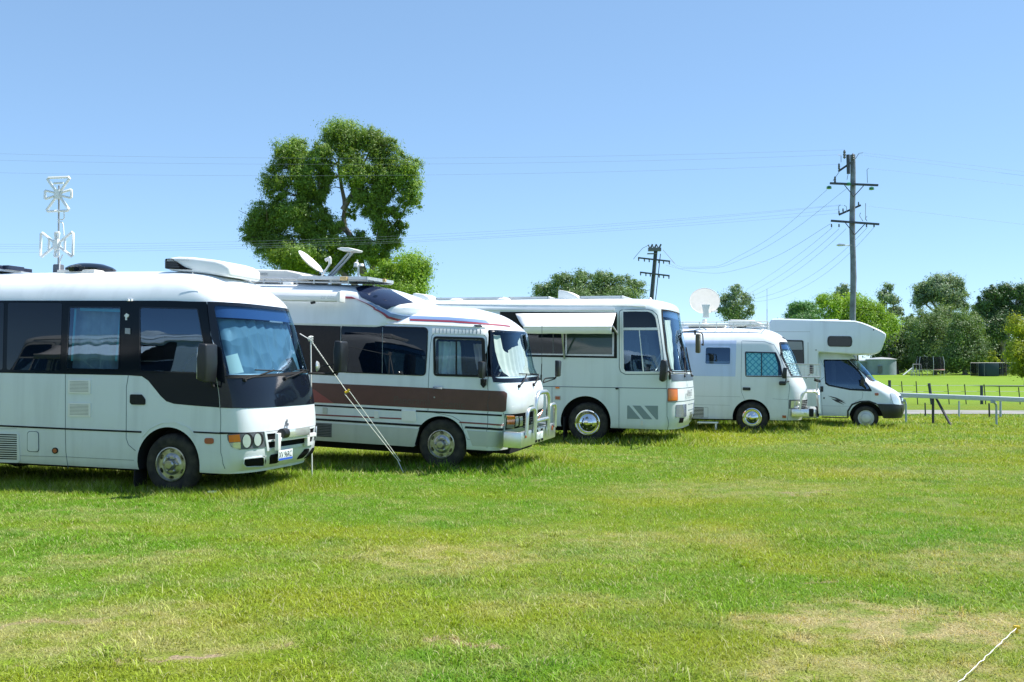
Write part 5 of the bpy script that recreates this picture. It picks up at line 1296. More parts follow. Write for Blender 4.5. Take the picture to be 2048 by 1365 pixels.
# ================================================================== 5: van based motorhome with overcab bed
def build_bus5():
    v = Vehicle('overcab_motorhome', 'white van based motorhome with overcab bed and black front bumper', 'motorhome', 9.83, 27.6, 16, 0, 0, dz=0)
    root = v.root; LW = 2.25; CO = .12
    def SP(px, py, y=0.0): p = v.plane(px, py, 1, y); return (p.x, p.z)
    # living box with overcab nose, extruded across the width; its roof edge is rounded
    prof = [SP(1709.6, 641.7), SP(1724.5, 645.5), SP(1738, 650.5), SP(1752, 657), SP(1764, 662.5), SP(1772.5, 668), SP(1772, 675), SP(1767, 690), SP(1762, 703), SP(1756, 707), SP(1749, 709), SP(1709, 709.5), SP(1637, 704.5), SP(1636, 836), SP(1540, 836)]
    xr = SP(1200, 700)[0]
    prof = prof + [(xr, prof[-1][1]), (xr, SP(1300, 647)[1]), SP(1470, 647), SP(1537, 647.5), SP(1543, 638), SP(1560, 637.5)]
    g = G(); g.prism(prof, 0, LW, lambda p, q_, t: Vector((p, t, q_)))
    o = g.obj('living_box', M['vanwhite'], root, ang=30, bevel=.05, seg=3)
    v.sh = Shell(LW, [(0, 30)], [(0, 0)], [(0, .5)], -8, 0, 4)    # flat reference plane for the box side
    sh = v.sh
    def side(name, pts, m, r=0, off=.004, base=-.004, parent=None, label=None, y=0.0):
        q = round_poly([SP(px, py, y) for px, py in pts], r); g = G(); g.prism(q, y - off, y - base, lambda p, q_, t: Vector((p, t, q_)))
        return g.obj(name, m, parent or root, 30, label=label)
    def sline(name, runs, m, off=.003, y=0.0):
        g = G()
        for pts, w in runs:
            L, Rr = [], []
            q = [Vector(SP(px, py, y)) for px, py in pts]
            for i in range(len(q)):
                t = (q[min(i + 1, len(q) - 1)] - q[max(i - 1, 0)]).normalized(); n = Vector((-t.y, t.x)) * w / 2
                L.append(q[i] + n); Rr.append(q[i] - n)
            for i in range(len(q) - 1): g.prism([L[i], L[i + 1], Rr[i + 1], Rr[i]], y - off, y + .004, lambda p, q_, t: Vector((p, t, q_)))
        return g.obj(name, m, root, 30)
    w = side('window', [(1656, 672.5), (1703, 673), (1704.5, 683), (1703, 694.3), (1656, 693.5), (1654.5, 683)], M['dplastic'], .10, .012)
    side('window_pane', [(1658.5, 674.5), (1700.5, 675), (1702, 683), (1700.5, 692.5), (1658.5, 691.8), (1657, 683)], mat('dark_pane', (.018, .014, .016), .12), .08, .018, parent=w)
    w = side('window', [(1565, 680), (1607, 681), (1608.5, 729), (1565, 731)], M['dplastic'], .06, .012)
    side('window_pane', [(1567, 683), (1604, 684), (1605.5, 700), (1567, 700)], mat('grey_blind', (.22, .24, .25), .4), .02, .018, parent=w)
    side('window_pane', [(1567, 701), (1605.5, 701), (1606, 728), (1567, 729)], M['tint'], .02, .018, parent=w)
    sline('panel_seam', [([(1616, 685), (1616, 735)], .012), ([(1300, 662), (1470, 663.5), (1620, 664)], .008)], M['greymetal'])
    side('side_stud', oval(1632, 700.5, 1.6, 1.6, 8), M['greymetal'], 0, .01); side('roof_stud', oval(1747, 660, 1.2, 1.6, 8), M['dplastic'], 0, .01)
    sline('roof_edge_trim', [([(1640, 643.5), (1710, 645), (1725, 649), (1752, 660.5), (1770, 670)], .012)], M['galv'])
    # cab: ring body with sloping nose
    zf = lambda py: v.plane(1760, py, 1, .2).z
    cab = Shell(1.98, [(.30, 1.16), (.42, 1.27), (.58, 1.31), (.80, 1.29), (.95, 1.24), (1.04, 1.14), (1.12, .98), (1.20, .78), (1.27, .58), (1.33, .44), (1.45, .30), (1.6, .12), (1.8, -.11), (1.95, -.25), (2.05, -.34), (2.15, -.42)],
                [(.30, .03), (.5, 0), (1.2, .02), (1.4, .05), (1.7, .12), (1.95, .20), (2.15, .26)],
                [(.30, .55), (.9, .6), (1.25, .62), (1.4, .55), (2.15, .50)], -1.5, .33, 2.15, n=2.5, zref=.8)
    v2 = v; v2.cut = []; v.sh = cab
    # the cab is inset from the box side
    cab.Px = cab.P
    def shifted(u, z): p = Shell.P(cab, u, z); p[..., 1] += CO; return p
    cab.P = shifted
    v.fit_front(cab, [(1800, 838), (1806, 822), (1807, 808), (1805, 796), (1799, 787), (1785, 778), (1768, 769), (1752, 762), (1744, 752), (1733, 739), (1716, 722), (1709, 716)])
    Cw = v.plane(1732, 836.5, 1, CO + .03)
    g = G(); g.lathe([(.445, 0), (.445, .45)], Matrix.Translation((Cw.x, -.1, Cw.z + .01)) @ Matrix.Rotation(-math.pi / 2, 4, 'X'), 40); v.cut.append((g.v, g.f))
    dw = [(1649, 722), (1694, 722.5), (1716, 745), (1740, 779), (1700, 777.5), (1658, 769.5), (1652, 764)]
    ws = [(1703, 722), (1720, 741), (1752, 763.5)]
    v.cutter(dw, .4, r=.04); v.cutter(ws, .6, (-1, 0, 0), r=.03, sym=True)
    v.finish_body('cab_body', cab, M['vanwhite'])
    v.patch('windscreen_surround', [(1699, 718.5), (1718, 740.5), (1748, 766)], M['dplastic'], off=.004, sym=True, holes=[v.poly(ws, .03, True)])
    v.patch('windscreen', ws, M['g_wind'], r=.03, off=.004, base=None, sym=True)
    v.patch('dash_cloth', [(1722, 745), (1750, 763)], M['foil_white'], off=-.12, base=None, sym=True)
    v.patch('door_window_band', [(1647, 719.5), (1697, 720), (1720, 744), (1745, 783.5), (1700, 781), (1657, 772.5), (1650, 768)], M['band'], r=.03, off=.004, holes=[v.poly(dw, .04)])
    v.patch('door_window', dw, M['g_side'], r=.04, off=.003, base=None)
    g = G(); c = v.plane(1680, 760, 1, .6); g.box((c.x, .65, 1.15), (.42, .5, .12)); g.box((c.x - .18, .65, 1.45), (.13, .48, .62)); g.box((c.x - .18, .65, 1.82), (.10, .26, .18)); g.obj('driver_seat', M['seat'], root, bevel=.03)
    g = G(); cs = v.plane(1703, 750, 1, .6); g.tube([cs + Matrix.Rotation(R(-62), 3, 'Y') @ Vector((math.cos(a) * .19, math.sin(a) * .19, 0)) for a in np.linspace(0, 2 * math.pi, 25)], .014, 6, cap=False); g.obj('steering_wheel', M['rubber'], root)
    v.lines('panel_seam', [([(1641.5, 720), (1641, 760), (1643, 800), (1646, 835)], .009), ([(1724, 783), (1724, 798)], .009), ([(1724, 798), (1712, 803), (1702, 815)], .008), ([(1643, 812), (1700, 813)], .006)], M['seam'], off=.003)
    v.patch('door_handle', [(1640.5, 773), (1646.5, 773), (1646.5, 784), (1640.5, 784)], M['dplastic'], r=.02, off=.02)
    v.patch('fuel_cap', oval(1648, 796.5, 1.7, 1.7, 10), M['dplastic'], off=.012)
    v.patches('swoosh_decal', [[(1657, 793), (1668, 795), (1683, 801.5), (1692, 808), (1678, 803), (1664, 799.5), (1674, 799)], [(1662, 797), (1675, 801), (1688, 810), (1672, 804)], [(1655, 791.5), (1672, 795.5), (1691, 804), (1670, 796.5)]], M['blackdecal'], off=.004)
    v.patch('side_repeater', [(1749, 786.5), (1757, 786.5), (1757, 791.5), (1750, 791.5)], M['rust'], r=.02, off=.016)
    v.patch('headlight', [(1779, 785.5), (1790, 788), (1797, 799), (1799, 810), (1787, 808.5), (1783, 798)], M['lens'], r=.03, off=.010)
    v.patch('grille', [(1797, 792), (1803, 808)], M['dplastic'], off=.008, sym=True)
    v.patch('front_badge', [(1802, 797), (1805, 796), (1805, 802), (1802, 803)], M['chrome'], off=.02, r=.02)
    v.patch('front_bumper', [(1753, 808), (1786, 809), (1800, 810.5), (1801, 838), (1767, 841), (1764, 826), (1757, 814)], M['dplastic'], off=.035, base=-.03)
    uu = [v.uv(*p) for p in [(1799, 810), (1800, 838)]]; v.patch('front_bumper_face', uu, M['dplastic'], off=.034, base=-.03, px=False, sym=True)
    v.patch('wheel_arch_trim', [(1694, 836), (1694, 822), (1703, 808), (1720, 802), (1738, 801.5), (1753, 807), (1753, 810), (1738, 804.5), (1721, 805), (1705, 811), (1697.5, 823), (1697.5, 836)], M['dplastic'], off=.008)
    v.lines('sill', [([(1643, 834.5), (1696, 836.5)], .03)], M['dplastic'], off=.01)
    c = v.plane(1724, 762, 1, -.08); g = G(); g.prism([(-.05, -.12), (.05, -.13), (.06, .10), (-.03, .12)], -.10, .10, lambda p, q_, t: c + Vector((p, t, q_))); mo = g.obj('side_mirror', M['dplastic'], root, bevel=.025, label='black mirror by the driver door')
    g = G(); g.tube([c + Vector((.02, .05, -.1)), v.plane(1731, 777, 1, .15)], .03); g.obj('mirror_arm', M['dplastic'], mo)
    v.sh = cab
    y0 = CO + .03
    wo = v.wheel(Cw.x, Cw.z, .335, .21, y=y0, style='cap', nuts=0, holes=0, label='front wheel')
    v.wheel(Cw.x, Cw.z, .335, .21, y=-CO + .03, style='cap', nuts=0, holes=0, far=True)
    v.wheel(Cw.x - 3.4, Cw.z, .335, .21, y=y0, style='cap', nuts=0, holes=0)
    v.wheel(Cw.x - 3.4, Cw.z, .335, .21, y=-CO + .03, style='cap', nuts=0, holes=0, far=True)
    g = G(); g.box((-1.4, 1.1, .38), (3.6, .8, .12)); g.obj('chassis', M['interior'], root)
    a = SP(1602, 640, .8); b = SP(1677, 640, .8); tz = prof[0][1]
    g = G(); g.box(((a[0] + b[0]) / 2, 1.1, tz + .05), (b[0] - a[0], .9, .05)); g.obj('solar_panel', M['plastic'], root, bevel=.015)
    c = SP(1690, 640, .8); g = G(); g.box((c[0], 1.1, tz + .02), (.32, .4, .07)); g.obj('roof_vent', M['plastic'], root, bevel=.02)
    return v
# ================================================================== ground, turf
# dry / bare areas of the field: (x, y, rx, ry, amount)
DRY = [(-2.6, 6.1, 1.1, .65, .6), (-1.7, 5.6, .5, .3, .6), (-.5, 8.5, 1.3, .8, .6), (2.45, 6.2, 1.15, .65, 1.0), (1.9, 5.2, .8, .45, .8), (2.9, 13.2, 2.2, 1.1, .45), (1.2, 9.4, 1.3, .8, .45),
       (-3.3, 8.3, 1.0, .5, .5), (3.9, 8.3, 1.3, .6, .6), (-4.6, 10.7, 1.2, .35, .35), (6.0, 15.5, 2.0, 1.2, .35), (.4, 6.9, .9, .5, .35), (7.5, 20, 4, 1.6, .3)]
BARE = [(-3.05, 5.45, .35, .16, 1.0), (-1.78, 5.55, .32, .07, .9), (-.10, 5.85, .22, .06, .8), (3.65, 12.7, .40, .08, .6), (-3.0, 6.2, .3, .1, .5), (2.15, 7.35, .2, .07, .6)]
LUSH = [(-4.0, 8.9, 1.8, .9, 1.0), (1.7, 7.2, 1.3, .9, .9), (-1.2, 11.5, 2.5, 1.6, .8), (3.7, 9.2, 1.6, .7, .9), (-.2, 5.3, .9, .4, .8), (2.6, 4.9, .7, .4, .9), (1.5, 14.9, 1.6, 1.0, .8), (-.5, 14.6, 3.6, 2.2, 1.0), (-4.5, 11.3, 3.2, 1.1, .9), (4.6, 19.0, 3.5, 1.8, .8), (2.3, 11.2, 1.6, .7, .6)]
def field(lst, x, y):
    o = np.zeros_like(x)
    for (cx, cy, rx, ry, a) in lst:
        d = np.hypot((x - cx) / rx, (y - cy) / ry); o = np.maximum(o, a * (1 - sstep(d, .45, 1.25)))
    return o
def turf_group():
    g = bpy.data.node_groups.new('turf_colour', 'ShaderNodeTree')
    g.interface.new_socket('Color', in_out='OUTPUT', socket_type='NodeSocketColor')
    g.interface.new_socket('Dry', in_out='OUTPUT', socket_type='NodeSocketFloat')
    out = g.nodes.new('NodeGroupOutput'); L = g.links.new
    def n(t, **k):
        a = g.nodes.new(t)
        for kk, vv in k.items(): setattr(a, kk, vv)
        return a
    geo = n('ShaderNodeNewGeometry')
    fl = n('ShaderNodeVectorMath', operation='MULTIPLY'); fl.inputs[1].default_value = (1, 1, 0); L(geo.outputs['Position'], fl.inputs[0])
    def noise(sc, det=5, ro=.55):
        a = n('ShaderNodeTexNoise'); a.inputs['Scale'].default_value = sc; a.inputs['Detail'].default_value = det; a.inputs['Roughness'].default_value = ro; L(fl.outputs[0], a.inputs['Vector']); return a
    warp = noise(1.6, 4); ws = n('ShaderNodeVectorMath', operation='SUBTRACT'); L(warp.outputs['Color'], ws.inputs[0]); ws.inputs[1].default_value = (.5, .5, .5)
    wm = n('ShaderNodeVectorMath', operation='MULTIPLY'); L(ws.outputs[0], wm.inputs[0]); wm.inputs[1].default_value = (2.6, 2.0, 0)
    pos = n('ShaderNodeVectorMath', operation='ADD'); L(fl.outputs[0], pos.inputs[0]); L(wm.outputs[0], pos.inputs[1])
    def blob(lst):
        last = None
        for (cx, cy, rx, ry, a) in lst:
            s1 = n('ShaderNodeVectorMath', operation='SUBTRACT'); L(pos.outputs[0], s1.inputs[0]); s1.inputs[1].default_value = (cx, cy, 0)
            s2 = n('ShaderNodeVectorMath', operation='MULTIPLY'); L(s1.outputs[0], s2.inputs[0]); s2.inputs[1].default_value = (1 / rx, 1 / ry, 0)
            s3 = n('ShaderNodeVectorMath', operation='LENGTH'); L(s2.outputs[0], s3.inputs[0])
            m = n('ShaderNodeMapRange', interpolation_type='SMOOTHSTEP'); L(s3.outputs['Value'], m.inputs[0]); m.inputs[1].default_value = .45; m.inputs[2].default_value = 1.25; m.inputs[3].default_value = a; m.inputs[4].default_value = 0
            if last is None: last = m
            else:
                mx = n('ShaderNodeMath', operation='MAXIMUM'); L(last.outputs[0], mx.inputs[0]); L(m.outputs[0], mx.inputs[1]); last = mx
        return last
    def mr(src, a, b, c=0, d=1):
        m = n('ShaderNodeMapRange', interpolation_type='SMOOTHSTEP'); L(src, m.inputs[0]); m.inputs[1].default_value = a; m.inputs[2].default_value = b; m.inputs[3].default_value = c; m.inputs[4].default_value = d; return m
    def mixc(f, a, b):
        m = n('ShaderNodeMix', data_type='RGBA'); L(f, m.inputs[0])
        for i, c in ((6, a), (7, b)):
            if isinstance(c, tuple): m.inputs[i].default_value = (*c, 1)
            else: L(c, m.inputs[i])
        return m
    def ma(op, a, b):
        m = n('ShaderNodeMath', operation=op)
        for i, c in ((0, a), (1, b)):
            if isinstance(c, (int, float)): m.inputs[i].default_value = c
            else: L(c, m.inputs[i])
        return m
    n1 = noise(.33, 6, .6); n2 = noise(2.3, 5, .6); n3 = noise(.9, 5, .6); n4 = noise(3.4, 7, .68)
    c = mixc(mr(n1.outputs[0], .35, .68).outputs[0], (.248, .302, .026), (.130, .268, .018))
    c = mixc(mr(n3.outputs[0], .48, .75, 0, .6).outputs[0], c.outputs[2], (.090, .205, .045))
    c = mixc(ma('MULTIPLY', blob(LUSH).outputs[0], .75).outputs[0], c.outputs[2], (.105, .250, .014))
    dn = ma('MULTIPLY', mr(n2.outputs[0], .42, .72).outputs[0], mr(n1.outputs[0], .40, .62).outputs[0])
    dry = ma('MAXIMUM', ma('MULTIPLY', blob(DRY).outputs[0], mr(n4.outputs[0], .36, .60, .12, .95).outputs[0]).outputs[0], ma('MULTIPLY', dn.outputs[0], .45).outputs[0])
    c = mixc(dry.outputs[0], c.outputs[2], (.47, .40, .20))
    c = mixc(blob(BARE).outputs[0], c.outputs[2], (.44, .33, .23))
    L(c.outputs[2], out.inputs[0]); L(dry.outputs[0], out.inputs[1])
    return g
TURF = turf_group()
def leafy(name, build_col, trans=.35, rough=.6, spec=.35):
    m = bpy.data.materials.new(name); m.use_nodes = True; t = m.node_tree; t.nodes.clear()
    out = N(t, 'ShaderNodeOutputMaterial'); col = build_col(t)
    p = N(t, 'ShaderNodeBsdfPrincipled'); p.inputs['Roughness'].default_value = rough; p.inputs['Specular IOR Level'].default_value = spec
    tr = N(t, 'ShaderNodeBsdfTranslucent'); mx = N(t, 'ShaderNodeMixShader'); mx.inputs[0].default_value = trans
    t.links.new(col, p.inputs['Base Color'])
    gm = N(t, 'ShaderNodeMix', data_type='RGBA', blend_type='MULTIPLY'); gm.inputs[0].default_value = 1; t.links.new(col, gm.inputs[6]); gm.inputs[7].default_value = (1.5, 1.35, .6, 1)
    t.links.new(gm.outputs[2], tr.inputs[0])
    t.links.new(p.outputs[0], mx.inputs[1]); t.links.new(tr.outputs[0], mx.inputs[2]); t.links.new(mx.outputs[0], out.inputs[0])
    return m
def blade_col(t):
    g = N(t, 'ShaderNodeGroup'); g.node_tree = TURF
    geo = N(t, 'ShaderNodeNewGeometry')
    a = N(t, 'ShaderNodeMapRange'); a.inputs[3].default_value = .62; a.inputs[4].default_value = 1.5; t.links.new(geo.outputs['Random Per Island'], a.inputs[0])
    v = N(t, 'ShaderNodeVectorMath', operation='SCALE'); t.links.new(g.outputs[0], v.inputs[0]); t.links.new(a.outputs[0], v.inputs['Scale'])
    w = N(t, 'ShaderNodeTexWhiteNoise', noise_dimensions='1D'); t.links.new(geo.outputs['Random Per Island'], w.inputs['W'])
    s = N(t, 'ShaderNodeMath', operation='GREATER_THAN'); s.inputs[1].default_value = .86; t.links.new(w.outputs['Value'], s.inputs[0])
    s2 = N(t, 'ShaderNodeMath', operation='MULTIPLY'); s2.inputs[1].default_value = .75; t.links.new(s.outputs[0], s2.inputs[0])
    m = N(t, 'ShaderNodeMix', data_type='RGBA'); t.links.new(s2.outputs[0], m.inputs[0]); t.links.new(v.outputs[0], m.inputs[6]); m.inputs[7].default_value = (.47, .45, .24, 1)
    return m.outputs[2]

VEH_LINES = [((-4.32, 12.6), 16, -5.5, 1.1), ((-1.075, 15.3), 17, -5.5, 1.1), ((1.60, 21.0), 19, -6, 1.9), ((5.86, 24.3), 16, -5.5, 1.3), ((9.83, 27.6), 16, -5, 1.1)]
def near_vehicle(x, y):
    """0..1, one right beside a parked vehicle, where the mower cannot reach"""
    o = np.zeros_like(x)
    for (c, a, x0, x1) in VEH_LINES:
        f = np.array([math.cos(R(a)), -math.sin(R(a))]); l = np.array([math.sin(R(a)), math.cos(R(a))])
        u = (x - c[0]) * f[0] + (y - c[1]) * f[1]; v = (x - c[0]) * l[0] + (y - c[1]) * l[1]
        du = np.maximum(np.maximum(x0 - u, u - x1), 0); dv = np.maximum(np.maximum(-v, v - 2.0), 0)
        o = np.maximum(o, 1 - sstep(np.hypot(du, dv), .05, .75))
    return o
def vnoise(x, y, s, seed=0):
    """cheap smooth noise 0..1"""
    r = np.random.default_rng(seed); T = r.random((64, 64))
    X = x * s; Y = y * s; i = np.floor(X).astype(int); j = np.floor(Y).astype(int); fx = X - i; fy = Y - j
    fx = fx * fx * (3 - 2 * fx); fy = fy * fy * (3 - 2 * fy)
    g = lambda a, b: T[a % 64, b % 64]
    return (g(i, j) * (1 - fx) + g(i + 1, j) * fx) * (1 - fy) + (g(i, j + 1) * (1 - fx) + g(i + 1, j + 1) * fx) * fy

def build_ground():
    ys = np.concatenate([np.linspace(-40, 2, 12), np.linspace(3, 60, 115), np.geomspace(62, 4000, 50)])
    xs = np.concatenate([-np.geomspace(45, 4000, 24)[::-1], np.linspace(-42, 42, 85), np.geomspace(45, 4000, 24)])
    X, Y = np.meshgrid(xs, ys); Z = gz(X, Y)
    V = np.stack([X, Y, Z], -1).reshape(-1, 3); n, k = len(ys), len(xs)
    F = [(i * k + j, i * k + j + 1, (i + 1) * k + j + 1, (i + 1) * k + j) for i in range(n - 1) for j in range(k - 1)]
    m, t, b = node_mat('turf_soil'); b.inputs['Roughness'].default_value = .95; b.inputs['Specular IOR Level'].default_value = .1
    g = N(t, 'ShaderNodeGroup'); g.node_tree = TURF
    tc = N(t, 'ShaderNodeNewGeometry'); nz = N(t, 'ShaderNodeTexNoise'); nz.inputs['Scale'].default_value = 60; nz.inputs['Detail'].default_value = 4; t.links.new(tc.outputs['Position'], nz.inputs['Vector'])
    mr = N(t, 'ShaderNodeMapRange'); mr.inputs[1].default_value = .3; mr.inputs[2].default_value = .7; mr.inputs[3].default_value = .30; mr.inputs[4].default_value = .85; t.links.new(nz.outputs[0], mr.inputs[0])
    v = N(t, 'ShaderNodeVectorMath', operation='SCALE'); t.links.new(g.outputs[0], v.inputs[0]); t.links.new(mr.outputs[0], v.inputs['Scale'])
    # far paddock is fresher and more even
    sx = N(t, 'ShaderNodeSeparateXYZ'); t.links.new(tc.outputs['Position'], sx.inputs[0])
    f = N(t, 'ShaderNodeMapRange'); f.inputs[1].default_value = 44; f.inputs[2].default_value = 60; t.links.new(sx.outputs[1], f.inputs[0])
    n2 = N(t, 'ShaderNodeTexNoise'); n2.inputs['Scale'].default_value = .10; n2.inputs['Detail'].default_value = 8; t.links.new(tc.outputs['Position'], n2.inputs['Vector'])
    m2 = N(t, 'ShaderNodeMix', data_type='RGBA'); t.links.new(n2.outputs[0], m2.inputs[0]); m2.inputs[6].default_value = (.10, .20, .018, 1); m2.inputs[7].default_value = (.19, .27, .03, 1)
    mx = N(t, 'ShaderNodeMix', data_type='RGBA'); t.links.new(f.outputs[0], mx.inputs[0]); t.links.new(v.outputs[0], mx.inputs[6]); t.links.new(m2.outputs[2], mx.inputs[7])
    t.links.new(mx.outputs[2], b.inputs['Base Color'])
    bp = N(t, 'ShaderNodeBump'); bp.inputs['Strength'].default_value = .6; bp.inputs['Distance'].default_value = .03; t.links.new(nz.outputs[0], bp.inputs['Height']); t.links.new(bp.outputs[0], b.inputs['Normal'])
    o = link('ground', mesh_data('ground', V, F), m); tag(o, 'wide grassy field with dry patches', None, kind='structure')
    # gravel track beyond the rail
    tx = np.linspace(4, 90, 60); rows = []
    for x in tx:
        for w in np.linspace(0, 1, 5):
            y = 39.2 + w * 4.0 + .35 * math.sin(x * .2) * (w - .5) - .02 * (x - 15); rows.append((x, y, float(gz(x, y)) + .02))
    F = [(i * 5 + j, (i + 1) * 5 + j, (i + 1) * 5 + j + 1, i * 5 + j + 1) for i in range(len(tx) - 1) for j in range(4)]
    o = link('gravel_track', mesh_data('gravel_track', rows, F), mat('track_gravel', (.25, .24, .24), .95, dirt=(.17, .18, .14), vscale=.8, bump=.4, bscale=8)); tag(o, 'grey gravel track beyond the rail', None, kind='structure')

def build_grass():
    r = rng; Vs = []; Fs = []; nv = 0
    def zone(y0, y1, dens, h0, wd, seg, marg=1.2):
        nonlocal nv
        A = (y1 - y0) * 2 * (.53 * (y0 + y1) / 2 + marg); n = int(A * dens)
        y = np.sqrt(r.random(n) * ((y1 + 2) ** 2 - (y0 + 2) ** 2) + (y0 + 2) ** 2) - 2; x = (r.random(n) * 2 - 1) * (.53 * y + marg)
        dry = field(DRY, x, y); bare = field(BARE, x, y); nvh = near_vehicle(x, y)
        cl = vnoise(x, y, 3.1, 3) * .6 + vnoise(x, y, 9.0, 4) * .4
        keep = r.random(n) > (.20 * dry + .93 * bare + .35 * (1 - cl)) ; x, y, dry, nvh, cl = x[keep], y[keep], dry[keep], nvh[keep], cl[keep]; n = len(x)
        big = vnoise(x, y, .55, 8); tuft = sstep(vnoise(x, y, 1.7, 9) * .6 + vnoise(x, y, 5.3, 10) * .4, .66, .85)
        h = h0 * (.45 + .9 * r.random(n)) * (.65 + .5 * cl + .35 * big + .55 * tuft) * (1 - .35 * dry) * (1 + 2.7 * nvh)
        h = h + np.where(r.random(n) < .005 * (1 + 6 * nvh), .07 * r.random(n) + .02, 0)
        w = wd * (.6 + .8 * r.random(n)); a = r.random(n) * 2 * np.pi; lean = h * (.5 + 1.5 * r.random(n)); la = a + np.pi / 2 + (r.random(n) - .5) * 1.2
        z = gz(x, y) - .004
        ca, sa = np.cos(a) * w / 2, np.sin(a) * w / 2; lx, ly = np.cos(la) * lean, np.sin(la) * lean
        B = np.stack([x, y, z], -1); W = np.stack([ca, sa, 0 * ca], -1)
        if seg == 2:
            Md = B + np.stack([lx * .35, ly * .35, h * .62], -1); T = B + np.stack([lx, ly, h], -1)
            v = np.stack([B - W, B + W, Md + W * .8, Md - W * .8, T], 1).reshape(-1, 3); i = np.arange(n) * 5 + nv
            Fs.append(np.concatenate([np.stack([i, i + 1, i + 2], -1), np.stack([i, i + 2, i + 3], -1), np.stack([i + 3, i + 2, i + 4], -1)]))
            nv += n * 5
        else:
            T = B + np.stack([lx * .8, ly * .8, h], -1); v = np.stack([B - W, B + W, T], 1).reshape(-1, 3); i = np.arange(n) * 3 + nv
            Fs.append(np.stack([i, i + 1, i + 2], -1)); nv += n * 3
        Vs.append(v)
    def weed(px, py, n, spread, hh, ww):
        nonlocal nv
        c = ground_at(px, py); a = r.random(n) * 2 * np.pi; d = spread * np.sqrt(r.random(n)); x = c.x + d * np.cos(a); y = c.y + d * np.sin(a); z = gz(x, y)
        h = hh * (.5 + .7 * r.random(n)); L = h * (.6 + 1.4 * r.random(n)); la = a + (r.random(n) - .5) * 1.6; w = ww * (.6 + .8 * r.random(n))
        B = np.stack([x, y, z], -1); W = np.stack([-np.sin(la) * w / 2, np.cos(la) * w / 2, 0 * w], -1); D = np.stack([np.cos(la) * L, np.sin(la) * L, 0 * L], -1); U = np.stack([0 * h, 0 * h, h], -1)
        p1 = B + D * .25 + U * .75; p2 = B + D * .65 + U; T = B + D * 1.05 + U * .75
        v = np.stack([B - W * .7, B + W * .7, p1 + W, p1 - W, p2 + W * .8, p2 - W * .8, T], 1).reshape(-1, 3); i = np.arange(n) * 7 + nv
        Fs.append(np.concatenate([np.stack(q, -1) for q in ((i, i + 1, i + 2), (i, i + 2, i + 3), (i + 3, i + 2, i + 4), (i + 3, i + 4, i + 5), (i + 5, i + 4, i + 6))])); nv += n * 7; Vs.append(v)
    for px, py, n, sp in ((1160, 1290, 60, .14), (1080, 1345, 130, .22), (930, 1315, 90, .18), (860, 1200, 50, .14), (300, 1300, 90, .25), (215, 1320, 70, .2), (620, 1340, 60, .16), (1590, 1275, 40, .08), (1290, 1320, 40, .12), (700, 1120, 60, .2), (960, 1070, 60, .2), (1780, 1290, 30, .08), (480, 1240, 50, .18), (1450, 1230, 50, .2), (120, 1090, 70, .3), (1960, 1000, 90, .5), (1880, 1140, 50, .3)):
        weed(px, py, n, sp, .042, .006)
    for _ in range(110):
        y_ = 5 + 10 * r.random() ** 1.3; x_ = (r.random() * 2 - 1) * .5 * y_; px_, py_ = proj(np.array([x_, y_, 0.0])); weed(float(px_), float(py_), int(14 + 20 * r.random()), .06 + .08 * r.random(), 0.026 + .018 * r.random(), .0052 * (1 + (y_ - 5) * .1))
    zone(4.2, 6.5, 9000, .021, .0042, 2, 2.6); zone(6.5, 9.5, 5600, .022, .0056, 2, 2.6); zone(9.5, 14, 3000, .024, .0085, 1, 2.8); zone(14, 20, 1500, .030, .013, 1, 3); zone(20, 30, 600, .040, .022, 1, 3.5); zone(30, 39, 200, .055, .035, 1, 4)
    V = np.concatenate(Vs); F = np.concatenate(Fs)
    me = bpy.data.meshes.new('grass'); me.vertices.add(len(V)); me.vertices.foreach_set('co', V.astype(np.float32).ravel())
    me.loops.add(len(F) * 3); me.loops.foreach_set('vertex_index', F.astype(np.int32).ravel())
    me.polygons.add(len(F)); me.polygons.foreach_set('loop_start', np.arange(0, len(F) * 3, 3, dtype=np.int32)); me.update()
    o = bpy.data.objects.new('grass', me); COL.objects.link(o); me.materials.append(leafy('grass_blade', blade_col, .30, .6, .12))
    tag(o, 'short mown grass with dry tufts covering the field', 'grass', kind='stuff')
    print('grass tris', len(F))

# ================================================================== trees
def leaf_mat(name, c1, c2, c3, trans=.3):
    def bc(t):
        geo = N(t, 'ShaderNodeNewGeometry'); rp = N(t, 'ShaderNodeValToRGB')
        t.links.new(geo.outputs['Random Per Island'], rp.inputs[0]); e = rp.color_ramp.elements
        e[0].color = (*c1, 1); e[1].color = (*c3, 1); e[1].position = 1; q = e.new(.55); q.color = (*c2, 1)
        tc = N(t, 'ShaderNodeTexCoord'); nz = N(t, 'ShaderNodeTexNoise'); nz.inputs['Scale'].default_value = .45; nz.inputs['Detail'].default_value = 3; t.links.new(tc.outputs['Object'], nz.inputs['Vector'])
        mr = N(t, 'ShaderNodeMapRange'); mr.inputs[1].default_value = .3; mr.inputs[2].default_value = .7; mr.inputs[3].default_value = .7; mr.inputs[4].default_value = 1.35; t.links.new(nz.outputs[0], mr.inputs[0])
        v = N(t, 'ShaderNodeVectorMath', operation='SCALE'); t.links.new(rp.outputs[0], v.inputs[0]); t.links.new(mr.outputs[0], v.inputs['Scale'])
        return v.outputs[0]
    return leafy(name, bc, trans, .5)
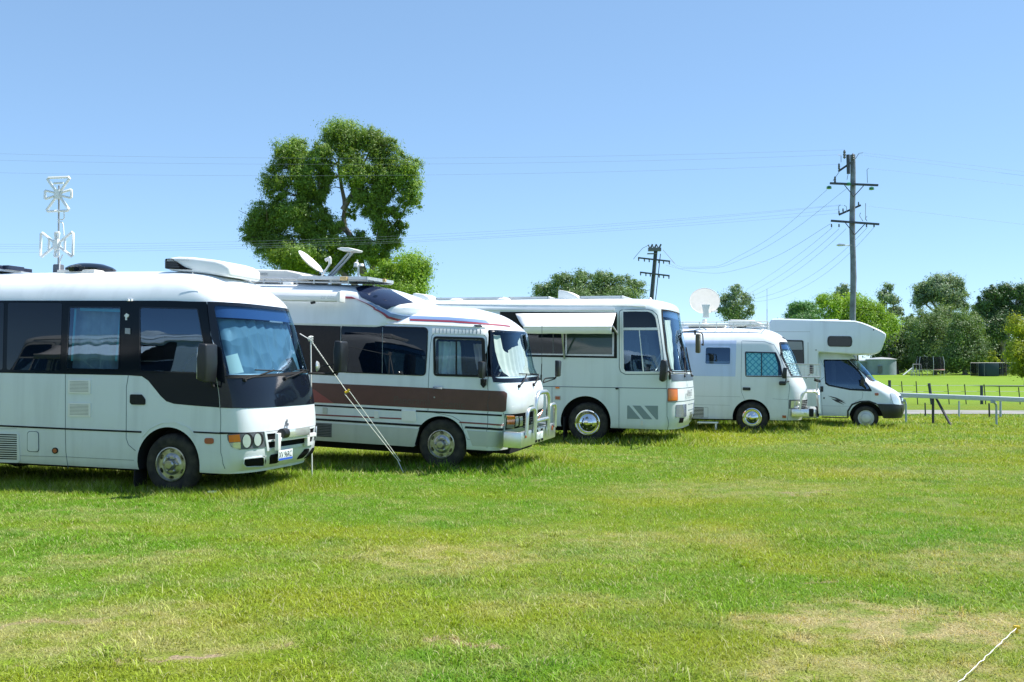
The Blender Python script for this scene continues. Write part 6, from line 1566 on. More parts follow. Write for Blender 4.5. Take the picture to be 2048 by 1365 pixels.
LM = dict(
    gum=leaf_mat('gum_leaves', (0.104, 0.193, 0.032), (0.148, 0.258, 0.040), (0.229, 0.332, 0.052), .4),
    bright=leaf_mat('bright_leaves', (0.157, 0.285, 0.033), (0.209, 0.356, 0.037), (0.278, 0.426, 0.045), .4),
    olive=leaf_mat('olive_leaves', (0.108, 0.186, 0.071), (0.136, 0.226, 0.084), (0.176, 0.276, 0.097)),
    grey=leaf_mat('grey_green_leaves', (0.140, 0.214, 0.123), (0.176, 0.262, 0.148), (0.233, 0.329, 0.181)),
    dark=leaf_mat('dark_leaves', (0.050, 0.106, 0.038), (0.065, 0.131, 0.044), (0.093, 0.173, 0.053), .2),
    mid=leaf_mat('mid_green_leaves', (0.101, 0.177, 0.062), (0.128, 0.212, 0.070), (0.170, 0.263, 0.081)),
    blue=leaf_mat('blue_green_leaves', (0.085, 0.209, 0.066), (0.107, 0.254, 0.077), (0.139, 0.300, 0.084)),
    yel=leaf_mat('yellow_green_leaves', (0.214, 0.275, 0.032), (0.278, 0.347, 0.037), (0.374, 0.439, 0.046), .4),
)
def tree(name, label, cat, Y, lobes, lm, n, leaf=.30, trunk=None, seed=1, droop=.5, clump=.30, group=None, depth=1.0, tr=.22, limbs=True, thin=1.0, stems=None):
    r = np.random.default_rng(seed)
    C = []; Rr = []
    for (px, py, rx, ry) in lobes:
        yy = Y + (r.random() - .5) * depth * rx / FPX * Y * 1.2
        p = at(px, py, yy); s = yy / FPX; C.append(p); Rr.append((rx * s, rx * s * depth * .9, ry * s))
    gx = trunk[0] if trunk else sum(l[0] for l in lobes) / len(lobes)
    b = at(gx, 735, Y); bz = float(gz(b.x, Y)); base = Vector((b.x, Y, bz))
    root = thing(name, label, cat, Matrix.Translation(base), group)
    area = np.array([a * c + a * b_ for a, b_, c in Rr]); cnt = (n * area / area.sum()).astype(int)
    P = []; OU = []
    for c, rr, k in zip(C, Rr, cnt):
        m = max(8, int(k / 100)); d = r.normal(size=(m, 3)); d /= np.linalg.norm(d, axis=1)[:, None]
        rad = (r.random(m) ** .5)[:, None]; cc = d * rad * np.array(rr) * .97 + np.array(c)
        cs = clump * (.35 + 1.15 * r.random(m)) * np.mean(rr)
        i = r.integers(0, m, k); q = r.normal(size=(k, 3)); q /= np.maximum(1e-6, np.linalg.norm(q, axis=1))[:, None]; q *= (r.random(k) ** .8)[:, None] * 1.12
        q[:, 2] *= .75; q[:, 2] += np.where(q[:, 2] < 0, q[:, 2] * droop, 0)
        fz = np.where(r.random(k) < .24, 2.0, 1.35)[:, None]
        P.append(cc[i] + q * cs[i][:, None] * fz)
        co = (P[-1] - np.array(c)) / np.array(rr); qn = q / np.maximum(1e-6, np.linalg.norm(q, axis=1))[:, None]; cn = co / np.maximum(1e-6, np.linalg.norm(co, axis=1))[:, None]; OU.append(qn * .75 + cn * .6)
    P = np.concatenate(P); P = P - np.array(base); k = len(P)
    ok = P[:, 2] > .15; OUT = np.concatenate(OU)[ok]; P = P[ok]; k = len(P)
    nn = OUT[:k] + r.normal(size=(k, 3)) * .55 + np.array([0, 0, .25])      # leaves face outwards from their clump
    a = r.normal(size=(k, 3)); a[:, 2] -= droop * .8; a -= nn * ((a * nn).sum(1) / np.maximum(1e-6, (nn * nn).sum(1)))[:, None]; a /= np.maximum(1e-6, np.linalg.norm(a, axis=1))[:, None]
    bb = np.cross(a, nn); bb /= np.maximum(1e-6, np.linalg.norm(bb, axis=1))[:, None]
    L = leaf * (.55 + .9 * r.random(k))[:, None]; Wd = L * .34 * thin
    V = np.stack([P - a * L / 2, P + bb * Wd / 2, P + a * L / 2, P - bb * Wd / 2], 1).reshape(-1, 3)
    me = bpy.data.meshes.new('crown'); me.vertices.add(k * 4); me.vertices.foreach_set('co', V.astype(np.float32).ravel())
    me.loops.add(k * 4); me.loops.foreach_set('vertex_index', np.arange(k * 4, dtype=np.int32)); me.polygons.add(k); me.polygons.foreach_set('loop_start', np.arange(0, k * 4, 4, dtype=np.int32)); me.update()
    o = bpy.data.objects.new('crown', me); COL.objects.link(o); o.parent = root; me.materials.append(LM[lm])
    # trunk forking towards the lobes
    g = G(); low = min(c.z - rr[2] for c, rr in zip(C, Rr)); fork = Vector((0, 0, max(.8, (low - bz) * .9))) if not (trunk and len(trunk) > 1) else at(trunk[1], trunk[2], Y) - base
    g.tube([Vector((0, 0, -.2)), fork * .5 + Vector((.05, 0, 0)), fork], [tr * 1.3, tr, tr * .8], 8)
    if stems:
        nodes = []
        for st in stems:
            q = [at(px, py, Y + (k * .2 if st[0][0] % 2 else k * .12)) - base for k, (px, py) in enumerate(st)]
            m = len(q); sm = []
            for i in range(m - 1):
                for k in range(3): sm.append(q[i].lerp(q[i + 1], k / 3) + Vector((r.normal() * .04, r.normal() * .04, 0)))
            sm.append(q[-1]); g.tube(sm, tr * (1.0 if st is stems[0] else .62), 7, r2=tr * .14); nodes += sm[2:]
        for c, rr in zip(C, Rr):
            e = Vector(c) - base
            for _ in range(7):
                tip = e + Vector((r.normal() * rr[0] * .45, r.normal() * rr[1] * .45, r.normal() * .4 * rr[2])); nd = min([n_ for n_ in nodes if n_.z < tip.z + .5] or nodes, key=lambda n_: (n_ - tip).length)
                md = nd.lerp(tip, .5) + Vector((0, 0, .08 * (tip - nd).length)); g.tube([nd, md, tip], [tr * .16, tr * .10, tr * .03], 5)
    elif limbs:
        for c, rr in list(zip(C, Rr))[:24]:
            e = Vector(c) - base; mid = fork.lerp(e, .5) + Vector((r.normal() * .1 * rr[0], r.normal() * .2, -.12 * rr[2]))
            g.tube([fork, mid, e], [tr * .62, tr * .38, tr * .12], 6)
            for _ in range(3):
                tip = e + Vector((r.normal() * rr[0] * .5, r.normal() * rr[1] * .5, (r.random() * .6) * rr[2])); g.tube([mid.lerp(e, .3 + .5 * r.random()), tip], [tr * .18, tr * .05], 5)
    g.obj('trunk', M['bark'], root, 60)
    return root

def build_trees():
    tree('gum_tree', 'tall gum tree with domed crown behind the striped camper', 'tree', 60, [
        (688, 276, 50, 38), (740, 285, 34, 30), (770, 305, 34, 34), (813, 345, 36, 42), (822, 392, 26, 36), (762, 350, 36, 34), (758, 388, 32, 34), (712, 345, 34, 30), (642, 312, 25, 28), (650, 345, 24, 24),
        (585, 312, 44, 36), (552, 365, 30, 45), (606, 355, 38, 42), (618, 395, 30, 34), (643, 385, 18, 26), (530, 442, 42, 42), (583, 428, 42, 36), (504, 468, 24, 28), (552, 492, 48, 34), (612, 450, 26, 24),
        (658, 452, 32, 26), (677, 490, 42, 20), (722, 480, 24, 18), (738, 502, 30, 24), (780, 482, 30, 24), (800, 455, 16, 18), (599, 515, 66, 24), (682, 526, 45, 24), (766, 520, 30, 24), (722, 398, 18, 26), (702, 425, 13, 16), (790, 425, 24, 14), (600, 540, 40, 14), (748, 418, 26, 28), (712, 390, 20, 26), (764, 452, 26, 20), (652, 360, 18, 26), (700, 322, 30, 24), (640, 430, 22, 22), (625, 475, 30, 26), (560, 425, 24, 26)],
        'gum', 330000, .14, trunk=(738, 735, 560), seed=5, tr=.30, clump=.25, droop=.6,
        stems=[[(735, 640), (733, 560), (712, 500), (693, 455), (688, 400), (674, 330), (680, 290)], [(735, 580), (750, 520), (758, 470), (764, 425), (790, 372), (812, 340)], [(736, 600), (700, 560), (625, 500), (613, 440), (596, 370), (588, 320)],
               [(736, 610), (660, 560), (570, 520), (535, 460)], [(688, 420), (706, 385), (718, 350), (740, 300)], [(758, 480), (785, 455), (800, 440)], [(693, 460), (660, 455), (640, 400)]])
    tree('bushy_tree', 'bright green bushy tree at the foot of the tall gum tree', 'tree', 52, [(822, 530, 38, 34), (790, 555, 40, 30), (845, 548, 20, 32), (748, 556, 22, 20), (800, 585, 50, 24), (830, 575, 30, 26), (770, 540, 18, 18)], 'bright', 42000, .13, seed=7, clump=.38, tr=.12)
    tree('spreading_tree', 'wide olive tree beyond the coach roof', 'tree', 110, [(1088, 578, 24, 18), (1125, 566, 28, 20), (1160, 558, 28, 18), (1200, 558, 30, 17), (1238, 566, 26, 20), (1272, 576, 22, 22), (1110, 592, 40, 16), (1180, 585, 50, 24), (1240, 594, 44, 20), (1150, 600, 60, 20), (1230, 612, 60, 16)], 'olive', 60000, .24, seed=9, clump=.34, tr=.35)
    tree('slender_tree', 'thin crowned grey tree behind the round satellite dish', 'tree', 120, [(1470, 585, 20, 16), (1452, 600, 15, 18), (1492, 600, 17, 17), (1470, 612, 26, 20), (1445, 620, 12, 12), (1502, 620, 10, 14), (1472, 632, 30, 12)], 'grey', 10000, .28, seed=12, clump=.42, tr=.2)
    tree('rounded_tree', 'blue green tree just left of the tall power pole', 'tree', 95, [(1600, 618, 24, 18), (1582, 632, 16, 16), (1622, 625, 22, 20), (1605, 640, 34, 14)], 'blue', 20000, .18, seed=13, tr=.16)
    tree('feathery_tree', 'bright lime green tree behind the tall power pole', 'tree', 92, [(1645, 602, 18, 14), (1665, 612, 28, 22), (1700, 606, 30, 20), (1735, 612, 24, 20), (1756, 630, 26, 22), (1778, 652, 24, 22), (1720, 636, 40, 26), (1672, 636, 36, 20), (1745, 665, 40, 24)], 'bright', 44000, .18, seed=14, clump=.42, tr=.2)
    tree('distant_tree', 'small grey treetop showing over the lime green tree', 'tree', 150, [(1686, 582, 15, 12), (1700, 592, 14, 14), (1676, 596, 10, 12)], 'grey', 4000, .36, seed=15, clump=.42)
    tree('sparse_tree', 'slim sparse grey gum right of the power pole', 'tree', 140, [(1774, 576, 11, 13), (1768, 596, 14, 15), (1788, 600, 13, 14), (1762, 618, 11, 12), (1796, 622, 12, 12), (1780, 628, 14, 16), (1784, 655, 16, 18), (1772, 680, 20, 18)], 'grey', 12000, .32, seed=16, clump=.42, tr=.26)
    tree('domed_tree', 'large domed grey green gum above the dark thicket', 'tree', 150, [(1848, 582, 22, 18), (1872, 566, 22, 15), (1900, 564, 24, 14), (1920, 584, 14, 20), (1880, 585, 34, 18), (1842, 602, 16, 14), (1900, 604, 26, 16), (1924, 606, 8, 12)], 'grey', 34000, .34, seed=17, clump=.38, tr=.4)
    tree('spreading_tree', 'dark leafy gum rising at the right edge', 'tree', 135, [(1985, 588, 20, 16), (2010, 580, 24, 15), (1968, 606, 18, 16), (2040, 588, 16, 24), (2000, 606, 28, 20), (2030, 618, 26, 20), (1975, 630, 22, 22), (2058, 600, 20, 30), (2010, 642, 34, 24), (1985, 660, 30, 26)], 'dark', 44000, .30, seed=18, clump=.38, tr=.4)
    tree('thicket_tree', 'mid green willow like tree behind the trampoline', 'tree', 138, [(1862, 636, 30, 22), (1890, 632, 28, 20), (1846, 660, 34, 28), (1884, 664, 40, 30), (1866, 700, 50, 34)], 'mid', 40000, .26, clump=.42, seed=19, droop=1.0, tr=.3)
    tree('thicket_tree', 'grey green willow like tree right of the trampoline', 'tree', 132, [(1928, 640, 22, 22), (1946, 655, 22, 26), (1920, 670, 30, 30), (1945, 700, 36, 34), (1905, 712, 40, 26)], 'mid', 34000, .26, clump=.42, seed=20, droop=1.0, tr=.3)
    tree('thicket_tree', 'dark low tree above the round water tank', 'tree', 142, [(1805, 662, 20, 18), (1785, 682, 28, 22), (1820, 690, 34, 30), (1760, 700, 30, 18), (1800, 714, 46, 24)], 'dark', 15000, .38, seed=21, tr=.3)
    tree('thicket_tree', 'dark tree behind the green box at the right', 'tree', 140, [(1975, 690, 34, 34), (2010, 690, 34, 36), (1990, 720, 50, 26), (2045, 700, 30, 40), (1950, 722, 30, 22)], 'dark', 18000, .40, seed=22, tr=.3)
    tree('thicket_tree', 'shadowy shrub mass below the grey willow', 'tree', 146, [(1830, 725, 40, 22), (1880, 728, 46, 20), (1930, 728, 44, 20), (1790, 728, 40, 20), (1985, 734, 50, 16)], 'dark', 12000, .40, seed=26, tr=.2)
    tree('thicket_tree', 'dark background tree seen between the domed gum and the right edge gum', 'tree', 165, [(1950, 640, 26, 22), (1940, 665, 34, 26), (1965, 690, 40, 30), (1930, 612, 14, 12), (1955, 618, 18, 16)], 'olive', 14000, .36, seed=31, tr=.3)
    tree('thicket_tree', 'olive background tree seen left of the mid green willow', 'tree', 165, [(1812, 650, 18, 16), (1800, 675, 26, 22), (1826, 640, 14, 16), (1776, 700, 30, 20)], 'olive', 9000, .36, seed=32, tr=.3)
    tree('thicket_tree', 'dark shrub filling the gap left of the right edge tree', 'tree', 150, [(2005, 712, 30, 26), (2030, 728, 30, 18), (1960, 728, 30, 18)], 'dark', 9000, .34, seed=33, tr=.2)
    tree('leafy_tree', 'sunlit yellow green tree cut by the right edge', 'tree', 85, [(2036, 650, 26, 22), (2052, 676, 32, 28), (2040, 706, 30, 26), (2062, 726, 32, 24), (2078, 650, 30, 30), (2044, 738, 24, 16)], 'yel', 30000, .19, seed=23, tr=.2)
    tree('small_shrub', 'small yellow shrub left of the right edge tree', 'shrub', 128, [(1984, 712, 9, 10), (1994, 722, 8, 9), (1977, 724, 8, 8)], 'yel', 1800, .3, seed=24, tr=.08)

# ================================================================== poles and wires
def build_poles():
    Y = 55.0; s = Y / FPX
    def p(px, py, dy=0): return at(px, py, Y + dy)
    b = p(1706, 735); base = Vector((b.x, Y, float(gz(b.x, Y))))
    root = thing('power_pole', 'tall timber power pole with four crossarms and a street light', 'power pole', Matrix.Translation(base))
    L = lambda v: Vector(v) - base
    r = random.Random(3); g = G(); pts = []; top = L(p(1705, 310)); H = top.z
    for i in range(15):
        t = i / 14; pts.append(Vector((.03 * math.sin(i * 1.1) + top.x * t, 0, H * t)))
    g.tube(pts, [.19 - .05 * i / 14 + r.uniform(-.008, .008) for i in range(15)], 12); g.obj('pole', M['wood'], root, 60)
    g = G(); g.tube([L(p(1696, 310, -.2)), L(p(1697, 348, -.2))], .10, 8); g.obj('pole_extension', M['darkwood'], root)
    def arm(a, c, w=.12, dy=-.25, braces=True):
        A, C = L(p(*a, dy)), L(p(*c, dy)); g = G(); d = C - A
        g.box(A.lerp(C, .5), (w, w * .9, d.length), rot_to(d)); o = g.obj('crossarm', M['darkwood'], root)
        if braces:
            m = A.lerp(C, .5); g = G()
            for k in (.28, .72): q = A.lerp(C, k); g.tube([q, Vector((m.x, dy + .05, m.z - abs(q.x - m.x) * 1.15))], .025, 5)
            g.obj('brace', M['darkwood'], o)
        return o
    a1 = arm((1660, 367), (1756, 371)); a2 = arm((1662, 442), (1758, 449)); a3 = arm((1677, 343), (1709, 321), dy=.25, braces=False); a4 = arm((1678, 430), (1721, 411), dy=.25, braces=False)
    def ins(px, py, h, m, par, rr=.07, dy=-.25):
        g = G(); q = L(p(px, py, dy)); k = h * s
        g.lathe([(.02, 0), (rr, k * .15), (rr * .6, k * .3), (rr, k * .45), (rr * .6, k * .6), (rr * .9, k * .75), (rr * .3, k)], Matrix.Translation(q), 10); g.obj('insulator', m, par)
    for px, py in ((1658, 379), (1697, 372), (1743, 381)): ins(px, py, -9 if 0 else 7, M['greenglass'], a1, .16)
    ins(1670, 366, 13, M['porc'], a1); ins(1689, 318, 18, M['porc'], a3, .09); ins(1678, 340, 13, M['porc'], a3); ins(1706, 320, 13, M['porc'], a3, .08)
    for px in (1663, 1678, 1733, 1748): ins(px, 455, 7, M['porc'], a2, .05)
    for px, py in ((1678, 428), (1686, 424), (1717, 411)): ins(px, py, 7, M['porc'], a4, .05)
    g = G()
    for pp in ([(1676, 310), (1682, 312), (1682, 325)], [(1726, 306), (1718, 307), (1711, 318)], [(1737, 337), (1734, 340), (1735, 366)], [(1681, 410), (1677, 414), (1678, 428)], [(1688, 411), (1693, 414), (1693, 424)], [(1721, 426), (1719, 432), (1726, 443)], [(1734, 433), (1731, 437), (1734, 443)], [(1731, 407), (1731, 440)], [(1678, 345), (1666, 362)], [(1694, 360), (1697, 345)]):
        g.tube([L(p(*q, -.25)) for q in pp], .018, 5)
    g.obj('jumper_wire', M['wire'], root)
    g = G(); g.tube([L(p(1702, 491, -.2)), L(p(1686, 491.5, -.9))], .03, 6); g.prism([(-.28, .02), (-.15, .09), (.1, .06), (.2, .02), (.1, -.04), (-.15, -.05)], -.1, .1, lambda a, b_, t: L(p(1683, 491, -1.0)) + Vector((a, t, b_))); g.obj('street_light', M['galv'], root, bevel=.01)
    Y2 = 105.0
    def p2(px, py, dy=0): return at(px, py, Y2 + dy)
    b = p2(1302, 735); base2 = Vector((b.x, Y2, float(gz(b.x, Y2)))); r2 = thing('power_pole', 'distant leaning power pole with switchgear behind the coach', 'power pole', Matrix.Translation(base2))
    L2 = lambda v: Vector(v) - base2
    g = G(); g.tube([L2(p2(1297, 735)), L2(p2(1303, 600)), L2(p2(1312, 496))], [.26, .23, .20], 10); g.obj('pole', M['darkwood'], r2, 60)
    g = G(); g.tube([L2(p2(1311, 600, -.5)), L2(p2(1321, 508, -.5))], .045, 5); g.obj('riser_pipe', M['darkwood'], r2)
    for a, c in (((1276, 516), (1340, 523)), ((1280, 545), (1339, 552))):
        g = G(); A, C = L2(p2(*a, -.3)), L2(p2(*c, -.3)); d = C - A; g.box(A.lerp(C, .5), (.17, .15, d.length), rot_to(d)); o = g.obj('crossarm', M['darkwood'], r2)
        for t in (.02, .2, .35, .65, .8, .98):
            q = A.lerp(C, t); g = G(); g.lathe([(.03, 0), (.09, -.08), (.05, -.16), (.08, -.24), (.02, -.36)], Matrix.Translation(q), 8); g.obj('insulator', M['porc'], o)
    g = G(); q = L2(p2(1309, 499.5, -.3)); g.box(q, (1.35, .5, .36)); g.box(L2(p2(1304, 508, -.3)), (1.0, .4, .10))
    for px in (1301, 1309, 1318): g.tube([L2(p2(px, 497, -.3)), L2(p2(px + 4, 489, -.3))], .10, 6); g.tube([L2(p2(px - 1, 497, -.3)), L2(p2(px - 5, 490, -.3))], .06, 6)
    g.obj('switchgear', M['porc'], r2)
    g = G()
    for pp in ([(1299, 490), (1285, 497), (1272, 512), (1267, 519)], [(1326, 500), (1338, 514), (1350, 528)]): g.tube([L2(p2(*q, -.3)) for q in pp], .03, 5)
    g.obj('jumper_wire', M['wire'], r2)
    # wires
    def wire(pts, Ya, Yb, label, rr, group):
        """quadratic through pixel points in order"""
        xs = np.array([q[0] for q in pts], float); ys = np.array([q[1] for q in pts], float); t = np.linspace(0, 1, 26)
        c = np.polyfit(xs, ys, min(2, len(pts) - 1)) if len(pts) < 5 else None
        X = xs[0] + (xs[-1] - xs[0]) * t
        Yv = np.polyval(c, X) if c is not None else np.interp(X[::int(np.sign(X[-1] - X[0])) or 1], xs[::int(np.sign(xs[-1] - xs[0]))], ys[::int(np.sign(xs[-1] - xs[0]))])[::int(np.sign(X[-1] - X[0])) or 1]
        if c is None:
            f = pchip(sorted(zip(xs, ys))); Yv = f(X)
        P = [at(x, y, Ya + (Yb - Ya) * k) for x, y, k in zip(X, Yv, t)]
        g = G(); g.tube(P, rr, 5); o = g.obj('power_cable', M['wire'], None, 80); tag(o, label, 'cable', group)
    for k, q in enumerate(([(1689, 300), (1240, 312), (0, 308)], [(1682, 310), (1240, 323), (0, 321)], [(1677, 329), (1240, 343.5), (0, 346)])):
        c = np.polyfit([a[0] for a in q], [a[1] for a in q], 2); pts = [q[0], (600, np.polyval(c, 600)), (-700, np.polyval(c, -700))]
        wire(pts, 55, 58, ('highest', 'middle', 'lowest')[k] + ' of the three cables crossing high before the gum tree', .0048, 'cables running left from the tall pole')
    for k, q in enumerate(([(1681, 410), (1240, 447), (0, 489)], [(1686, 411), (1240, 451), (0, 493.5)], [(1681, 419), (1240, 457), (0, 498)], [(1686, 426), (1240, 461), (0, 505.5)])):
        c = np.polyfit([a[0] for a in q], [a[1] for a in q], 2); pts = [q[0], (600, np.polyval(c, 600)), (-700, np.polyval(c, -700))]
        wire(pts, 55, 58, ('topmost', 'second', 'third', 'bottom')[k] + ' of the four lower cables passing the gum tree', .0048, 'cables running left from the tall pole')
    for k, q in enumerate(([(1725, 306), (1900, 326), (2300, 377)], [(1711, 309), (1900, 333), (2300, 385)], [(1737, 337), (1900, 355), (2300, 405)], [(1731, 412), (1900, 432), (2300, 480)])):
        wire(q, 55, 52, ('highest', 'second', 'third', 'lowest')[k] + ' pale cable running right from the tall pole', .0045, 'cables running right from the tall pole')
    for k, q in enumerate(([(1654, 380), (1548, 471), (1486, 508), (1425, 534), (1363, 535), (1341, 521)], [(1694, 377), (1580, 465), (1500, 511), (1430, 536), (1365, 538), (1330, 523)], [(1661, 448), (1548, 515), (1486, 537), (1431, 547), (1372, 541), (1332, 531)])):
        wire(q, 55, 105, ('upper', 'middle', 'lower')[k] + ' sagging cable between the two power poles', .010, 'cables between the poles')
    for k, q in enumerate(([(1664, 456), (1600, 508), (1492, 580)], [(1678, 458), (1605, 520), (1497, 588)], [(1692, 458), (1610, 530), (1500, 595)], [(1734, 456), (1640, 540), (1508, 598)], [(1748, 455), (1650, 548), (1512, 604)])):
        wire(q, 55, 118, ('first', 'second', 'third', 'fourth', 'fifth')[k] + ' cable from the left dropping to the slender grey tree', .010, 'cables dropping to the slender tree')

# ================================================================== rail, fences, far yard
def ground_at(px, py):
    lo, hi = 3.0, 400.0
    for _ in range(60):
        m = (lo + hi) / 2; q = at(px, py, m)
        if q.z > float(gz(q.x, m)): lo = m
        else: hi = m
    q = at(px, py, (lo + hi) / 2); return Vector((q.x, q.y, float(gz(q.x, q.y))))
def build_yard():
    # running rail
    A = at(1806, 791, 33.3); B = at(2048, 800.5, 31.2); d = (B - A) / (B - A).length
    P0 = A - d * 4.0; P1 = B + d * 6.0
    root = thing('running_rail', 'long white painted running rail on curved posts past the overcab van', 'rail', Matrix.Translation((A.x, A.y, 0)))
    base = Vector((A.x, A.y, 0)); g = G(); h = .068; pr = [(-.045, h), (0, h + .018), (.045, h), (.05, 0), (.045, -h), (-.045, -h), (-.05, 0)]
    n = Vector((-d.y, d.x, 0)).normalized()
    g.prism(pr, 0, (P1 - P0).length, lambda a, b, t: P0 - base + d * t + n * a + Vector((0, 0, b))); g.obj('rail_beam', M['railpaint'], root, bevel=.008)
    for px, pxb in ((1811, 1812), (1990, 1993)):
        a = at(px, 800 if px < 1900 else 803, 33.2 if px < 1900 else 31.7); gp = ground_at(pxb, 846 if px < 1900 else 852)
        gx = Vector((gp.x, gp.y, gp.z - .1)); t = a.z
        pts = bend([a + Vector((-.12, -.02, .02)) - base, Vector((gx.x, gx.y, t - .10)) - base, Vector((gx.x, gx.y, (t + gx.z) / 2)) - base, gx - base], 5)
        g = G(); g.tube(pts, .035, 8); g.box(a + Vector((-.08, -.03, -.02)) - base, (.14, .05, .07)); g.obj('rail_post', M['railpost'], root)
    for k, off in ((0, -2.9), (1, 6.0)):
        q = (A + d * (off if k == 0 else (B - A).length + 3.0)); g = G(); g.tube([Vector((q.x, q.y, q.z - .05)) - base, Vector((q.x, q.y, float(gz(q.x, q.y)) - .1)) - base], .035, 8); g.obj('rail_post', M['railpost'], root)
    # fence near the track: short dark posts and a strainer with its stay
    gp = ground_at(1866, 847); root = thing('strainer_post', 'dark fence post with a long diagonal stay beside the rail', 'fence post', Matrix.Translation(gp))
    g = G(); t = at(1866, 788, gp.y); g.tube([(0, 0, -.15), (t.x - gp.x, 0, t.z - gp.z)], .045, 8); g.obj('post', M['picket'], root)
    e = ground_at(1903, 851); g = G(); t = at(1868, 789, gp.y - .2); g.tube([t - gp, e - gp + Vector((0, 0, -.05))], .04, 8); g.obj('stay', M['picket'], root)
    lab = ['left', 'second', 'third', 'right']
    for k, (x, y0, y1, w, mm) in enumerate(((1851, 806, 832, .03, 'picket'), (1918, 802, 834, .035, 'railpost'), (1979, 807, 834, .035, 'picket'), (2001, 793, 834, .045, 'railpost'))):
        gp = ground_at(x, y1 + 1); t = at(x - (1 if k % 2 == 0 else 0), y0, gp.y); g = G(); g.tube([Vector((0, 0, -.1)), t - gp], w, 6, r2=w * .8); o = g.obj('fence_post', M[mm], None)
        o.location = gp; tag(o, 'short ' + ('dark' if mm == 'picket' else 'grey') + ' post before the gravel track, ' + ('leftmost' if k == 0 else lab[k] + ' from the left' if k < 3 else 'thickest and rightmost'), 'fence post', 'posts before the gravel track')
    # paddock wire fence with pickets, beyond the track
    tops = [(1803, 763, 785), (1832, 763, 788), (1895, 768, 795), (1929, 769, 797), (1968, 769, 800), (1998, 772, 800), (2037, 775, 804)]
    Yf = 50; names = ['first', 'second', 'third', 'fourth', 'fifth', 'sixth', 'seventh']
    root = thing('wire_fence', 'thin wire fence on leaning steel pickets crossing the paddock', 'fence', Matrix.Translation((18, Yf, 0))); b0 = Vector((18, Yf, 0)); P = []
    for x, yt, yb in tops:
        t = at(x, yt, Yf); zz = float(gz(t.x, Yf)); P.append((t.x, t.z, zz)); g = G(); w = .03
        g.tube([Vector((t.x + .08, Yf, zz - .1)) - b0, t - b0], w * .8, 6); g.obj('picket', M['picket'], root)
    for x, yt in ((1779, 761), (1858, 767), (1963, 771)):
        t = at(x, yt, Yf); zz = float(gz(t.x, Yf)); g = G(); g.tube([Vector((t.x + (.15 if x == 1858 else 0), Yf, zz - .1)) - b0, t - b0], .075, 8); g.obj('post', M['darkwood'], root)
    g = G()
    for hgt in (.35, .65, .95):
        pts = [Vector((x, Yf, float(gz(x, Yf)) + hgt)) - b0 for x in np.linspace(14, 40, 12)]; g.tube(pts, .008, 4)
    g.obj('fence_wire', M['wire'], root)
    # water tank and shed
    gp = ground_at(1772, 750.5); s = gp.y / FPX; R0 = 29 * s; H = 31 * s
    root = thing('water_tank', 'round pale concrete water tank with a low cone roof', 'water tank', Matrix.Translation(gp + Vector((0, R0 * .9, 0))))
    g = G(); g.lathe([(R0, -.1), (R0, H * .97), (R0 * 1.02, H * .98), (R0 * 1.02, H)], None, 40); g.obj('tank_wall', M['tank'], root)
    g = G(); g.lathe([(R0 * 1.05, H), (R0 * 1.05, H + .05), (R0 * .6, H + .22), (.05, H + .32)], None, 40); g.obj('tank_roof', M['galv'], root)
    g = G(); g.box((-R0 * .42, -R0 * .93, H * .36), (.5, .3, H * .45)); g.obj('tank_hatch', M['gplastic'], root)
    gp = ground_at(1727, 750); s = gp.y / FPX
    root = thing('garden_shed', 'small grey metal shed touching the left of the water tank', 'shed', Matrix.Translation(gp + Vector((0, 2.0, 0))))
    g = G(); w = 30 * s; h = 27 * s; g.box((0, 0, h / 2), (w, 3, h)); g.obj('shed_wall', M['tank'], root)
    g = G(); g.prism([(-1.7, h - .02), (1.7, h + .05), (1.7, h + .35), (-1.7, h + .12)], -w * .55, w * .55, lambda a, b, t: Vector((t, a, b))); g.obj('shed_roof', M['galv'], root)
    g = G(); g.box((w * .36, -1.52, h * .42), (w * .16, .05, h * .8)); g.obj('shed_door', M['gplastic'], root)
    # trampoline
    gp = ground_at(1872, 753); s = gp.y / FPX; rr = 27 * s
    root = thing('trampoline', 'trampoline with black safety net and a pink pad edge', 'trampoline', Matrix.Translation(gp + Vector((0, rr, 0))))
    g = G(); g.lathe([(rr * .96, .72), (rr, .76), (rr, .80), (rr * .85, .80), (rr * .85, .76)], None, 32, cap=False); g.obj('pad_ring', M['cream'], root)
    g = G(); g.prism([(rr * 1.01 * math.cos(a), rr * 1.01 * math.sin(a)) for a in np.linspace(-1.75, -.1, 10)] + [(rr * .8 * math.cos(a), rr * .8 * math.sin(a)) for a in np.linspace(-.1, -1.75, 10)], .75, .86, lambda a, b, t: Vector((a, b, t))); g.obj('pink_pad', M['pink'], root)
    g = G(); g.lathe([(rr * .86, .77), (.01, .77)], None, 32, cap=False); g.obj('jump_mat', M['netg'], root)
    for k in range(6):
        a = 2 * math.pi * k / 6 + .35; c = Vector((math.cos(a), math.sin(a), 0)); g = G(); g.tube(bend([c * rr * .98, c * rr * 1.03 + Vector((0, 0, 1.6)), c * rr * .92 + Vector((0, 0, 2.45))]), .028, 6); g.obj('net_pole', M['galv'], root)
    mnet = bpy.data.materials.new('see_through_net'); mnet.use_nodes = True; t = mnet.node_tree; t.nodes.clear(); out = N(t, 'ShaderNodeOutputMaterial'); mx = N(t, 'ShaderNodeMixShader'); tr = N(t, 'ShaderNodeBsdfTransparent'); df = N(t, 'ShaderNodeBsdfDiffuse'); df.inputs[0].default_value = (.02, .02, .025, 1); mx.inputs[0].default_value = .55
    t.links.new(tr.outputs[0], mx.inputs[1]); t.links.new(df.outputs[0], mx.inputs[2]); t.links.new(mx.outputs[0], out.inputs[0])
    g = G(); g.lathe([(rr * .95, .8), (rr * .96, 1.6), (rr * .90, 2.4)], None, 32, cap=False); g.obj('safety_net', mnet, root)
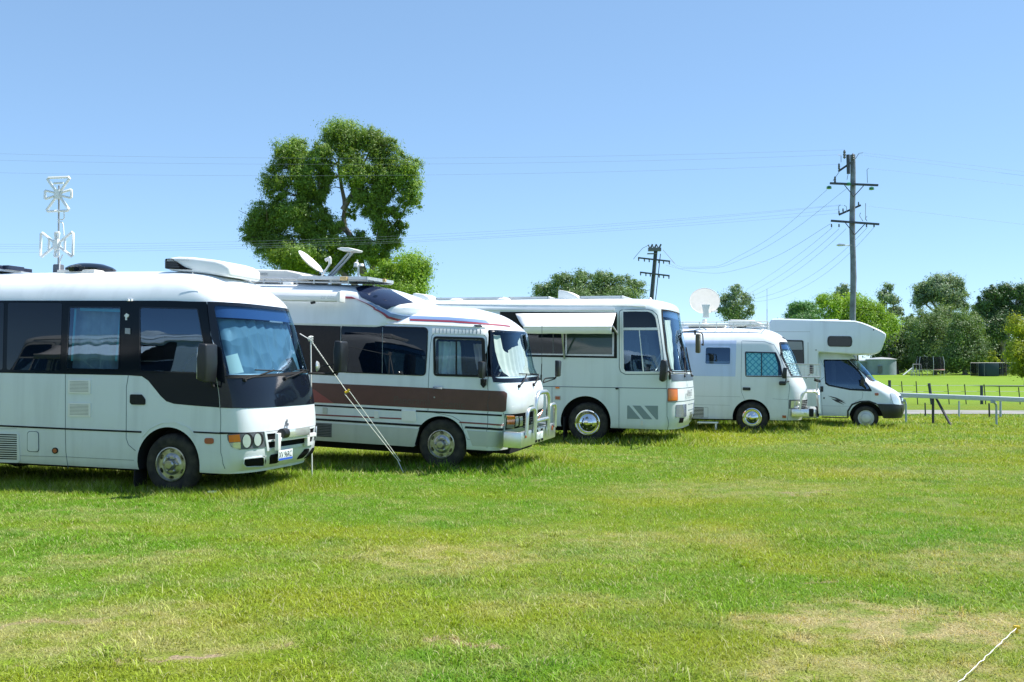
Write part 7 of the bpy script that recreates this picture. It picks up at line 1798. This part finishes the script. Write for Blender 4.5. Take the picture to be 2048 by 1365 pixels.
    # swing frame, slide, low table
    gp = ground_at(1834, 752); s = gp.y / FPX
    root = thing('swing_frame', 'small metal swing frame left of the trampoline', 'swing', Matrix.Translation(gp)); g = G(); h = 23 * s; w = 8 * s
    for x in (-w, w): g.tube([(x, -.5, 0), (x, 0, h), (x, .5, 0)], .035, 6)
    g.tube([(-w, 0, h), (w, 0, h)], .04, 6); g.obj('frame', M['galv'], root)
    g = G(); g.box((.1, 0, .5), (.45, .2, .04)); g.tube([(-.1, 0, .5), (-.1, 0, h)], .01, 4); g.tube([(.3, 0, .5), (.3, 0, h)], .01, 4); g.obj('seat', M['dplastic'], root)
    gp = ground_at(1816, 752); root = thing('play_slide', 'little white slide on the grass beside the swing frame', 'slide', Matrix.Translation(gp)); g = G()
    g.box((0, 0, .55), (1.5, .4, .06), Matrix.Rotation(R(-38), 4, 'Y')); g.obj('chute', M['plastic'], root); g = G(); g.tube([(.55, -.15, 0), (.55, -.15, 1.05)], .03, 6); g.tube([(.55, .15, 0), (.55, .15, 1.05)], .03, 6); g.obj('ladder', M['galv'], root)
    gp = ground_at(1829, 752); root = thing('garden_table', 'low white table between slide and swing frame', 'table', Matrix.Translation(gp)); g = G(); g.box((0, 0, .5), (1.1, .5, .06)); g.obj('tabletop', M['plastic'], root)
    [G().tube([(x, y, 0), (x, y, .5)], .025, 6).obj('leg', M['galv'], root) for x in (-.45, .45) for y in (-.2, .2)]
    # aviary with a dark green cover
    gp = ground_at(1992, 753); s = gp.y / FPX; root = thing('wire_aviary', 'long wire cage with a dark green cover over its middle', 'cage', Matrix.Translation(gp + Vector((0, 1.2, 0))))
    h = 27 * s; g = G(); g.box((-.3, 0, h / 2), (25 * s, 2.2, h)); g.obj('cover', M['tarp'], root, bevel=.04)
    g = G(); x0, x1 = -34 * s, 40 * s
    for x in np.linspace(x0, x1, 7): g.tube([(x, -1, 0), (x, -1, h)], .016, 5); g.tube([(x, 1, 0), (x, 1, h)], .016, 5)
    for y in (-1, 1): g.tube([(x0, y, h), (x1, y, h)], .018, 5)
    g.tube([(x0 + 8.5, -1, .4), (x1 - .8, -1, h * .5)], .02, 5); g.obj('cage_frame', M['greymetal'], root)
    g = G(); g.box((x0 / 2 + x1 / 2, 1.0, h / 2), (x1 - x0, .01, h)); g.obj('cage_mesh', mnet, root)
    # guy rope with awning pole beside the nearest minibus
    gp = ground_at(622, 884); 
    Yp = 14.4; top = at(621.5, 681, Yp); bot = Vector((top.x + .03, Yp, float(gz(top.x, Yp)))); root = thing('awning_pole', 'thin white awning pole standing at the nearest minibus nose', 'pole', Matrix.Translation(bot))
    g = G(); g.tube([(0, 0, 0), top - bot], .010, 8); g.obj('pole', M['plastic'], root)
    g = G(); q = top - bot
    for k in range(7):
        a = k * 2.1; g.tube([q + Vector((.035 * math.cos(a), .03 * math.sin(a), -.02 + .012 * k)), q + Vector((.04 * math.cos(a + 1.6), .03 * math.sin(a + 1.6), .0 + .01 * k)), q + Vector((.03 * math.cos(a + 3), .03 * math.sin(a + 3), -.01 + .01 * k))], .008, 5)
    g.obj('rope_knot', M['rope'], root)
    end = at(797, 923, 15.15); base = Vector((end.x + .02, end.y, float(gz(end.x, end.y)))); mid = at(693, 783, 14.7); root = thing('guy_rope', 'white guy rope with a yellow runner staked before the striped camper', 'rope', Matrix.Translation(base))
    g = G(); tp = Vector(top); g.tube([tp - base, mid - base], .0065, 6)
    for k in range(9): g.lathe([(.005, -.012), (.011, 0), (.005, .012)], Matrix.Translation(tp.lerp(mid, .02 + k * .04) - base) @ rot_to(mid - tp), 6)
    m2 = at(699, 783, mid.y); g.tube([mid - base, m2 - base, end - base + Vector((.03, 0, .0))], .005, 6); g.tube([at(689, 788, mid.y) - base, end - base + Vector((0, 0, .0))], .005, 6)
    g.tube([tp - base, at(600, 668, Yp + 1.2) - base], .007, 6); g.obj('cord', M['rope'], root)
    g = G(); g.tube([at(698, 779, mid.y - .01) - base, at(696, 783, mid.y - .01) - base, at(690, 785.5, mid.y - .01) - base], .018, 8); g.obj('runner', M['yellow'], root)
    g = G(); g.tube([Vector((.08, 0, -.06)), end - base + Vector((-.02, 0, .03))], .008, 6); g.obj('tent_peg', M['galv'], root)
    # second rope in the right corner
    a = ground_at(2033, 1268); b = ground_at(1925, 1372); root = thing('guy_rope', 'frayed white rope at the bottom right corner with a yellow peg head', 'rope', Matrix.Translation(a)); g = G()
    P = [Vector((0, 0, .035)).lerp(b - a + Vector((0, 0, .035)), t) + Vector((.004 * math.sin(t * 40), 0, .003 * math.sin(t * 55))) for t in np.linspace(0, 1.6, 30)]
    g.tube(P, [.0020 + .0007 * math.sin(i * 2.2) for i in range(30)], 6); g.obj('cord', M['rope'], root)
    g = G(); g.tube([(.0, .0, -.05), (.0, .0, .035)], .008, 6); g.prism([(-.02, .0), (.022, -.004), (.02, .014), (-.015, .018)], -.008, .008, lambda p, q, t: Vector((p, t, q + .032))); g.obj('tent_peg', M['yellow'], root)
    # bits of litter
    gp = ground_at(424, 992); g = G(); g.prism([(-.05, -.02), (.05, -.015), (.055, .02), (-.04, .022)], .005, .03, lambda p, q, t: Vector((p, q, t))); o = g.obj('litter', M['paper'], None, bevel=.004); o.location = gp + Vector((0, 0, .03)); tag(o, 'small white scrap on the grass before the nearest minibus wheel', 'litter')
    gp = ground_at(607, 925); g = G(); g.prism([(-.09, -.05), (.08, -.04), (.10, .05), (-.06, .06)], .0, .012, lambda p, q, t: Vector((p, q, t))); o = g.obj('plastic_sheet', M['cyan'], None, bevel=.003); o.location = gp + Vector((0, 0, .03)); tag(o, 'pale turquoise plastic scrap under the nearest minibus bumper', 'litter')

def build_neighbour_coach():
    """the coach parked beside the photographer, outside the left edge, mirrored in the side windows"""
    bpy.context.view_layer.update()
    def copy_tree(o, parent=None):
        c = o.copy(); COL.objects.link(c); c.parent = parent
        for ch in o.children: copy_tree(ch, c)
        return c
    by = {o.name: o for o in COL.objects if o.parent is None}
    for src, x, y, a, lab in (('coach_motorhome', -11.0, 9.3, 164, 'white coach parked just outside the left edge, mirrored in the nearest minibus windows'),):
        c = copy_tree(by[src]); c.matrix_world = Matrix.Translation((x, y, 0)) @ Matrix.Rotation(R(a), 4, 'Z'); tag(c, lab, 'motorhome')
BUILDERS = [build_ground, build_yard, build_poles, build_trees, build_bus1, build_bus2, build_bus3, build_bus4, build_bus5, build_neighbour_coach, build_grass]
import time as _t
t0 = _t.time()
for fn in BUILDERS: fn(); print(fn.__name__, round(_t.time() - t0, 1))
